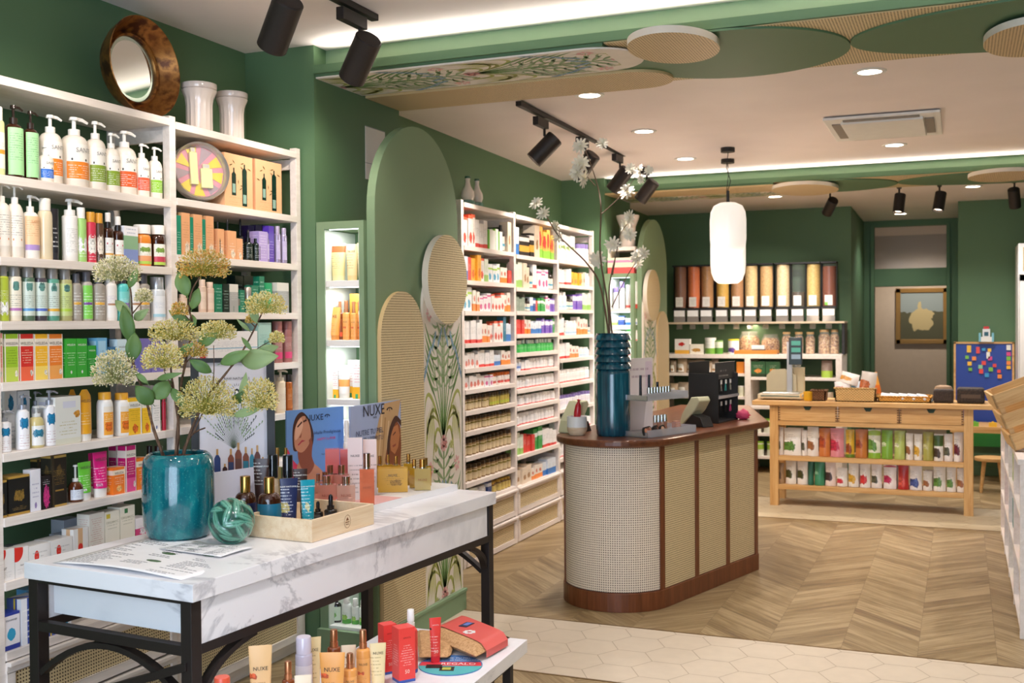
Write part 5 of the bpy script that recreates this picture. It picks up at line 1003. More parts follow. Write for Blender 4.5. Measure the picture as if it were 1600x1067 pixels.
# loose printed sheets
def sheet(corners, z, label, seed, prt=True, curl=0):
    c = [at(u, v_, TZ) for u, v_ in corners]; n = 12; mb = MB(); PW = flat('f4f3f5', .6); IK = flat('8b8b92', .6); LG = flat('55704c', .6); rs = []
    def pt_(s, q): return (c[0]*(1-s)+c[1]*s)*(1-q)+(c[3]*(1-s)+c[2]*s)*q+Vector((0, 0, z+.003*sin(3*s+seed)*sin(2.5*q)+curl*(1-q)**3*sin(pi*s)))
    rs = [[pt_(i/n, j/n) for i in range(n+1)] for j in range(n+1)]; mb.rings(rs, PW, True, False, False)
    rnd = random.Random(seed)
    def quad(s0, s1, q0, q1, m):
        e = Vector((0, 0, .0006)); mb.poly([pt_(s0, q0)+e, pt_(s1, q0)+e, pt_(s1, q1)+e, pt_(s0, q1)+e], m)
    for col_ in range(3):
        for r_ in range(26):
            q = .06+r_*.034; s = .05+col_*.32
            if rnd.random() < .25: continue
            L = rnd.uniform(.1, .26)
            while L > .02 and s < .05+col_*.32+.27:
                w_ = rnd.uniform(.012, .04); quad(s, s+w_, q, q+.010, IK); s += w_+.008; L -= w_+.008
    for k in range(3): q = rnd.uniform(.2, .8); s = rnd.uniform(.3, .8); a = [pt_(s+.06*cos(j*pi/4), q+.03*sin(j*pi/4))+Vector((0, 0, .0009)) for j in range(8)]; mb.poly(a, LG)
    o = mb.build('printed_sheet', None, fixn=False); tag(o, label, 'paper'); so = o.modifiers.new('thickness', 'SOLIDIFY'); so.thickness = .0003; return o
sheet([(82, 880), (283, 907), (418, 866), (255, 836)], .0015, 'large printed leaflet lying open at the near end of the marble table', 2, curl=.012)
sheet([(248, 860), (345, 873), (398, 858), (290, 850)], .0065, 'smaller printed leaflet on top of the large one, by the ceramic ball', 5)
# wooden tray box with hair products
c0, c1, c2 = at(487.5, 848.4, TZ), at(390, 835.5, TZ), at(584.4, 819, TZ); ax_ = (c2-c0); ay_ = (c1-c0); bang = atan2(ax_.y, ax_.x); bl = ax_.length; bw_ = ay_.length*.98; bh_ = 35*depth(c0)/F
t = thing('wooden_tray', 'shallow pine tray box of dark hair products on the marble table', 'tray', (c0.x, c0.y, TZ+.0008), bang)
e = .012
for nm, q in (('side_board', (0, bl, 0, e)), ('side_board', (0, bl, bw_-e, bw_)), ('end_board', (0, e, e, bw_-e)), ('end_board', (bl-e, bl, e, bw_-e))): MB().box(q[0], q[1], q[2], q[3], 0, bh_, BIRCH).build(nm, t, .001)
MB().box(e, bl-e, e, bw_-e, 0, .008, BIRCH).build('floor_board', t)
sm_ = MB(); BR_ = flat('7a4a2a', .7); 
for k in range(20): a, a2 = 2*pi*k/20, 2*pi*(k+1)/20; sm_.poly([(bl*.55+.02*cos(a), -.0006, bh_*.5+.024*sin(a)), (bl*.55+.02*cos(a2), -.0006, bh_*.5+.024*sin(a2)), (bl*.55+.0185*cos(a2), -.0006, bh_*.5+.0225*sin(a2)), (bl*.55+.0185*cos(a), -.0006, bh_*.5+.0225*sin(a))], BR_)
sm_.poly([(bl*.55-.009, -.0006, bh_*.5+.004), (bl*.55+.009, -.0006, bh_*.5+.004), (bl*.55, -.0006, bh_*.5+.016)], BR_); sm_.box(bl*.55-.012, bl*.55+.012, -.0008, 0, bh_*.5-.004, bh_*.5-.001, BR_).box(bl*.55-.009, bl*.55+.009, -.0008, 0, bh_*.5-.011, bh_*.5-.009, BR_)
sm_.build('burnt_stamp', t, fixn=False)
NAV = '232b52'
S('rwb', 'cap', 'shampoo_bottle', 'bottle', 'gold capped amber bottle with navy label', AMBER, GOLD, bf=.70, sh=.26, nr=.42, cr=None, lab=pr_(NAV, ink='e8e8f0', rows=(.1, .3, 2)), lz=(.02, .72), lh=1.5, tx=('RAW NATURALS', WINK, .95, .14))
S('rwt', 'cap', 'shampoo_bottle', 'bottle', 'gold capped amber bottle with teal label', AMBER, GOLD, bf=.70, sh=.26, nr=.42, lab=pr_('1f6f8c', ink='e8f0f0', rows=(.1, .3, 2)), lz=(.02, .72), lh=1.5, tx=('RAW NATURALS', WINK, .95, .14))
for q in ('rwb', 'rwt'): STY[q].pop('cr', None); STY[q]['cr'] = .0185
S('rnt', 'tube', 'cream_tube', 'tube', 'navy tube with gold disc', pr_(NAV, ink='e8e8f0', rows=(.05, .8, 11), art=('b8a860', .5, .38, .13, 1.2)), flat('1c2244', .3), tx=('RAW NATURALS', WINK, 1.0, .85))
S('rtt', 'tube', 'cream_tube', 'tube', 'turquoise tube with pale disc', pr_('1791a4', ink='eaf8fa', rows=(.05, .85, 11), art=('d0cfa0', .6, .42, .12, 1.2)), flat('14788a', .3), tx=('RAW NATURALS', WINK, 1.0, .88))
S('rbt', 'tube', 'cream_tube', 'tube', 'dark brown tube with white print', pr_('3a221c', ink='f0e8e0', rows=(.5, .95, 7)), flat('2a1814', .3), tx=('RAW NATURALS', WINK, 1.0, .88))
S('rcc', 'spray', 'hair_spray_can', 'bottle', 'cream spray can with glossy black cap', flat('d9c7ae', .25, .3), flat('c8b498', .3), cap2=flat('121114', .12, 0, .6), bf=.52, nr=.95, sh=.04, lab=pr_('d8c6ae', ink='7a4a34'))
S('rdr', 'dropper', 'dropper_bottle', 'bottle', 'small dark dropper bottle with black bulb', DARK, flat('17151a', .25), bf=.45, nr=.5, lab=pr_('26262c', ink='d8d8d8'))
IN = 'in the pine tray'; zt = TZ+.0095
tbl('rwb', 367, 401, 745, 829, TZ, 'just left of the pine tray', hs=1.0)
tbl('rwt', 403, 440, 747, 829, zt, 'at the near left corner of the pine tray'); tbl('rnt', 438, 466, 748, 832, zt, 'in front at the middle of the pine tray', df=.4, rot=.1); tbl('rtt', 470, 493, 750, 834, zt, 'at the front right of the pine tray', df=.4, rot=.25)
tbl('rdr', 507, 527, 773, 815, zt, 'on the floor of the pine tray'); tbl('rdr', 489, 505, 784, 813, zt, 'beside the taller dropper on the floor of the pine tray', label='short dark dropper bottle half hidden beside the turquoise tube in the pine tray')
tbl('rcc', 418, 436, 711, 812, zt, 'left one at the back of the pine tray', df=1); tbl('rcc', 441, 460, 711.6, 810, zt, 'right one at the back of the pine tray', df=1)
tbl('rbt', 397, 421, 717, 815, zt, 'left at the back of the pine tray', df=.4, rot=-.2); tbl('rbt', 459, 481, 733, 812, zt, 'right at the back of the pine tray', df=.4)
S('rgp', 'perfume', 'perfume_bottle', 'bottle', 'clear gold liquid perfume bottle with gold cap', glass('e8d08a'), GOLD)
tbl('rgp', 429, 440, 700, 800, TZ, 'left behind the spray cans', label='slim gold capped perfume bottle, the left one behind the black capped spray cans'); tbl('rgp', 442, 453, 700, 799, TZ, '', label='slim gold capped perfume bottle, the right one behind the black capped spray cans')
# pink, clear and gold perfumes
S('ppk', 'perfume', 'perfume_bottle', 'bottle', 'square pink perfume bottle with rose gold cap', glass('ffb29c'), flat('d89a84', .15, 1)); S('por', 'perfume', 'perfume_bottle', 'bottle', 'tall coral orange perfume bottle', glass('ff9068'), flat('d8a08c', .15, 1), nr=.24); S('pcl', 'perfume', 'perfume_bottle', 'bottle', 'square pale peach perfume bottle with silver cap', glass('ffd2bc'), flat('d8b8a8', .15, 1))
S('pgd', 'perfume', 'oil_bottle', 'bottle', 'square golden oil bottle', glass('f0c040'), GOLD, nr=.2); S('pgc', 'perfume', 'oil_bottle', 'bottle', 'square clear pale gold oil bottle', glass('efd890'), GOLD, nr=.2)
for q in ('ppk', 'por', 'pcl', 'pgd', 'pgc'): STY[q]['tx'] = ('NUXE', flat('7a3a20', .5), .55, .34)
# two white plinths
for (n, l, r, lb, hp) in (((629, 788), (585, 774), (715, 765.8), 'white plinth under the gold oil bottles near the far end of the marble table', 10), ((583.5, 801), (500, 797), (628.5, 789), 'white and pink plinth under the coral perfume bottles', 12)):
    a, b_, c_ = at(*n, TZ), at(*l, TZ), at(*r, TZ); hh = hp*depth(a)/F; a = a-(c_-a)*(.9 if n[0] < 600 else .55); d2 = c_-a; d1 = Vector((-d2.y, d2.x, 0)).normalized()*(.17 if n[0] == 630 else .13)
    mb = MB(); q = [a, c_, c_+d1, a+d1]; mb.prism([(p.x, p.y) for p in q], TZ+.0006, TZ+hh, printed('f2f0ef', '8a8a8a', (), None, (.3, .7, 1), 3)); 
    if n[0] < 600: mb.prism([(p.x, p.y) for p in q], TZ+hh, TZ+hh+.001, flat('e9b0ac', .5))
    o = mb.build('display_plinth'); tag(o, lb, 'plinth')
h1 = TZ+10*depth(at(630, 787, TZ))/F+.0006; h2 = TZ+12*depth(at(583, 801, TZ))/F+.0016
for i, (s, a, b_, vt, vb, w) in enumerate((('ppk', 491, 504, 741, 785, 'first from the left in the back row'), ('ppk', 499, 518, 738, 784, 'second from the left in the back row'), ('ppk', 506, 527, 727, 776, 'taller, behind the pink bottles'), ('ppk', 522, 546, 727, 776, 'taller, right behind the pink bottles'), ('pcl', 527, 555, 745, 789, 'in front of the pink boxes'), ('ppk', 497, 525, 744, 790, 'low one nearest the pine tray'), ('por', 562.5, 585, 709, 789, 'at the right front of the pink plinth'))):
    tbl(s, a, b_, vt, vb, h2, w, df=.6)
S('pnk', 'carton', 'carton', 'box', 'rose pink carton in clear wrap', printed('d8706e', '9a4a4a', (), None, (.2, .5, 3), 1, .12)); S('pwh', 'carton', 'carton', 'box', 'tall pale pink carton', printed('efd9d6', '6a5a5a', ((0, .4, 'f4e6e4'),), None, (.1, .6, 7), 2)); STY['pwh']['tx'] = ('NUXE', INK, .6, .72)
tbl('pnk', 509, 531, 702, 780, TZ, 'left of the pair behind the pink perfume bottles'); tbl('pnk', 532, 553, 702, 778, TZ, 'right of the pair behind the pink perfume bottles')
tbl('pwh', 544, 567, 685, 782, TZ, 'left of the pair behind the coral perfume', df=.5); tbl('pwh', 568, 589, 687, 777, TZ, 'right of the pair behind the coral perfume', df=.5)
S('gcu', 'carton', 'carton', 'box', 'wide golden carton', printed('c9992e', '7a5a18', (), ('a87c20', .6, .4, .2), (.3, .7, 5), 1, .25)); STY['gcu']['tx'] = ('NUXE', INK, .3, .72)
tbl('gcu', 591, 637, 732, 769, h1, 'on the far white plinth', df=.5)
for i, (a, b_, vt, vb) in enumerate(((587, 601, 713, 762), (600, 613, 711, 761), (612, 626, 713, 760), (631, 646, 710, 758), (640, 655, 718, 762))): tbl('pgd', a, b_, vt, vb, h1, '%s of five on the far white plinth' % ordn(i+1), df=.7)
tbl('pgc', 648, 673, 718, 766, h1, 'at the right end of the far white plinth', df=.5); tbl('pgd', 656, 674, 716, 759, h1, 'rearmost at the right end of the far white plinth', df=.5)
S('wsp', 'spray', 'spray_bottle', 'bottle', 'slim white spray bottle', WHITE, WCAP, cap2=WCAP, nr=.7); tbl('wsp', 537, 548, 657, 770, TZ, 'between the two blue poster boards', df=1)
# poster boards
SKIN = flat('c98c6c', .6); SKD = flat('8f4f38', .6); SKL = flat('e3b091', .6); HAIR = flat('4a2a20', .6); BLUE = flat('6f9bd6', .5); LBLUE = flat('a9b7dc', .5); PINK = flat('d63a5c', .6); SMO = (SKIN, SKD, SKL, HAIR, PINK)
def board(u0, v0t, v0b, u1, v1t, v1b, label, deco, frame=None, name='poster_board', back=.0, zb=TZ, th=.008):
    a, b_ = at(u0, v0b, zb), at(u1, v1b, zb); dx = b_-a; w = dx.length; H = (v0b-v0t)*depth(a)/F; t = thing(name, label, 'sign', (a.x, a.y, zb+.0008), atan2(dx.y, dx.x))
    if frame: mb = MB(); f = frame; mb.box(-f, 0, -.01, .012, 0, H, BLACK).box(w, w+f, -.01, .012, 0, H, BLACK).box(-f, w+f, -.01, .012, H, H+f*.6, BLACK); mb.build('frame', t)
    MB().box(0, w, 0, th, 0, H, deco[0]).build('board', t); mb = MB()
    def sh(pts, m, k=1):
        if len(pts) > 4 and m in SMO:
            n = len(pts); q = []
            for i in range(n):
                a0, a1, a2, a3 = [Vector(pts[(i+d) % n]) for d in (-1, 0, 1, 2)]
                for t_ in (0, .25, .5, .75): q.append(tuple(.5*((2*a1)+(a2-a0)*t_+(2*a0-5*a1+4*a2-a3)*t_*t_+(3*a1-a0-3*a2+a3)*t_**3)))
            pts = [(min(1, max(0, a)), min(1, max(0, b))) for a, b in q]
        mb.poly([(x*w, -.0004*k, z*H) for x, z in pts], m)
    deco[1](sh); 
    if mb.v: mb.build('printed_picture', t, fixn=False)
    for s, x, z, sz, m in deco[2]: inst('lettering', text_mesh(s, sz*w, m, 0, 'CENTER', 1, .0), t, (x*w, -.0026, z*H))
    return t
def face1(sh):
    sh([(0, 0), (.0, .52), (.10, .40), (.30, .22), (.42, .12), (.40, 0)], PINK, 1)
    sh([(.16, .30), (.30, .44), (.44, .34), (.60, .22), (.66, .12), (.62, 0), (.34, 0), (.28, .18)], SKIN, 2)
    sh([(.20, .36), (.20, .60), (.42, .62), (.42, .42), (.46, .30), (.34, .20)], SKD, 3)
    sh([(.10, .55), (.10, .78), (.16, .92), (.26, .97), (.36, .90), (.42, .80), (.46, .66), (.42, .52), (.36, .60), (.22, .52), (.14, .50)], HAIR, 2)
    sh([(.15, .52), (.12, .62), (.13, .76), (.20, .88), (.30, .92), (.37, .84), (.41, .70), (.38, .58), (.26, .48)], SKIN, 4)
    sh([(.13, .66), (.16, .82), (.24, .90), (.27, .80), (.22, .70), (.16, .64)], SKL, 5)
    sh([(.17, .80), (.25, .86), (.26, .84), (.18, .785)], HAIR, 6); sh([(.27, .86), (.33, .88), (.34, .86), (.28, .84)], HAIR, 6); sh([(.18, .58), (.25, .63), (.31, .62), (.25, .605), (.19, .565)], flat('b03a48', .5), 6); sh([(.20, .66), (.25, .72), (.235, .66)], SKD, 6)
    sh([(.37, .62), (.42, .66), (.42, .58), (.38, .56)], SKD, 5)
def face2(sh):
    sh([(1, 1), (.66, .98), (.55, .80), (.46, .55), (.44, .30), (.50, .0), (1, 0), (1, .62), (.92, .72)], flat('c9a274', .6), 1)
    for k in range(6): x = .50+.07*k; sh([(x, .05), (x+.02, .05), (x+.12, .85-.05*k), (x+.09, .85-.05*k)], flat('b48a5c', .6) if k % 2 else flat('dfbf94', .6), 2)
    sh([(.70, .0), (.66, .26), (.72, .48), (.80, .66), (.90, .74), (.98, .66), (1, .4), (.96, 0)], flat('8a4a28', .6), 3)
    sh([(.78, .36), (.76, .52), (.84, .66), (.93, .68), (.97, .54), (.93, .38), (.86, .30)], flat('c07a4c', .6), 4)
    sh([(.82, .56), (.88, .60), (.88, .58), (.82, .545)], HAIR, 5); sh([(.81, .42), (.89, .44), (.88, .41), (.82, .395)], flat('9a4a34', .5), 5); sh([(.74, .3), (.78, .55), (.90, .72), (.99, .66), (1, .72), (.88, .80), (.76, .66), (.70, .42)], HAIR, 5)
DK = flat('23232b', .5)
def tree(sh, x, z, s):
    for k in range(7): a = pi*k/6; sh([(x+s*cos(a)*1.2+s*.32*cos(q), z+s*sin(a)*.6+s*.2*sin(q)) for q in [2*pi*j/8 for j in range(8)]], DK, 3)
    sh([(x-.005, z-s*.6), (x+.005, z-s*.6), (x+.004, z+s*.6), (x-.004, z+s*.6)], DK, 3)
board(449, 642, 772, 538, 634.5, 758, 'blue poster board of a woman tilting back her head, behind the pink perfumes', (BLUE, lambda sh: (face1(sh), tree(sh, .70, .895, .032)), [('NUXE', .47, .855, .118, DK), ('Huile Prodigieuse', .70, .68, .066, flat('3a4668', .5)), ('HAPPY in PINK', .68, .60, .052, flat('e0407a', .5)), ('Vegan', .62, .42, .03, DK)]), None)
board(548.5, 635.4, 764, 627, 625, 743, 'pale blue poster board of two embracing people, behind the gold oils', (LBLUE, lambda sh: (face2(sh), tree(sh, .76, .895, .04)), [('NUXE', .44, .85, .16, DK), ('PARIS', .46, .81, .03, DK), ('NUTRE TU PIEL', .36, .62, .078, flat('3a4668', .5)), ('Y TU ESPIRITU', .40, .53, .070, flat('3a4668', .5))]), None)
def herb(sh):
    rnd = random.Random(8)
    for k in range(26):
        a = pi*(.12+.76*k/25); L = rnd.uniform(.22, .40); x0, z0 = .5, .42; x1, z1 = x0+L*1.25*cos(a), z0+L*sin(a); s = .007
        sh([(x0-s*.4, z0), (x0+s*.4, z0), (x1+s*.3, z1), (x1-s*.3, z1)], flat('7c8a70', .6) if k % 2 else flat('4c5850', .6), 1)
        for j in range(5): q = .55+.1*j; xx, zz = x0+(x1-x0)*q, z0+(z1-z0)*q; sh([(xx, zz), (xx+.02*cos(a+.6), zz+.02*sin(a+.6)), (xx+.028*cos(a), zz+.03*sin(a)), (xx+.006, zz-.004)], flat('7f9c66', .6) if k % 3 else flat('3f4a44', .6), 2)
    for k in range(9): a = pi*(.08+.105*k); sh([(.56+.08*cos(a), .80+.045*sin(a)), (.56+.08*cos(a+.1), .80+.045*sin(a+.1)), (.56+.115*cos(a+.05), .80+.065*sin(a+.05))], DK, 2)
    sh([(.52, .785), (.60, .785), (.59, .815), (.56, .825), (.53, .815)], DK, 3); sh([(.535, .785), (.585, .785), (.575, .805), (.56, .812), (.545, .805)], WHITE, 4)
    for i, (x, w_, h_, c1, c2) in enumerate(((.26, .09, .20, '2c3f78', '2c3f78'), (.37, .07, .10, '33304a', '3a1c18'), (.46, .09, .20, '33406a', '8a4a30'), (.57, .10, .24, '6a4034', '8a4a30'), (.68, .09, .21, '2f7f96', '8a4a30'), (.77, .07, .20, '3c8fa8', '3c8fa8'), (.85, .09, .22, '6a3a30', '6a3a30'), (.93, .07, .14, 'c9a47c', 'c9a47c'))):
        z0 = .22; sh([(x-w_/2, z0), (x+w_/2, z0), (x+w_/2, z0+h_*.68), (x+w_*.2, z0+h_*.8), (x-w_*.2, z0+h_*.8), (x-w_/2, z0+h_*.68)], flat(c2, .5), 4); sh([(x-w_*.42, z0+h_*.1), (x+w_*.42, z0+h_*.1), (x+w_*.42, z0+h_*.55), (x-w_*.42, z0+h_*.55)], flat(c1, .5), 5); sh([(x-w_*.17, z0+h_*.8), (x+w_*.17, z0+h_*.8), (x+w_*.17, z0+h_), (x-w_*.17, z0+h_)], flat('c99a5c', .4), 5)
board(313, 567, 800, 419, 567, 797, 'white herb poster in a black frame standing behind the teal pot', (flat('e6e4ee', .5), herb, [('RAW NATURALS', .56, .885, .05, DK)]), .03, 'framed_poster')
board(333, 739, 824, 398, 729, 812, 'white display card with a web address leaning before the framed poster', (flat('dcd9e4', .5), lambda sh: None, [('www.biocosm', .55, .36, .16, DK)]), None, 'display_card')
# stock of the low table
LZ = .42; LW = 'on the low nesting table'
S('red', 'carton', 'carton', 'box', 'coral red sun care carton', pr_('e8443e', ink='fbd8d0', bands=((0, .05, '3a5aa8'),), rows=(.3, .7, 9), seed=4), tx=[('APIVITA', flat('8a2018', .5), .6, .82), ('50', flat('f8d8c8', .5), .4, .2)])
S('rsp', 'spray', 'sunscreen_spray', 'bottle', 'coral red spray bottle with white top', flat('e04a44', .3), WCAP, cap2=WCAP, nr=.6, sh=.08, lab=pr_('e0483f', ink='fbd8d0', bands=((0, .1, '3a5aa8'),)), lz=(0, .8), tx=('50', flat('f8d8c8', .5), .4, .2))
S('rtu', 'tube', 'cream_tube', 'tube', 'small coral red tube with a black round sticker', pr_('e8443e', ink='fbd8d0', art=('262626', .3, .72, .17, 2.2), rows=(.1, .55, 6)), flat('d8303a', .3), tx=[('APIVITA', flat('fbd8d0', .5), .7, .84), ('50', flat('f8d8c8', .5), .5, .25)])
S('lcb', 'cap', 'lotion_bottle', 'bottle', 'lilac translucent capped bottle', flat('c4bccb', .15, 0, .5), flat('cfc6d4', .12, 0, .5), bf=.75, nr=.85, lab=pr_('d8cfd4', ink='8a7a80', bands=((0, .9, 'e8683a', -.1, .2),)))
S('cor', 'jar', 'cream_jar', 'jar', 'coral red round lid of a low jar', flat('d8503a', .3), flat('e05a40', .3), bf=.3)
low = [('nxt', 390, 426, 1010, 1135, 'at the left end of the low table', .45, 0), ('nxd', 441, 461, 1035, 1128, 'between the left tubes of the low table', 1, 0), ('lcb', 462, 489, 997, 1102, 'behind the front tubes of the low table', .9, 0), ('npk', 474, 503, 997, 1092, 'leaning right beside the lilac bottle on the low table', .45, .2), ('nxw', 461, 488, 1056, 1150, 'lowest at the front edge of the low table', .45, 0),
 ('nxd', 512, 533, 986, 1074, 'in the back row of the low table', 1, 0), ('nxw', 534, 557, 1009, 1080, 'half hidden in the back row of the low table', .45, 0), ('nxo', 500, 540, 1021, 1112, 'large one in front on the low table', .4, -.15), ('nxs', 537, 558, 1023, 1100, 'shorter one in front on the low table', 1, 0), ('nxs', 557, 579, 986, 1082, 'the tallest one on the low table', 1, 0), ('npk', 578, 604, 1006, 1080, 'next to the red cartons on the low table', .45, .1),
 ('red', 594.5, 617, 976, 1053, 'the rear one of two on the low table', .9, .45), ('red', 617, 645, 981, 1066, 'the front one of two on the low table', .9, .45), ('rsp', 632, 653, 954, 1052, 'behind the two red cartons', 1, .3), ('rtu', 671, 690, 966, 1035, 'standing on the round blue flyer', .5, .2), ('cor', 335, 362, 1060, 1185, 'at the left corner of the low table', 1, 0)]
for s, a, b_, vt, vb, w, df, rt in low: tbl(s, a, b_, vt, vb, LZ+(.0035 if s == 'rtu' else 0), w, df=df, rot=rt)
fc = at(704, 1040, LZ); fr_ = 50*depth(fc)/F; t = thing('round_flyer', 'round blue and teal promotional flyer lying on the low table', 'flyer', (fc.x, fc.y, LZ+.0008), atan2(CAM.y-fc.y, CAM.x-fc.x)+pi/2-.1)
MB().cyl(fr_, 0, .002, flat('4a7ab8', .5), 40).build('card', t)
mb = MB(); ang = [pi+pi*i/20 for i in range(21)]; mb.poly([(fr_*cos(a), fr_*sin(a)*.98, .0024) for a in ang], flat('4fb4b8', .5)); mb.poly([(-fr_*.98, -.1*fr_, .0027), (fr_*.98, -.1*fr_, .0027), (fr_*.93, .28*fr_, .0027), (-fr_*.93, .28*fr_, .0027)], flat('d83444', .5))
mb.box(-fr_*.75, -fr_*.25, -fr_*.35, 0, .0027, .0032, BLACK).box(-fr_*.3, fr_*.15, -fr_*.6, -fr_*.2, .0027, .0032, flat('2a2a20', .5)).box(-fr_*.22, fr_*.05, -fr_*.5, -fr_*.28, .0032, .0035, flat('b8c050', .5)); mb.build('print', t, fixn=False)
for s, x, y, sz in (('REGALO', .24, -.0, .29), ('PROTEGE TU PIEL', .0, .62, .15), ('CUIDANDO LA NATURALEZA', .05, .42, .12)):
    inst('lettering', text_mesh(s, fr_*sz, WINK), t, (x*fr_, y*fr_, .0030), (-pi/2, 0, 0))
CORK = NT('cork fabric'); v = CORK.coord(); CORK = CORK.fin(CORK.ramp(CORK.noise(v, 120, 4, .7), [(.35, C('a87a4c')), (.6, C('cfa474'))]), .8)
def pouch(pts, label, z, th, sleeve=None):
    c = [at(u, v_, z) for u, v_ in pts]; n = 12; mb = MB(); top = []; bot = []
    def g(s, q): return (c[0]*(1-s)+c[1]*s)*(1-q)+(c[3]*(1-s)+c[2]*s)*q
    cen = g(.5, .5); loc = Vector((cen.x, cen.y, z))
    for side in (1, -1):
        rs = []
        for j in range(n+1):
            row = []
            for i in range(n+1):
                s, q = i/n, j/n; b_ = (1-(2*s-1)**6)*(1-(2*q-1)**6); p = g(s, q)-loc; row.append((p.x, p.y, th/2+side*th/2*b_**.45))
            rs.append(row)
        mb.rings(rs, CORK, True, False, False)
    t = thing('cork_pouch', label, 'pouch', (loc.x, loc.y, z+.0008)); mb.build('body', t)
    if sleeve:
        m2 = MB(); rs = []
        for j in range(n+1):
            row = []
            for i in range(n+1):
                s, q = sleeve[0]+(sleeve[1]-sleeve[0])*i/n, j/n; b_ = (1-(2*q-1)**6); p = g(s, -.02+1.04*q)-loc; row.append((p.x, p.y, th/2+.003+th/2*max(0, b_)**.45))
            rs.append(row)
        m2.rings(rs, sleeve[2], True, False, False)
        for e_ in (0, n): m2.rings([[(p[0], p[1], .001) for p in rs[e_]], rs[e_]], sleeve[2], False, False, False)
        m2.build('paper_sleeve', t)
        m3 = MB(); q0 = g(.42, .42)-loc
        for k in range(7): a = k*.9; m3.cyl(.008, th+.004, th+.005, WHITE, 8, (q0.x+.016*cos(a), q0.y+.016*sin(a), 0))
        m3.build('flower_print', t); q1 = g(.62, .62)-loc; a = g(.75, .6)-g(.5, .6); an = atan2(a.y, a.x); m4 = MB().box(-.03, .03, -.017, .017, th+.0035, th+.0050, flat('1f2a4a', .4)).box(-.012, .024, -.01, .01, th+.005, th+.0055, flat('6a82d0', .4)); o = m4.build('photo_print', t); o.location = (q1.x, q1.y, 0); o.rotation_euler = (0, 0, an)
    return t
pouch([(655, 1034), (703, 1034), (715, 1000), (650, 992)], 'plain cork pouch lying behind the small coral red tube', LZ, .032)
tp_ = pouch([(744, 1036), (797, 1006), (722, 975), (666, 1002)], 'cork pouch in a coral red paper sleeve on the low table', LZ+.006, .045, (.26, .90, printed('dc5650', 'f6d8d0', (), None, (.1, .9, 12), 7)))
# ------------------------------------------------------------------ the round-ended counter
CZ = .95; adir = R_(74); ux, uy = cos(adir), sin(adir); cc = Vector((-1.825, 5.99)); cr_ = .325
def CT(s, q): return (cc.x+ux*s+uy*q, cc.y+uy*s-ux*q)     # s along the counter, q to the right
def counter_outline(r, s1, inset=0, n=26):
    pts = [CT(-r*sin(a)*1.0, -r*cos(a)) for a in [pi*i/n for i in range(n+1)]]     # left ... near end ... right
    pr_pt = CT(s1-inset*.5, r); far = (-1.50+(-.02 if inset else 0)-inset, 8.35-inset); fl_ = (-2.02+inset, 8.25-inset)
    return pts+[pr_pt, far, fl_]
t = thing('shop_counter', 'round-ended dark wood counter with woven cane panels, in the middle of the shop', 'counter', (cc.x, cc.y, 0))
def loc_(pts): return [(a-cc.x, b-cc.y) for a, b in pts]
o = MB().prism(loc_(counter_outline(cr_+.035, 1.22)), CZ-.042, CZ, WALNUT).build('countertop', t, .012)
MB().prism(loc_(counter_outline(cr_+.0, 1.15, .03)), 0, .105, WALNUTZ).build('plinth', t, .003)
core = loc_(counter_outline(cr_-.03, 1.13, .04)); MB().prism(core, .105, CZ-.042, WALNUTZ).build('core', t)
out = loc_(counter_outline(cr_-.012, 1.15, .03)); L = [0]
for i in range(1, len(out)): L.append(L[-1]+math.dist(out[i], out[i-1]))
def at_len(l):
    for i in range(1, len(out)):
        if l <= L[i]: f = (l-L[i-1])/(L[i]-L[i-1]); return (out[i-1][0]+(out[i][0]-out[i-1][0])*f, out[i-1][1]+(out[i][1]-out[i-1][1])*f)
    return out[-1]
arcL = L[26]; right_end = L[27]; far_end = L[28]
def cane_panel(l0, l1, m, nm):
    n = max(2, int((l1-l0)/.03)); mb = MB(); z0, z1 = .108, CZ-.045
    for i in range(n):
        a, b_ = l0+(l1-l0)*i/n, l0+(l1-l0)*(i+1)/n; p, q = at_len(a), at_len(b_)
        mb.add([(p[0], p[1], z0), (q[0], q[1], z0), (q[0], q[1], z1), (p[0], p[1], z1)], [(0, 1, 2, 3)], m, False, [[(a, z0), (b_, z0), (b_, z1), (a, z1)]])
    o = mb.build(nm, t, fixn=False); sm = o.modifiers.new('thickness', 'SOLIDIFY'); sm.thickness = .008; return o
def trim(l, w=.038):
    p, q = at_len(max(0, l-w/2)), at_len(l+w/2); d = Vector((q[0]-p[0], q[1]-p[1])).normalized(); nn = Vector((d.y, -d.x))
    cen = Vector((0, 1.2)); 
    if nn.dot(Vector(p)-cen) < 0: nn = -nn
    pp = [(p[0]-nn.x*.01, p[1]-nn.y*.01), (q[0]-nn.x*.01, q[1]-nn.y*.01), (q[0]+nn.x*.008, q[1]+nn.y*.008), (p[0]+nn.x*.008, p[1]+nn.y*.008)]
    MB().prism(pp, .10, CZ-.043, WALNUTZ).build('trim', t, .0015)
la = arcL*.22; lb_ = arcL*.955
cane_panel(.0, la, CANE, 'cane_panel'); cane_panel(la, lb_, CANE_FRONT, 'cane_panel')
seg = (right_end-lb_-.02)/3
for k in range(3): cane_panel(lb_+seg*k, lb_+seg*(k+1), CANE, 'cane_panel')
cane_panel(lb_+seg*3, far_end, CANE, 'cane_panel')
for l in (la, lb_, lb_+seg, lb_+2*seg, lb_+3*seg, far_end-.05): trim(l)
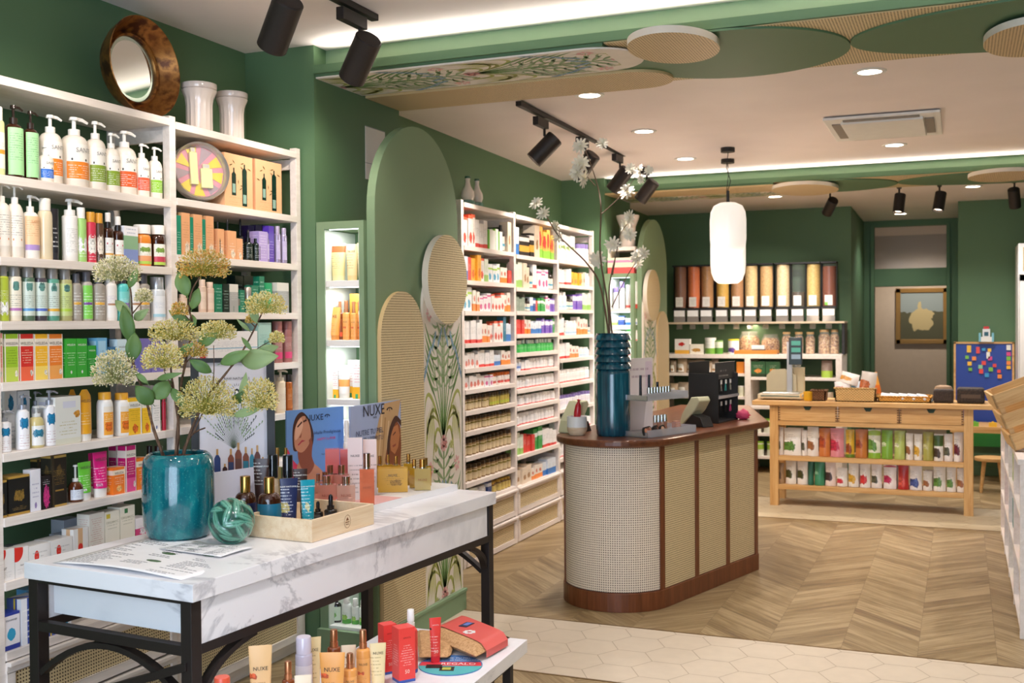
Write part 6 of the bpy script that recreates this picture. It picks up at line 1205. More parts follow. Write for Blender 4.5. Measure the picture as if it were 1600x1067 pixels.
# tall teal vase with white blossoms
def spotc(u, vb): return P(u, vb, 2, CZ)
vcn = spotc(955, 681); vd = depth(vcn); vr = 27*vd/F; vh = (682-522)*vd/F
VB = NT('deep teal glaze'); v = VB.coord(); nz = VB.noise(VB.mapr(v, (60, 60, 4)), 1, 4); VB = VB.fin(VB.ramp(nz, [(.3, C('0c3848')), (.55, C('175468')), (.75, C('3a7f8c'))]), .12, coat=.6)
t = thing('tall_vase', 'tall dark teal ribbed cylinder vase holding white blossoms on the counter', 'vase', (vcn.x, vcn.y+vr*.4, CZ+.0008))
prof = [(vr*.90, 0), (vr*.97, .01), (vr, vh*.1), (vr, vh*.60), (vr*.96, vh*.635)]
for k in range(5): z = vh*(.645+.071*k); prof += [(vr*.90, z), (vr*1.07, z+vh*.008), (vr*1.01, z+vh*.05), (vr*.93, z+vh*.064)]
prof += [(vr*.97, vh), (vr*.85, vh), (vr*.85, vh*.7), (0, vh*.66)]
MB().lathe(prof, VB, 40, caps=False).build('body', t)
TWIG = flat('6e5440', .7); PETAL = flat('fbf1dc', .6); YC = flat('d8cf7a', .6)
def wp(u, v_, off=0): d = RM @ _cr(u, v_); return CAM+d*(vd+off)
def blossom(parent, u, v_, r, seed):
    rnd = random.Random(seed); c = wp(u, v_, rnd.uniform(-.05, .05)); ax = (Vector((-.35, -.9, .2))+Vector((rnd.uniform(-.7, .7), 0, rnd.uniform(-.5, .6)))).normalized(); s1 = ax.cross(Vector((0, .1, 1))).normalized(); s2 = ax.cross(s1); R2 = r*1.2*vd/F; mb = MB()
    for lyr, (n, el, k) in enumerate(((11, .10, 1), (9, .5, .85), (6, 1.0, .6))):
        for i in range(n):
            a = 2*pi*i/n+lyr*.3+rnd.uniform(-.1, .1); L_ = R2*k*rnd.uniform(.9, 1.15); d = (s1*cos(a)+s2*sin(a))*cos(el)+ax*sin(el); w = d.cross(ax).normalized()*R2*.15; up = ax*R2*.06
            mb.add([c, c+d*L_*.5+w+up, c+d*L_*.9+w*.8, c+d*L_, c+d*L_*.9-w*.8, c+d*L_*.5-w+up], [(0, 1, 2, 3, 4, 5)], PETAL)
    mb.cyl(R2*.12, 0, R2*.12, YC, 6, tuple(c)); return mb.build('blossom', parent, fixn=False)
base = Vector((t.location.x, t.location.y, CZ+vh*.9))
BR2 = [('tall branch of white blossoms reaching to the spotlights, in the dark teal vase', [[(958, 545), (950, 480), (938, 400), (939, 330), (936, 300), (926, 265), (915, 235)], [(939, 335), (958, 318), (980, 295), (995, 272)], [(930, 290), (905, 262)]], [(907, 228, 11), (941, 225, 9), (908, 255, 12), (902, 270, 12), (914, 280, 12), (980, 300, 12), (985, 264, 8), (1000, 266, 8), (1014, 266, 7), (1002, 280, 7)]),
 ('left arching branch of white blossoms in the dark teal vase', [[(955, 545), (940, 455), (920, 415), (890, 385), (870, 365), (855, 340), (842, 325)], [(880, 378), (872, 360)]], [(838, 318, 10), (849, 334, 10), (870, 355, 10), (873, 372, 9), (933, 405, 12)]),
 ('right short branch of white blossoms in the dark teal vase', [[(957, 545), (952, 470), (955, 430), (962, 400)], [(956, 480), (975, 440), (990, 415), (1002, 400)], [(957, 430), (968, 370), (980, 350)]], [(958, 382, 11), (985, 340, 12), (978, 352, 11), (984, 366, 10), (996, 402, 12), (1006, 395, 10), (998, 412, 9)])]
for i, (lb, stems, bl_) in enumerate(BR2):
    tt = thing('blossom_branch', lb, 'plant', base, 0, 'white blossom branches in the teal vase')
    for k, sp in enumerate(stems):
        pts = [wp(a, b_, .04*sin(j*1.7+i)*(j > 0)) for j, (a, b_) in enumerate(sp)]
        if k == 0: pts[0] = base+Vector(((i-1)*.012, 0, -vh*.2))
        n = len(pts); sm_ = []
        for j in range(n-1):
            a0, a1, a2, a3 = pts[max(j-1, 0)], pts[j], pts[j+1], pts[min(j+2, n-1)]
            for q in range(4): s = q/4; sm_.append(.5*((2*a1)+(a2-a0)*s+(2*a0-5*a1+4*a2-a3)*s*s+(3*a1-a0-3*a2+a3)*s**3))
        sm_.append(pts[-1]); MB().tube(sm_, [.0058*(1-.6*j/len(sm_))*(1 if k == 0 else .6) for j in range(len(sm_))], TWIG, 6).build('stem', tt)
    for j, (u, v_, r) in enumerate(bl_): blossom(tt, u, v_, r, j+i*20)
    for ch in [q for q in COL.objects if q.parent == tt]: ch.matrix_parent_inverse = Matrix.Translation(-base)
# small white and wood pot with a red pestle
p = spotc(899, 680); d_ = depth(p); r = 16*d_/F; h = 29*d_/F; t = thing('small_pot', 'small white pot with pale wood foot at the left end of the counter', 'pot', (p.x, p.y+.03, CZ+.0008))
MB().lathe([(r*.75, 0), (r*.98, h*.25), (r, h*.42)], BIRCH, 28).build('wood_foot', t); MB().lathe([(r, h*.42), (r*.98, h), (r*.88, h), (r*.86, h*.5), (0, h*.45)], WHITE, 28, caps=False).build('bowl', t)
o = MB().lathe([(.004, 0), (.017, .02), (.021, .07), (.017, .11), (.006, .135), (.012, .145), (0, .15)], flat('c01c2a', .3, 0, .3), 16).build('lip_spatula'); o.location = (p.x-.005, p.y+.03, CZ+h*.55); o.rotation_euler = (0, .12, 0); tag(o, 'red rounded stick standing in the small white pot', 'utensil')
SAGE = flat('c3bf9a', .45)
def pos_terminal(u, vb, sc, rz, label):
    p = spotc(u, vb); t = thing('card_reader_stand', label, 'card reader', (p.x, p.y, CZ+.0008), rz); s = sc
    prof = [(0, 0), (.02, .0), (.13, .10), (.17, .16), (.155, .185), (.10, .18), (.02, .07)]
    MB().prism([(a*s, b*s) for a, b in prof], -.05*s, .05*s, SAGE, 'xz').build('shell', t, .006*s)
    MB().prism([(.02*s, 0), (.20*s, 0), (.17*s, .06*s), (.10*s, .075*s)], -.045*s, .045*s, BLACK, 'xz').build('keypad_body', t, .004); return t
pos_terminal(882, 677, 1.0, R_(70), 'pale sage card stand behind the small white pot on the counter')
pos_terminal(1070, 664, 1.0, R_(-30), 'pale sage card stand between the cosmetics display and the black stand')
# two-tier cosmetics display
a, b_, l_ = spotc(1018.7, 684), spotc(1087.7, 675), spotc(984, 680); dx = b_-a; an = atan2(dx.y, dx.x); w = dx.length; dd_ = .30; s = depth(a)/F
t = thing('cosmetics_display', 'two-tier clear cosmetics display with a pale back card on the counter', 'display stand', (a.x, a.y, CZ+.0008), an)
TR = pane('c4c4c8', .5); z2 = .205; wf = .0
for z in (0, z2):
    x1 = w if z == 0 else w*.82
    MB().box(-.04, x1, 0, dd_, z, z+.006, TR).box(-.04, x1, 0, .004, z, z+.042, TR).box(-.04, -.036, 0, dd_, z, z+.03, flat('c9c9ce', .2, .7)).box(x1-.004, x1, 0, dd_, z, z+.042, TR).build('tray', t)
MB().box(.15, w*.96, dd_+.004, dd_+.012, 0, .43, printed('e6dad6', 'a07a88', ((.6, .95, 'dcc8d0', .72, .98),), None, (.7, .9, 2))).build('back_card', t)
MB().box(.02, w*.3, dd_*.9, dd_*.99, .044, z2-.002, flat('eae0dc', .4)).build('riser', t)
def cos_item(nm, label, cat, x, y, z, fn, grp=None):
    wv = Vector((a.x+cos(an)*x-sin(an)*y, a.y+sin(an)*x+cos(an)*y, CZ+z+.0012)); tt = thing(nm, label, cat, wv, an, grp); fn(tt); return tt
for i in range(8):
    cos_item('lipstick', '%s lipstick with silver case from the left on the upper tier of the cosmetics display' % ordn(i+1), 'lipstick', .0+.026*i, .02, z2+.007, lambda q: (MB().cyl(.0095, 0, .026, BLACK, 12).build('base', q), MB().cyl(.0098, .026, .066, CHROME, 12).build('cap', q)), 'lipsticks')
for i in range(7):
    cos_item('mascara', '%s black mascara tube in the rear of the upper tier of the cosmetics display' % ordn(i+1), 'mascara', .0+.026*i, .08+.02*(i % 3), z2+.007, lambda q, i=i: (MB().cyl(.008, 0, .055, BLACK, 10).build('body', q), MB().cyl(.0075, .055, .09+.02*(i % 3), flat('2a2a2e', .15, .4), 10).build('cap', q)), 'mascaras')
for i in range(7):
    cos_item('eyeshadow_pot', '%s tiny black pot along the right of the upper tier of the cosmetics display' % ordn(i+1), 'eyeshadow', .215+.03*(i % 4), .02+.04*(i//4), z2+.007, lambda q: (MB().cyl(.012, 0, .012, BLACK, 12).build('base', q), MB().cyl(.011, .012, .018, CHROME, 12).build('lid', q)), 'eyeshadow pots')
CPC = ['c98a6c', 'b06a54', 'd8a084', '3a2a28', 'c07a60', '8a5a48', 'e0b090', '2a2426']
for i in range(8):
    cos_item('powder_compact', '%s powder compact leaning in the row on the lower tier of the cosmetics display' % ordn(i+1), 'compact', .0+.022*i if i > 1 else -.02+.03*i, .03+.012*(i % 3), .030, lambda q, i=i: (setattr(MB().cyl(.028, -.006, .006, BLACK, 20).build('case', q), 'rotation_euler', (R_(75), 0, .2)), setattr(MB().cyl(.021, .0062, .008, flat(CPC[i], .6), 20).build('powder', q), 'rotation_euler', (R_(75), 0, .2))), 'powder compacts')
for i in range(4):
    cos_item('foundation_bottle', '%s silver capped foundation bottle on the lower tier of the cosmetics display' % ordn(i+1), 'bottle', .185+.031*i, .12, .007, lambda q, i=i: (MB().cyl(.013, 0, .058, flat(('d8a48c', 'cf9478', 'e0b49c', 'c08468')[i], .15, 0, .5), 14).build('body', q), MB().cyl(.0115, .058, .098, CHROME, 14).build('cap', q)), 'foundation bottles')
cos_item('carton', 'small speckled rose carton at the right of the foundation bottles', 'box', w*.86, .1, .007, lambda q: MB().box(-.022, .022, -.015, .015, 0, .055, pr_('c8907c', ink='f0e0d8', rows=(.1, .9, 6))).build('box', q))
# black accessories stand
a2, b2 = spotc(1123, 662), spotc(1153, 655); dx = b2-a2; an2 = atan2(dx.y, dx.x); w = dx.length; H = 95*depth(a2)/F
c2 = spotc(1100, 659); dep = .20
t = thing('accessory_stand', 'black card stand of hanging make-up tools near the right end of the counter', 'display stand', (a2.x, a2.y, CZ+.0008), an2)
MB().box(-.005, 0, 0, dep, 0, H*.82, BLACK).box(w, w+.004, 0, dep, 0, H*.8, BLACK).box(0, w, dep-.004, dep, 0, H, BLACK).box(0, w, .02, .024, H*.72, H, printed('2a2928', 'b8b4ae', (), None, (.4, .9, 6), 3)).box(0, w, 0, dep, 0, .006, BLACK).build('frame', t)
MB().box(0, w, 0, dep*.6, H*.40, H*.41, TR).box(0, w+.02, -.002, 0, H*.40, H*.45, TR).build('clear_shelf', t)
for r_ in range(2):
    for i in range(4):
        z = H*(.46 if r_ == 0 else .1); x = w*(.14+.24*i)
        wv = Vector((a2.x+cos(an2)*x-sin(an2)*.03, a2.y+sin(an2)*x+cos(an2)*.03, CZ+z)); nm = 'make_up_tool'
        tt = thing(nm, '%s make-up tool from the left on the %s level of the black accessory stand' % (ordn(i+1), 'upper' if r_ == 0 else 'lower'), 'tool', wv, an2, 'make-up tools')
        MB().box(-.012, .012, 0, .003, H*.17, H*.24, WHITE).build('price_card', tt)
        m = MB(); mm = (CHROME, CHROME, flat('3a8a80', .3), CHROME)[i] if r_ == 0 else (flat('4a6a78', .4), BLACK, BLACK, flat('d8487c', .4))[i]
        for s_ in (-1, 1): m.tube([(.0, .004, H*.17), (.010*s_, .004, H*.10), (.012*s_, .004, .02)], .0028, mm, 6)
        m.build('handles', tt)
p = spotc(1156, 655); o = blob('hair_band', (p.x+.02, p.y, CZ), (.045, .03, .035), flat('d8486c', .6), 6, 'crumpled pink hair band at the foot of the black accessory stand', 'hair band')
# ------------------------------------------------------------------ back of the shop: low shelves and grain dispensers
XA, XB = -3.06, -1.12; YF = 11.42
t = thing('back_shelving', 'low white shelf unit below the grain dispensers on the back wall', 'shelving', (XA, YF, 0)); WZ = 1.245; w = XB-XA; mid = P(1168, 600, 1, YF).x-XA
MB().box(0, w, 0, YB-YF-.02, WZ-.045, WZ, WHITE_LAM).build('top_board', t, .002)
for x in (0, mid-.03, w-.06): MB().box(x, x+.06, 0, YB-YF-.02, 0, WZ-.045, WHITE_LAM).build('upright', t, .002)
BZ = [P(1100, 583, 1, YF).z, P(1080, 618, 1, YF).z, .48, .22]; BZ2 = [P(1250, 590, 1, YF).z, .70, .42, .18]
for z in BZ: MB().box(.06, mid-.03, .01, YB-YF-.02, z-.03, z, WHITE_LAM).build('shelf_board', t, .002)
for z in BZ2: MB().box(mid+.03, w-.06, .01, YB-YF-.02, z-.03, z, WHITE_LAM).build('shelf_board', t, .002)
MB().box(0, w, YB-YF-.02, YB-YF-.01, 0, WZ, GREEN).build('back_panel', t)
t = thing('dispenser_rack', 'black wall rack carrying the row of grain dispensers', 'rack', (XA, YF+.12, WZ+.001)); RZ = P(1180, 503, 1, YF).z-WZ
MB().box(-.02, w+.02, -.06, .30, RZ-.02, RZ, flat('cbb79a', .4)).build('rail_board', t, .002)
for x in (-.02, w-.012): MB().box(x, x+.03, 0, .28, 0, RZ-.02, BLACK).build('bracket', t, .002)
DT = P(1180, 411, 1, YF).z; dz0 = WZ+.001+RZ+.0008
GC = ['8a5430', 'f07c38', 'c48a4c', 'e8b440', 'c08850', 'ecc888', 'e0b070', 'eed2a0', '57493a', 'e6c270', '8a4424']; NMG = ['dark brown', 'orange lentil', 'brown', 'yellow', 'reddish tan', 'pale beige', 'tan', 'cream', 'almost black', 'mottled yellow', 'dark red brown']
fill = [1, 1, 1, 1, 1, .97, .95, .98, .35, .97, .92]
for i in range(11):
    u = (1059, 1080, 1101, 1125, 1148, 1170, 1194, 1220, 1244, 1268, 1293)[i]; x = P(u+1, 460, 1, YF+.1).x
    dt = thing('grain_dispenser', 'clear gravity dispenser of %s grain, %s from the left' % (NMG[i], ordn(i+1)), 'dispenser', (x, YF+.22, dz0), 0, 'grain dispensers')
    H = DT-dz0; r = .0715; c0_ = H*.24
    gm = NT('grain %d' % i); v = gm.coord(); nz = gm.noise(v, 130, 3); cg = C(GC[i]); gm = gm.fin(gm.ramp(nz, [(.35, tuple(q*.6 for q in cg[:3])+(1,)), (.6, cg)]), .6, coat=.5)
    MB().cyl(r*.96, c0_+.01, c0_+(H-c0_)*fill[i]*.985, gm, 20, sy=1.1).build('grain', dt)
    MB().box(-r-.004, -r, -.03, .09, c0_, H, BLACK).box(r, r+.004, -.03, .09, c0_, H, BLACK).box(-r-.004, r+.004, -.09, .09, H-.012, H+.004, BLACK).box(-r-.004, r+.004, -.085, .09, c0_-.015, c0_+.005, BLACK).build('frame', dt)
    MB().cyl(r, c0_+.005, H-.013, pane('e8eef0', .05), 20, sy=1.12).build('hopper', dt)
    MB().box(-r*.85, r*.85, -.082, -.04, .0, c0_-.016, pane('b8b0a8', .5)).box(-r*.8, r*.8, -.06, .06, .01, .05, BLACK).build('chute', dt)
    MB().box(-r*.8, r*.8, -.088, -.083, c0_*.42, c0_*.86, WHITE).build('price_card', dt)
    MB().box(-r*.55, r*.55, -.083-.0, -.080, c0_+.02, c0_+.02+H*.17, printed('eae4da', '8a8478', ((.0, .3, '7cc04a', 0, .4),) if i == 10 else (), None, (.2, .8, 4), i)).build('paper_label', dt)
    MB().box(-.03, .03, -.09, -.07, -.075, -.021, pane('c8c4c0', .4)).build('spout', dt)
for i, z in enumerate(()): pass
def bk(nm, label, cat, u, v0, z, wpx, hpx, fn, y=None, grp=None):
    y = y or YF+.06; p = P(u, 500, 1, y); s = depth(p)/F; tt = thing(nm, label, cat, (p.x, y, z+.0008), 0, grp); fn(tt, wpx*s*(1.12 if nm == 'food_bag' else 1), hpx*s); return tt
def boxf(m): return lambda tt, w, h: MB().box(-w/2, w/2, -.03, .03, 0, h, m).build('box', tt)
def canf(m, lid): return lambda tt, w, h: (MB().cyl(w/2, 0, h*.9, m, 18).build('body', tt), MB().cyl(w/2*1.02, h*.9, h, lid, 18).build('lid', tt))
TOPW = 'on the back shelf under the dispensers'
bk('carton', 'white carton with a red round emblem %s' % TOPW, 'box', 1067, 0, WZ, 24, 23, boxf(printed('efe8e0', '8a8a8a', ((0, .25, 'e8b04a'),), ('d8302c', .45, .65, .2), None, 1)))
bk('carton', 'low white and tan carton right of the red emblem carton', 'box', 1089, 0, WZ, 22, 15, boxf(printed('f0ead8', '8a8a8a', (), ('d09a4a', .5, .4, .3), None, 2)))
bk('tin', 'white tin with green print %s' % TOPW, 'tin', 1110, 0, WZ, 17, 25, canf(printed('eef0e6', '8a8a8a', ((0, .4, '7cb04a'),), None, (.5, .9, 4)), WHITE)); bk('tin', 'smaller green printed tin %s' % TOPW, 'tin', 1123, 0, WZ, 13, 21, canf(printed('dfe8d0', '5a7a3a', ((0, .5, '5c9a3a'),)), flat('7cae5a', .4)))
bk('tin', 'white tin with purple picture and yellow lid %s' % TOPW, 'tin', 1146, 0, WZ, 17, 23, canf(printed('f2f0f0', '6a5a9a', (), ('6a4a9c', .5, .3, .3), None, 4), flat('e8d83a', .4)))
FRT = NT('dried fruit mix'); v = FRT.coord(); FRT = FRT.fin(FRT.ramp(FRT.noise(v, 60, 3), [(.35, C('6a3418')), (.5, C('b8803a')), (.65, C('e0c08a'))]), .5)
for i, (u, r) in enumerate(((1171, 17), (1204, 15))):
    bk('candy_jar', '%s round glass jar of dried mix behind the wooden tray' % ('left', 'right')[i], 'jar', u, 0, WZ, r*2, r*2, lambda tt, w, h: (MB().lathe([(w*.32, .0), (w*.44, h*.1), (w*.48, h*.35), (w*.44, h*.65), (w*.3, h*.8), (0, h*.8)], FRT, 24).build('contents', tt), MB().lathe([(w*.34, 0), (w*.46, h*.1), (w*.5, h*.4), (w*.46, h*.75), (w*.36, h*.92), (w*.38, h)], pane('e8eef0', .2), 24, caps=False).build('glass_body', tt)), y=YF+.30, grp='round candy jars')
bk('serving_tray', 'orange-brown wooden tray under the dispensers', 'tray', 1182, 0, WZ, 66, 6, lambda tt, w, h: (MB().box(-w/2, w/2, -.07, .07, 0, .01, PINE).build('base', tt), MB().box(-w/2, w/2, -.075, -.068, 0, h, flat('d08a3a', .5)).box(-w/2, w/2, .068, .075, 0, h, flat('d08a3a', .5)).box(-w/2, -w/2+.008, -.07, .07, 0, h, flat('d08a3a', .5)).box(w/2-.008, w/2, -.07, .07, 0, h, flat('d08a3a', .5)).build('rim', tt)), y=YF+.08)
bk('scale_display', 'silver and white price display lying on the wooden tray', 'label holder', 1185, 0, WZ+.0115, 20, 12, boxf(printed('dfe0e2', '3a3a40', ((.2, .5, '4a4a50'),))), y=YF+.08)
for i, u in enumerate((1229, 1248, 1266, 1288, 1304)):
    bk('storage_jar', 'glass jar of dried fruit, %s from left, under the right dispensers' % ordn(i+1), 'jar', u, 0, WZ, 15 if i != 3 else 19, 34 if i < 3 else 38, lambda tt, w, h: (MB().lathe([(w*.44, .004), (w*.45, h*.7), (w*.3, h*.82), (0, h*.82)], FRT, 20).build('contents', tt), MB().lathe([(w*.46, 0), (w*.5, .01), (w*.5, h*.72), (w*.36, h*.86), (w*.36, h*.9)], pane('e8eef0', .22), 20, caps=False).build('glass_body', tt), MB().cyl(w*.38, h*.9, h, flat('c8a878', .5), 18).build('lid', tt)), y=YF+.2, grp='storage jars')
def bag(m, lid=None): return lambda tt, w, h: MB().rings([[(w/2*a*k, -.035*b_*(1-q)**.5-.002, h*q) for a, b_ in ((-1, 0), (-.6, 1), (0, 1.2), (.6, 1), (1, 0), (.6, -1), (0, -1.2), (-.6, -1))] for q, k in ((0, .94), (.1, 1), (.5, 1.0), (.85, .95), (1, .98))], m).build('bag', tt)
BAGM = [printed(('9a8a78', 'b09a80', '8a7a6a')[i], '8a8478', ((.08, .62, 'f2eee6', .18, .82),), ('b88a5a', .5, .25, .16), (.35, .6, 3), i) for i in range(3)]
for r_, (z, items) in enumerate(((BZ[0], ((1052, 9, 19, 0), (1066, 14, 22, 1), (1081, 13, 20, 2), (1094, 12, 21, 0), (1107, 14, 19, 1), (1117, 10, 22, 2))), (BZ[1], ((1053, 12, 18, 1), (1068, 16, 20, 0), (1087, 16, 20, 2), (1103, 10, 20, 1))), (BZ[2], ((1055, 20, 22, 0), (1080, 22, 20, 1), (1110, 20, 22, 2))))):
    for i, (u, w_, h_, k) in enumerate(items): bk('food_bag', 'clear bag of dry goods, %s on %s back shelf left of the divider' % (ordn(i+1), ordn(r_+1)), 'bag', u, 0, z, w_, h_, bag(BAGM[k]), grp='bags of dry goods')
bk('carton', 'orange carton right beside the shelf divider on the back wall', 'box', 1158, 0, BZ[0], 13, 18, boxf(printed('d8842c', 'f4e0c0', (), None, None))); bk('tin', 'small tin below the orange carton on the back shelf', 'tin', 1158, 0, BZ[1], 10, 16, canf(printed('dfe0c8', '8a8a5a'), WHITE))
for i, u in enumerate((1185, 1208)): bk('carton', '%s of two dark green cartons with orange flower picture on the back shelf' % ('left', 'right')[i], 'box', u, 0, BZ2[0], 22, 24, boxf(printed('34603a', 'd8e0c8', ((0, .2, '2a3a24'),), ('e8984a', .5, .4, .22), (.6, .8, 2), i)), grp='dark green cartons')
bk('food_bag', 'grey and lime bag on the back shelf beside the right post', 'bag', 1292, 0, BZ2[0], 15, 27, bag(printed('8f7a70', 'e8e0d8', ((0, .4, 'a8c84a'),)))); bk('food_bag', 'pale bag on the shelf below the grey and lime bag', 'bag', 1294, 0, BZ2[1], 14, 24, bag(BAGM[1]))
for i, (u, z) in enumerate(((1182, .42), (1200, .42), (1186, .18), (1205, .18))): bk('tin', '%s green topped jar low on the back shelves left of the pine table' % ordn(i+1), 'jar', u, 0, z, 14, 22, canf(printed('e8e8d8', '8a8a5a', ((.5, .9, '9cc04a'),)), flat('8ab83a', .4)), grp='low green topped jars')
area('shelf_glow', ((XA+XB)/2, YF+.1, RZ+WZ-.04), ((XA+XB)/2, YF+.12, 0), 1.7, .05, 5, WARM)
# ------------------------------------------------------------------ pine console table
ty = 9.48; tx0, tx1 = P(1175, 621, 1, ty-.03).x, P(1556, 628, 1, ty-.03).x; lx0, lx1 = P(1203, 789, 1, ty).x, P(1521, 806, 1, ty).x; HT = .905; dp = .46
t = thing('console_table', 'pine console table with three drawers and two shelves at the back', 'table', (lx0, ty, 0)); lw = .072; W_ = lx1-lx0
MB().box(tx0-lx0, tx1-lx0, -.03, dp+.03, HT-.038, HT, PINE).build('tabletop', t, .003)
for x in (0, W_-lw):
    for y in (0, dp-lw): MB().box(x, x+lw, y, y+lw, 0, HT-.038, wood('dcb276', 'bd8746', .9, 2, .5)).build('leg', t, .003)
for z, q in ((.153, 1), (.402, 1)):
    MB().box(lw, W_-lw, .01, dp-.01, z+.0, z+.028, PINE).box(lw, W_-lw, .0, .02, z-.01, z+.03, PINE).build('shelf', t, .002)
MB().box(lw, W_-lw, .005, .02, HT-.209, HT-.173, PINE).build('apron', t); MB().box(lw, W_-lw, .04, dp-.02, HT-.18, HT-.172, PINE).build('drawer_shelf', t)
NOTCH = flat('1f3a28', .6)
for k in range(3):
    a0 = lw+(W_-2*lw)*k/3+.004; a1 = lw+(W_-2*lw)*(k+1)/3-.004; d = MB().box(a0, a1, .002, .03, HT-.170, HT-.042, PINE).build('drawer', t, .002); c = (a0+a1)/2
    MB().prism([(c-.035, HT-.043), (c+.035, HT-.043), (c+.018, HT-.075), (c-.018, HT-.075)], -.001, .002, NOTCH, 'xz').build('finger_notch', d)
    m = MB()
    for e in (a0+.006, a1-.006):
        for j in range(6): z = HT-.054-.020*j; m.poly([(e-.008, .0012, z), (e+.008, .0012, z-.003), (e+.008, .0012, z-.010), (e-.008, .0012, z-.013)], flat('6a4526', .6))
    m.build('dovetail_joint', d, fixn=False)
PCH = {}
def pch(id, desc, base, art=None, cap=None, **k): S(id, 'pouch', 'pouch', 'pouch', desc, pr_(base, art=art, seed=len(STY), rows=k.pop('rows', (.55, .8, 4)), **k), flat(cap or base, .4))
pch('p0', 'white pouch with a small dark picture', 'e9e4e0', ('5a5a44', .5, .35, .25)); pch('p1', 'white pouch with a green garden picture', 'ece9e2', ('5f8a3a', .5, .35, .3)); pch('p2', 'white pouch with brown nuts picture', 'e9e4dc', ('9a6238', .5, .35, .25)); pch('p3', 'rust orange pouch', 'c8783c', ('a8461c', .5, .5, .3)); pch('p4', 'pink pouch with red berries', 'dc8f96', ('c8304a', .5, .4, .3)); pch('p5', 'yellow and brown pouch', 'd8b03a', ('9a4a1c', .5, .3, .3), bands=((.0, .12, '6a8a2c'),)); pch('p6', 'copper brown pouch', 'c47a3c', ('a04a1c', .5, .5, .25)); pch('p7', 'white and lime pouch', 'e4e6d2', ('6a9a3c', .6, .45, .3), bands=((.8, 1.1, 'a0c03c'), (0, .2, '8ab83a')))
pch('p8', 'bright green pouch', '7fae3c', ('d8e8b8', .5, .5, .12)); pch('p9', 'pale lime pouch', 'b4c46a', ('e8ecc8', .5, .5, .12)); pch('p10', 'olive pouch', 'a8a450', ('c8c48a', .5, .5, .15)); pch('p11', 'white pouch with dark green top and beans', 'e6e2da', ('4a3a2c', .5, .3, .3), bands=((.55, .95, '44602c'),), rows=None); pch('p12', 'white pouch with dark cherries', 'e9e4e0', ('6a1c2c', .5, .4, .28)); pch('p13', 'white pouch with a halved dark avocado shape', 'e9e4dc', ('4a4a20', .5, .45, .3))
pch('p14', 'dark teal pouch', '2f6a54', None); pch('p15', 'green teal pouch', '3f8a64', ('8ac0a0', .5, .5, .1)); pch('p16', 'white pouch with a dark round fruit', 'ead9d0', ('4a3430', .5, .4, .3)); pch('p17', 'short white pouch with red cherries', 'ece8e2', ('c83440', .5, .3, .2)); pch('p18', 'white pouch with yellow fruit', 'ece9e0', ('d8a834', .5, .35, .3)); pch('p19', 'white pouch with red tomatoes', 'ece8e2', ('cc3434', .5, .35, .3)); pch('p20', 'deep red pouch', 'b8302c', ('d8584a', .5, .3, .3)); pch('p21', 'white pouch with blueberries', 'ece9e8', ('4a5a9a', .6, .3, .3)); pch('p22', 'white pouch with magenta top and beetroot', 'ece6e4', ('c02c5c', .5, .4, .26), bands=((.9, 1.1, 'b83a50'),)); pch('p23', 'brown kraft pouch', 'a88a68', ('6a5034', .5, .4, .3))
row1 = [('p0', 1213, 1224, 667), ('p1', 1224, 1252, 669), ('p0', 1252, 1261, 672), ('p2', 1261, 1279, 667), ('p3', 1279, 1297, 669), ('p4', 1297, 1319, 669), ('p5', 1321, 1335, 671), ('p6', 1336, 1355, 671), ('p7', 1356, 1376, 671), ('p8', 1377, 1395, 672), ('p9', 1397, 1414, 673), ('p2', 1415, 1427, 677), ('p18', 1428, 1441, 678), ('p10', 1442, 1458, 675), ('p11', 1459, 1474, 678), ('p0', 1475, 1489, 678), ('p12', 1490, 1505, 676), ('p0', 1506, 1512, 680)]
row2 = [('p23', 1213, 1225, 723), ('p13', 1227, 1244, 720), ('p13', 1245, 1262, 721), ('p14', 1262, 1271, 720), ('p15', 1272, 1288, 720), ('p16', 1289, 1306, 722), ('p17', 1307, 1324, 731), ('p18', 1325, 1342, 724), ('p19', 1343, 1360, 725), ('p0', 1361, 1378, 725), ('p22', 1380, 1401, 726), ('p20', 1403, 1420, 726), ('p21', 1421, 1441, 728), ('p2', 1442, 1457, 736), ('p1', 1458, 1478, 726), ('p1', 1479, 1494, 730), ('p2', 1495, 1511, 732)]
for rw, z, nm in ((row1, .4328, 'upper'), (row2, .1838, 'lower')):
    for i, (s, u0, u1, vt) in enumerate(rw):
        y = ty+.075; a0, b0 = P(u0, 500, 1, y), P(u1, 500, 1, y); H = P((u0+u1)/2, vt, 1, y).z-z
        product(STY[s], (b0.x-a0.x)*.97, .07, H, ((a0.x+b0.x)/2, y, z), R_((i*37 % 9)-4), '%s, %s on %s shelf of pine console' % (STY[s]['desc'], ordn(i+1), nm), 'pouches on the pine console')
        if i % 3 == 1: product(STY[s], (b0.x-a0.x)*.9, .07, H*.97, ((a0.x+b0.x)/2+.01, y+.12, z), 0, '%s, behind pouch %s, %s shelf of console' % (STY[s]['desc'], ordn(i+1), nm), 'pouches on the pine console')
def tt_(u, y=None): return P(u, 500, 1, y or ty+.2)
def s_at(p): return depth(p)/F
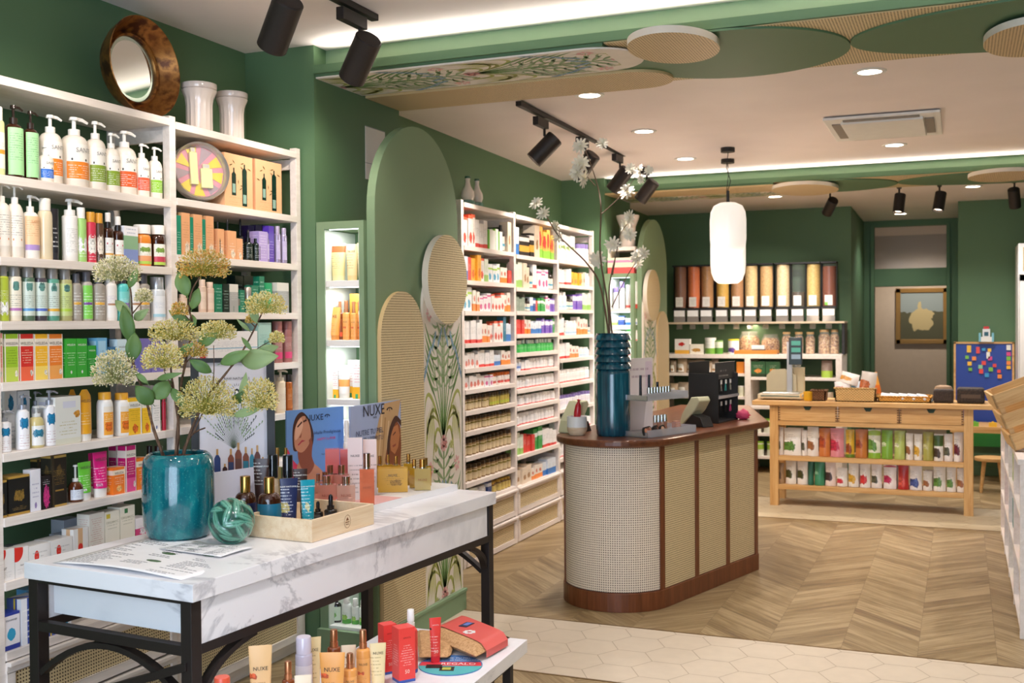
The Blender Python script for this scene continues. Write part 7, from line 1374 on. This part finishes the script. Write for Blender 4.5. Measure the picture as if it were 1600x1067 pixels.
# kitchen scale
p = tt_(1222, ty+.22); s = s_at(p); t = thing('kitchen_scale', 'cream shop scale with a display pillar at the left of the pine console', 'scale', (p.x, ty+.22, HT+.0008))
CR = flat('d8ccb0', .4); MB().box(-34*s, 34*s, -.14, .14, .012, .05, CR).box(-30*s, 30*s, -.142, -.14, .025, .045, printed('c8c0aa', '4a5a5a', ((.2, .8, '56706a'),))).box(-30*s, -26*s, -.12, -.09, 0, .012, BLACK).box(26*s, 30*s, -.12, -.09, 0, .012, BLACK).box(-30*s, 30*s, .09, .12, 0, .012, BLACK).build('base', t, .004)
MB().box(-28*s, 28*s, -.11, .12, .052, .062, flat('c8c8c4', .25, .8)).build('pan', t, .003)
MB().box(4*s, 12*s, .12, .14, .05, .50, flat('c9c9c8', .3, .5)).build('pillar', t); dd = MB().prism([(-12*s+20*s, .30), (8*s+20*s, .30), (8*s+20*s, .54), (-12*s+20*s, .54)], .08, .12, flat('2a3c44', .35), 'xz').build('display', t, .004)
MB().box(12*s, 26*s, .077, .0795, .47, .51, flat('58b8a8', .4)).box(12*s, 26*s, .077, .0795, .41, .45, flat('58b8a8', .4)).box(12*s, 26*s, .077, .0795, .35, .39, flat('9cb8d0', .4)).build('readout', dd)
o = MB().prism([(-.13, 0), (.13, 0), (.13, .20), (.03, .26), (-.08, .25), (-.13, .2)], 0, .025, flat('cfc3a2', .45), 'xz').build('paper_stack'); o.location = (p.x-.03, ty+.365, HT+.001); tag(o, 'tall cream paper bag holder behind the shop scale', 'holder')
lathe_thing('measuring_jug', 'clear tall jug standing behind the shop scale', 'jug', (p.x+.09, ty+.44, HT+.2715), [(.042, 0), (.046, .2), (.044, .2), (.04, .01)], pane('d8d4c8', .35), 20)
tag(MB().box(p.x+.02, p.x+.16, ty+.395, ty+.485, HT+.001, HT+.27, flat('cdbf9c', .5)).build('jug_plinth'), 'cream block under the clear tall jug', 'block')
# coffee cup, brown box, basket, bread, tray
def wick(a, b, nm):
    m = NT(nm); x, y, z = m.sep(m.coord()); q = m.math('MULTIPLY', m.math('SINE', m.math('MULTIPLY', m.math('ADD', x, y), 260)), m.math('SINE', m.math('MULTIPLY', z, 300))); m.bump(q, .8, .004); return m.fin(m.mix(m.math('ADD', m.math('MULTIPLY', q, .5), .5), C(b), C(a)), .7)
WK = wick('e3c184', 'b58a4c', 'wicker'); WKD = wick('7a5028', '4a2c14', 'brown wicker')
def basket(u0, u1, hpx, y, m, label, th=.01, dy=.2, nm='basket'):
    a0, b0 = P(u0, 500, 1, y), P(u1, 500, 1, y); w = b0.x-a0.x; h = hpx*s_at(a0); t = thing(nm, label, 'basket', ((a0.x+b0.x)/2, y, HT+.0008)); mb = MB(); k = .94
    for sx in (-1, 1): mb.prism([(sx*w/2*k, 0), (sx*w/2, h), (sx*(w/2-th), h), (sx*(w/2*k-th), 0)], 0, dy, m, 'xz')
    for yy in (0, dy-th): mb.prism([(-w/2*k, 0), (w/2*k, 0), (w/2, h), (-w/2, h)], yy, yy+th, m, 'xz')
    mb.box(-w/2*k, w/2*k, 0, dy, 0, .008, m); mb.build('weave', t); MB().tube([(-w/2, 0, h), (w/2, 0, h), (w/2, dy, h), (-w/2, dy, h), (-w/2, 0, h)], th*.7, m, 6).build('rim', t); return t
basket(1303, 1369, 21, ty+.05, WK, 'pale wicker basket of snack bags on the pine console', dy=.26)
basket(1266, 1290, 16, ty+.06, WKD, 'small dark brown basket right of the shop scale', dy=.16); basket(1370, 1456, 9, ty+.08, wick('dca54a', 'a8742c', 'golden wicker'), 'flat golden tray basket on the pine console', dy=.24, nm='tray_basket')
p = tt_(1262, ty+.06); o = thing('mug', 'yellow mug beside the small brown basket', 'mug', (p.x, ty+.06, HT+.0008)); MB().lathe([(.03, 0), (.036, .01), (.037, .08), (.032, .08), (.030, .01)], flat('d8a828', .3), 20, caps=False).build('body', o); MB().tube([(-.036, 0, .065), (-.06, 0, .055), (-.06, 0, .03), (-.036, 0, .02)], .005, flat('d8a828', .3), 6).build('handle', o)
SB_ = [('e9e4e2', 'c87a6a', 'white bag with faint red print at the left of the basket'), ('f0e8e0', 'e0a04a', 'folded white and yellow bag on top at the left of the basket'), ('dce8f0', '3c9ccc', 'white and blue bag in the middle of the basket'), ('cfc6bc', 'b8602c', 'clear bag with a brown biscuit in the basket'), ('e09a3c', 'd8702c', 'orange bag at the right rear of the basket')]
for i, ((b0, a0, lb), (u, z, w_, h_, r_)) in enumerate(zip(SB_, ((1317, .10, 24, 20, -5), (1325, .24, 28, 18, 15), (1337, .08, 16, 22, 0), (1353, .08, 24, 38, 8), (1367, .10, 20, 34, -12)))):
    p = tt_(u, ty+.12+.03*(i % 3)); s = s_at(p); tt = thing('snack_bag', lb, 'bag', (p.x, p.y, HT+z*.6), 0); tt.rotation_euler = (R_(-8), R_(r_), 0)
    bag(printed(b0, '8a8a8a', ((0, .4, a0),) if i in (2, 4) else (), (a0, .5, .45, .28), None, i))(tt, w_*s, h_*s)
for i, u in enumerate((1385, 1400, 1415, 1430, 1445)):
    p = tt_(u, ty+.17); tt = thing('snack_packet', 'pale blue packet, %s from left in the golden tray basket' % ordn(i+1), 'packet', (p.x, ty+.14, HT+.03), .2*i, 'packets in the golden tray basket'); tt.rotation_euler = (R_(20), R_(8), .2*i)
    MB().box(-.05, .05, -.05, .06, 0, .022, printed('e4e8ec', '8a9ab0', ((.3, .6, 'a8cce4'),), None, None, i)).build('packet', tt, .008)
BREAD = NT('dark cloth'); v = BREAD.coord(); BREAD = BREAD.fin(BREAD.ramp(BREAD.noise(v, 80, 3), [(.4, C('2a2320')), (.7, C('4a3c32'))]), .8)
for u0, u1, hp, lb, tp in ((1458, 1490, 27, 'round-topped dark brown fabric basket at the right of the pine console', 1), (1495, 1539, 24, 'dark brown square fabric basket at the right end of the pine console', 0)):
    y = ty+.1; a0, b0 = P(u0, 500, 1, y), P(u1, 500, 1, y); w = b0.x-a0.x; h = hp*s_at(a0); tt = thing('fabric_basket', lb, 'basket', ((a0.x+b0.x)/2, y, HT+.0008)); MB().box(-w/2, w/2, 0, .2, 0, h*(.8 if tp else 1), BREAD).build('body', tt, .02)
    if tp: MB().lathe([(w*.46, h*.78), (w*.40, h*.93), (w*.2, h), (0, h*1.01)], flat('a88a6c', .7), 20, 1, .45, (0, .1, 0)).build('paper_filling', tt)
    else: MB().box(-w*.35, w*.35, -.004, 0, h*.35, h*.6, flat('57483c', .7)).build('cloth_band', tt)
# play panel, stool and table behind the console
t = thing('play_board', 'blue building-brick play panel in a wood frame on the back wall', 'play panel', (.21, YB-.03, 0)); z0, z1 = .50, P(1540, 537, 1, YB-.05).z; hw = .262
MB().box(-hw, hw, 0, .02, z0, z1, flat('27459a', .45)).box(-hw, hw, 0, .022, z0-.2, z0+.0, flat('2f8a34', .45)).build('brick_base', t); MB().box(-hw-.02, -hw, -.01, .025, z0-.2, z1+.015, PINE).box(hw, hw+.02, -.01, .025, z0-.2, z1+.015, PINE).box(-hw-.02, hw+.02, -.01, .025, z1, z1+.018, PINE).build('frame', t)
rnd = random.Random(3); LC = ['e0483c', 'f0c030', '7cc040', 'f0903a', 'e8e8e0', '3a9ad0', 'd84a8a', '8ac8a0']
bm_ = [(1514, 545, 6, 11, 1), (1528, 547, 5, 10, 0), (1546, 547, 5, 5, 1), (1511, 558, 5, 5, 2), (1522, 560, 6, 6, 3), (1515, 568, 6, 6, 1), (1516, 577, 5, 5, 2), (1537, 567, 6, 6, 0), (1532, 573, 6, 6, 7), (1533, 580, 6, 7, 0), (1544, 555, 5, 10, 4), (1547, 560, 6, 6, 6), (1554, 571, 5, 5, 0), (1548, 577, 6, 6, 2), (1542, 586, 6, 6, 5), (1562, 588, 6, 6, 3), (1561, 580, 5, 5, 0), (1576, 543, 6, 8, 4), (1576, 553, 6, 6, 6), (1576, 560, 6, 6, 2), (1576, 567, 6, 6, 3), (1576, 574, 6, 5, 1), (1537, 546, 5, 4, 5)]
for i, (u, v_, w_, h_, k) in enumerate(bm_):
    p = P(u, v_, 1, YB-.04); s = s_at(p); o = MB().box(-w_*s/2, w_*s/2, 0, .015, -h_*s/2, h_*s/2, flat(LC[k], .35)).cyl(.006, -.002, .0, flat(LC[k], .35), 6).build('toy_brick'); o.location = (p.x, YB-.0455, p.z)
    tag(o, '%s toy brick, number %s on the blue play panel' % (('red', 'yellow', 'green', 'orange', 'white', 'blue', 'pink', 'mint')[k], ordn(i+1)), 'toy brick', 'toy bricks')
p = P(1541, 535, 1, YB-.05); t = thing('toy_castle', 'small white and red toy brick house on top of the play panel', 'toy', (p.x, YB-.07, z1+.02)); MB().box(-.05, .05, -.02, .02, 0, .05, flat('e8e8e0', .4)).box(-.035, .035, -.02, .02, .05, .13, flat('e0e4e4', .4)).build('walls', t); MB().box(-.02, .02, -.022, -.02, .06, .10, flat('2a5a68', .4)).build('window', t); MB().box(-.025, .025, -.018, .018, .13, .155, flat('c83030', .4)).build('roof', t); MB().box(-.07, -.05, -.015, .015, 0, .09, flat('7ab8c8', .4)).box(.05, .07, -.015, .015, 0, .09, flat('7ab8c8', .4)).build('towers', t)
t = thing('play_table', 'small pine play table against the play panel', 'table', (.18, 11.3, 0)); MB().box(-.28, .30, 0, .55, .50, .56, PINE).build('tabletop', t, .003)
for x in (-.26, .25):
    for y in (.02, .48): MB().box(x, x+.04, y, y+.04, 0, .50, PINE).build('leg', t)
t = thing('stool', 'small pine stool in front of the play table', 'stool', (.26, 10.9, 0)); MB().cyl(.15, .29, .32, PINE, 24).build('seat', t, .003)
for a in range(4): q = pi/4+a*pi/2; MB().tube([(.09*cos(q), .09*sin(q), .29), (.13*cos(q), .13*sin(q), 0)], [.018, .012], PINE, 8).build('leg', t)
for i, (x, k) in enumerate(((.12, 2), (.28, 1))):
    o = MB().box(-.035, .035, -.03, .03, 0, .04, flat(LC[k], .35)).cyl(.01, .04, .05, flat(LC[k], .35), 8).build('toy_brick'); o.location = (x, 11.36, .5608); tag(o, 'large %s toy brick lying on the play table' % ('green', 'yellow')[i], 'toy brick', 'toy bricks')
# glass-door fridge at the right of the back wall
t = thing('display_fridge', 'white glass-door fridge at the right against the back wall', 'fridge', (.50, 11.3, 0)); FZ = P(1590, 380, 1, 11.3).z
MB().box(0, .6, .02, .65, 0, FZ, WHITE).build('body', t, .004); MB().box(.04, .56, .0, .02, FZ-.26, FZ-.04, flat('c9b684', .5)).build('vent_grille', t)
MB().box(.01, .08, -.02, .02, .15, FZ-.3, WHITE).box(.52, .59, -.02, .02, .15, FZ-.3, WHITE).box(.01, .59, -.02, .02, .15, .22, WHITE).box(.01, .59, -.02, .02, FZ-.36, FZ-.3, WHITE).build('door_frame', t, .003); MB().box(.08, .52, .0, .006, .22, FZ-.36, pane('dfe8f4', .5)).build('door_glass', t)
MB().box(.085, .09, .012, .018, .25, FZ-.4, glow('dfe8ff', 1.2)).build('lamp', t)
# painting in the corridor
a0, b0 = P(1400, 451, 1, 15.98), P(1481, 537, 1, 15.98); w = b0.x-a0.x; h = a0.z-b0.z
t = thing('framed_painting', 'gold framed painting of a pale shaggy animal seen through the doorway', 'painting', ((a0.x+b0.x)/2, 15.97, (a0.z+b0.z)/2)); f = .06
MB().box(-w/2, w/2, -.02, .02, h/2-f, h/2, flat('9a7438', .4, .4)).box(-w/2, w/2, -.02, .02, -h/2, -h/2+f, flat('9a7438', .4, .4)).box(-w/2, -w/2+f, -.02, .02, -h/2, h/2, flat('9a7438', .4, .4)).box(w/2-f, w/2, -.02, .02, -h/2, h/2, flat('9a7438', .4, .4)).build('frame', t, .004)
PT = NT('oil painting'); x, y, z = PT.sep(PT.coord('Generated')); n = PT.noise(PT.coord('Generated'), 4, 4); base = PT.mix(PT.math('GREATER_THAN', PT.math('ADD', z, PT.math('MULTIPLY', n, .3)), .75), C('5a5a40'), C('9aa8a8'))
d = PT.math('SQRT', PT.math('ADD', PT.math('MULTIPLY', PT.math('SUBTRACT', x, .5), PT.math('SUBTRACT', x, .5)), PT.math('MULTIPLY', PT.math('SUBTRACT', z, .45), PT.math('SUBTRACT', z, .45))))
col = PT.mix(PT.math('LESS_THAN', PT.math('ADD', d, PT.math('MULTIPLY', PT.math('SUBTRACT', n, .5), .5)), .28), base, C('d0bf8c')); PT = PT.fin(col, .5)
MB().box(-w/2+f, w/2-f, -.004, .01, -h/2+f, h/2-f, PT).build('canvas', t)
# ------------------------------------------------------------------ right shelf unit and its crate
t = thing('shelving_unit', 'low white cube shelf unit along the right edge', 'shelving', (.27, 5.93, 0)); RH = .90; L_ = 2.9
MB().box(-.012, .50, -.01, L_, RH-.03, RH, WHITE_LAM).build('top_board', t, .003); MB().box(0, .48, 0, .03, 0, RH-.03, WHITE_LAM).build('end_panel', t, .002)
for k in range(1, 5): MB().box(0, .48, k*.7-.0, k*.7+.03, 0, RH-.03, WHITE_LAM).build('divider', t, .002)
for z in (.06, .34, .62):
    for k in range(4): MB().box(.0, .47, .03+k*.7, .7+k*.7, z-.02, z, WHITE_LAM).build('shelf_board', t, .001)
MB().box(.47, .48, 0, L_, 0, RH, WHITE_LAM).build('back_panel', t)
rnd = random.Random(9); RSC = [('e8e4e0', 'b08a5a'), ('d8483c', 'f0e0d0'), ('4a8a8a', 'e8e8e0'), ('e0b04a', '6a4a24'), ('4a4a4a', 'c8c8c8'), ('8aa84a', 'f0f0e0')]
for k in range(4):
    for j, z in enumerate((.06, .34, .62)):
        for i in range(4):
            c = RSC[(k*5+j*3+i*2) % 6]; h = rnd.uniform(.14, .21); wy = rnd.uniform(.07, .11); y = 5.93+.10+k*.7+i*.15; st = ('carton', 'bag')[(i+j) % 2]
            o = MB().box(-.06, .06, -wy/2, wy/2, 0, h, printed(c[0], c[1], (), (c[1], .5, .4, .25), (.6, .9, 4), i)).build('carton', None, .004); o.location = (.27+.075+rnd.uniform(0, .02), y, z+.0008)
            tag(o, '%s packet, %s from near end, %s row, %s bay, right shelf unit' % (('pale beige', 'red', 'teal', 'mustard', 'dark grey', 'olive')[(k*5+j*3+i*2) % 6], ordn(i+1), ('bottom', 'middle', 'top')[j], ordn(k+1)), 'packet', 'packets in the right shelf unit')
t = thing('wooden_crate', 'slatted pine crate tilted on the right shelf unit', 'crate', (.30, 6.75, RH+.002))
PW2 = wood('ecc990', 'd9ab6c', .9, 1, .55); t.rotation_euler = (0, R_(0), 0)
c0 = Vector((0, 0, 0))
mb = MB(); L_, Wd, Hh = .62, .42, .30
def crate(par):
    for sx in (0, L_-.012):
        for k in range(3): MB().box(sx, sx+.012, 0, Wd,   .01+k*.112, .088+k*.112, PW2).build('slat', par, .001)
    for sy in (0, Wd-.012):
        for k in range(3): MB().box(0, L_, sy, sy+.012,   .01+k*.112, .088+k*.112, PINE).build('slat', par, .001)
    for sx in (.012, L_-.036):
        for sy in (.012, Wd-.036): MB().box(sx, sx+.024, sy, sy+.024, 0, Hh+.005, PINE).build('corner_post', par)
    for k in range(4): MB().box(0, L_, .02+k*.1, .1+k*.1, 0, .008, PINE).build('bottom_slat', par)
crate(t); t.rotation_euler = (0, R_(-22), R_(4)); t.location = (.262, 6.22, RH+.004)
o = blob('leafy_greens', (.50, 6.42, RH+.22), (.16, .12, .07), flat('4f8a34', .6), 9, 'bunch of green leaves lying inside the tilted crate', 'vegetable')
# ------------------------------------------------------------------ lamps, tracks and ceiling fittings
DLG = glow('fff1dc', 14)
for i, (x, y) in enumerate(DOWN):
    if y > 4.5 or x < 0:
        t = thing('downlight', 'recessed round downlight, %s' % ('%s in the %s row of the ceiling' % (ordn(1+[q[1] for q in DOWN if q[0] == x].index(y)), {-2.0: 'left', -.45: 'middle', 1.1: 'far right', -.63: 'doorway', -1.7: 'back left', .1: 'back right', -1.2: 'front', .9: 'front right'}[x])), 'ceiling light', (x, y, ceil_z(y)-.006), 0, 'recessed ceiling downlights')
        MB().lathe([(.062, 0), (.085, 0), (.088, .006), (.06, .006)], WHITE, 28, caps=False).build('trim_ring', t); MB().cyl(.062, .002, .006, DLG, 28).build('diffuser', t)
def track_spot(x, y, z, aim, label, grp, pw=0, sc=1.3, ang=50):
    t = thing('track_spotlight', label, 'spotlight', (x, y, z), 0, grp)
    MB().box(-.018, .018, -.075*sc, .075*sc, -.058, -.006, BLKMET).build('adapter', t, .002)
    MB().tube([(0, .05*sc, -.05), (0, .05*sc, -.105)], .008, BLKMET, 10).build('stem', t)
    if aim is None: aim = (x-.62, y+.42, z-.86)
    elif aim == 0: aim = (x-.60, y+.20, z-.86)
    elif aim == -1: aim = (x-.62, y-.18, z-.86)
    d = (Vector(aim)-Vector((x, y+.05*sc, z-.185))).normalized(); q = d.to_track_quat('Z', 'Y'); c = Vector((0, .05*sc, -.185)); r, h = .045*sc, .16*sc
    hd = MB().lathe([(r*.9, -h/2), (r, -h/2+.006), (r, h/2), (r*.93, h/2), (r*.88, h/2-.015), (r*.3, h/2-.035)], flat('2b2421', .5, .2), 28, caps=False).cyl(r*.9, -h/2, -h/2+.002, BLKMET, 28).build('head', t); hd.location = c; hd.rotation_mode = 'QUATERNION'; hd.rotation_quaternion = q
    if pw:
        ln = MB().cyl(r*.80, h/2-.022, h/2-.018, glow('ffe9cc', 9), 20).build('lamp', hd)
        wp_ = Vector((x, y, z))+c+d*(h/2+.01); spot('track_beam', wp_, wp_+d, pw, ang, .8, (1, .89, .78), .03)
def track(x, y0, y1, z, label): tag(MB().box(x-.018, x+.018, y0, y1, z-.006, z+.022, BLKMET).build('lighting_track', None, .002), label, 'lighting track')
tz1 = 2.915; track(-2.37, 1.0, 4.17, tz1+.012, 'black lighting track on the ceiling above the near shelves')
a0 = 'black track spotlight '
track_spot(-2.37, P(563, 97, 0, -2.37).y-.065, tz1, None, a0+'at the far end of the near track, in front of the beam', 'near track spotlights', 16, 1.3, 95)
p = P(438, 40, 0, -2.37); track_spot(-2.37, P(438, 38, 0, -2.37).y-.065, tz1, None, a0+'second from the far end of the near track', 'near track spotlights', 16, 1.3, 95)
track_spot(-2.37, P(170, 5, 0, -2.37).y-.03, tz1, None, a0+'barely in view at the top left edge', 'near track spotlights', 15, 1.3, 95); track_spot(-2.37, 1.9, tz1, None, a0+'nearest on the near track, above the frame', 'near track spotlights', 15, 1.3, 95)
track(-2.42, 5.95, 8.85, 2.885, 'black lighting track on the ceiling above the three-bay unit')
for i, (u, aim) in enumerate(((848, -1), (892, 0), (938, 0), (972, 0))):
    y = (6.32, 7.12, 7.95, 8.72)[i]; track_spot(-2.42, y, 2.872, aim, a0+'%s of four on the track above the three-bay unit' % ordn(i+1), 'middle track spotlights', 24, 1.25, 90)
tag(MB().box(-1.35, 1.6, 10.05, 10.086, 2.80, 2.83, BLKMET).build('lighting_track'), 'black lighting track behind the far ceiling beam', 'lighting track')
for i, (u, v_, aim) in enumerate(((1297, 330, (-1.9, 11.4, 1.4)), (1405, 325, (-.7, 9.7, .7)), (1468, 325, (-.5, 9.6, .5)), (1585, 318, (.6, 11, 1)))):
    p = P(u, 300, 1, 10.07); track_spot(p.x, 10.02, 2.80, aim, a0+'%s from the left behind the far ceiling beam' % ordn(i+1), 'far track spotlights', 75 if i == 0 else 40, 1.05, 75)
# pendant globes
OPAL = NT('opal glass'); OPAL.b.inputs['Emission Color'].default_value = (1, .93, .84, 1); OPAL.b.inputs['Emission Strength'].default_value = .42; OPAL = OPAL.fin(C('f8f4ee'), .25)
for i, (x, y, vt, vb, nm) in enumerate(((-1.60, 8.05, 317, 400, 'front'), (-1.70, 8.55, 352, 443, 'rear'))):
    zc = ceil_z(y); s = depth((x, y, 2.2))/F; z1 = P(1138, vt, 1, y).z; z0 = P(1138, vb, 1, y).z; r = 28*s*(1 if i == 0 else .97)
    t = thing('pendant_lamp', '%s white capsule-shaped glass pendant lamp above the counter' % nm, 'pendant lamp', (x, y, z0), 0)
    H = z1-z0; MB().lathe([(0, 0), (r*.55, .002), (r*.8, H*.06), (r*.96, H*.18), (r, H*.32), (r, H*.68), (r*.96, H*.82), (r*.8, H*.94), (r*.45, H), (0, H)], OPAL, 36, caps=False).build('globe', t)
    MB().cyl(.012, H-.002, H+.09, BLACK, 12).build('lamp_holder', t); MB().tube([(0, 0, H+.09), (.02, 0, H+.16), (-.01, 0, H+.26), (.006, 0, H+.4), (0, 0, zc-z0-.03)], .003, BLACK, 6).build('cord', t)
    MB().cyl(.052, zc-z0-.032, zc-z0-.001, BLACK, 28).build('canopy', t)
    l = bpy.data.lights.new('pendant_glow', 'POINT'); l.energy = 10; l.color = WARM; l.shadow_soft_size = r; lo = bpy.data.objects.new('pendant_glow', l); COL.objects.link(lo); lo.location = (x, y, z0-.2)
# air conditioning cassette and grille
t = thing('air_conditioner', 'square white ceiling air conditioner cassette beyond the front beam', 'air conditioner', (-.47, 7.62, ceil_z(7.62)-.034)); h = .33
MB().box(-h-.02, h+.02, -.44, .44, .018, .034, WHITE).build('panel', t, .002); MB().box(-h+.08, h-.08, -.34, .34, 0, .018, WHITE).build('grille_panel', t, .004)
for (x0, x1, y0, y1) in ((-h+.02, -h+.075, -.28, .28), (h-.075, h-.02, -.28, .28), (-h+.1, h-.1, -.405, -.36), (-h+.1, h-.1, .36, .405)): MB().box(x0, x1, y0, y1, .010, .018, flat('8d857b', .6)).build('air_slot', t)
t = thing('ceiling_vent', 'small white ceiling vent partly hidden behind the front beam', 'vent', (-.42, 5.62, ceil_z(5.62)-.02)); MB().box(-.17, .17, -.14, .20, .006, .02, WHITE).build('frame', t); MB().box(-.14, .14, -.11, .17, 0, .006, flat('a9b0b4', .5)).build('louvre', t)
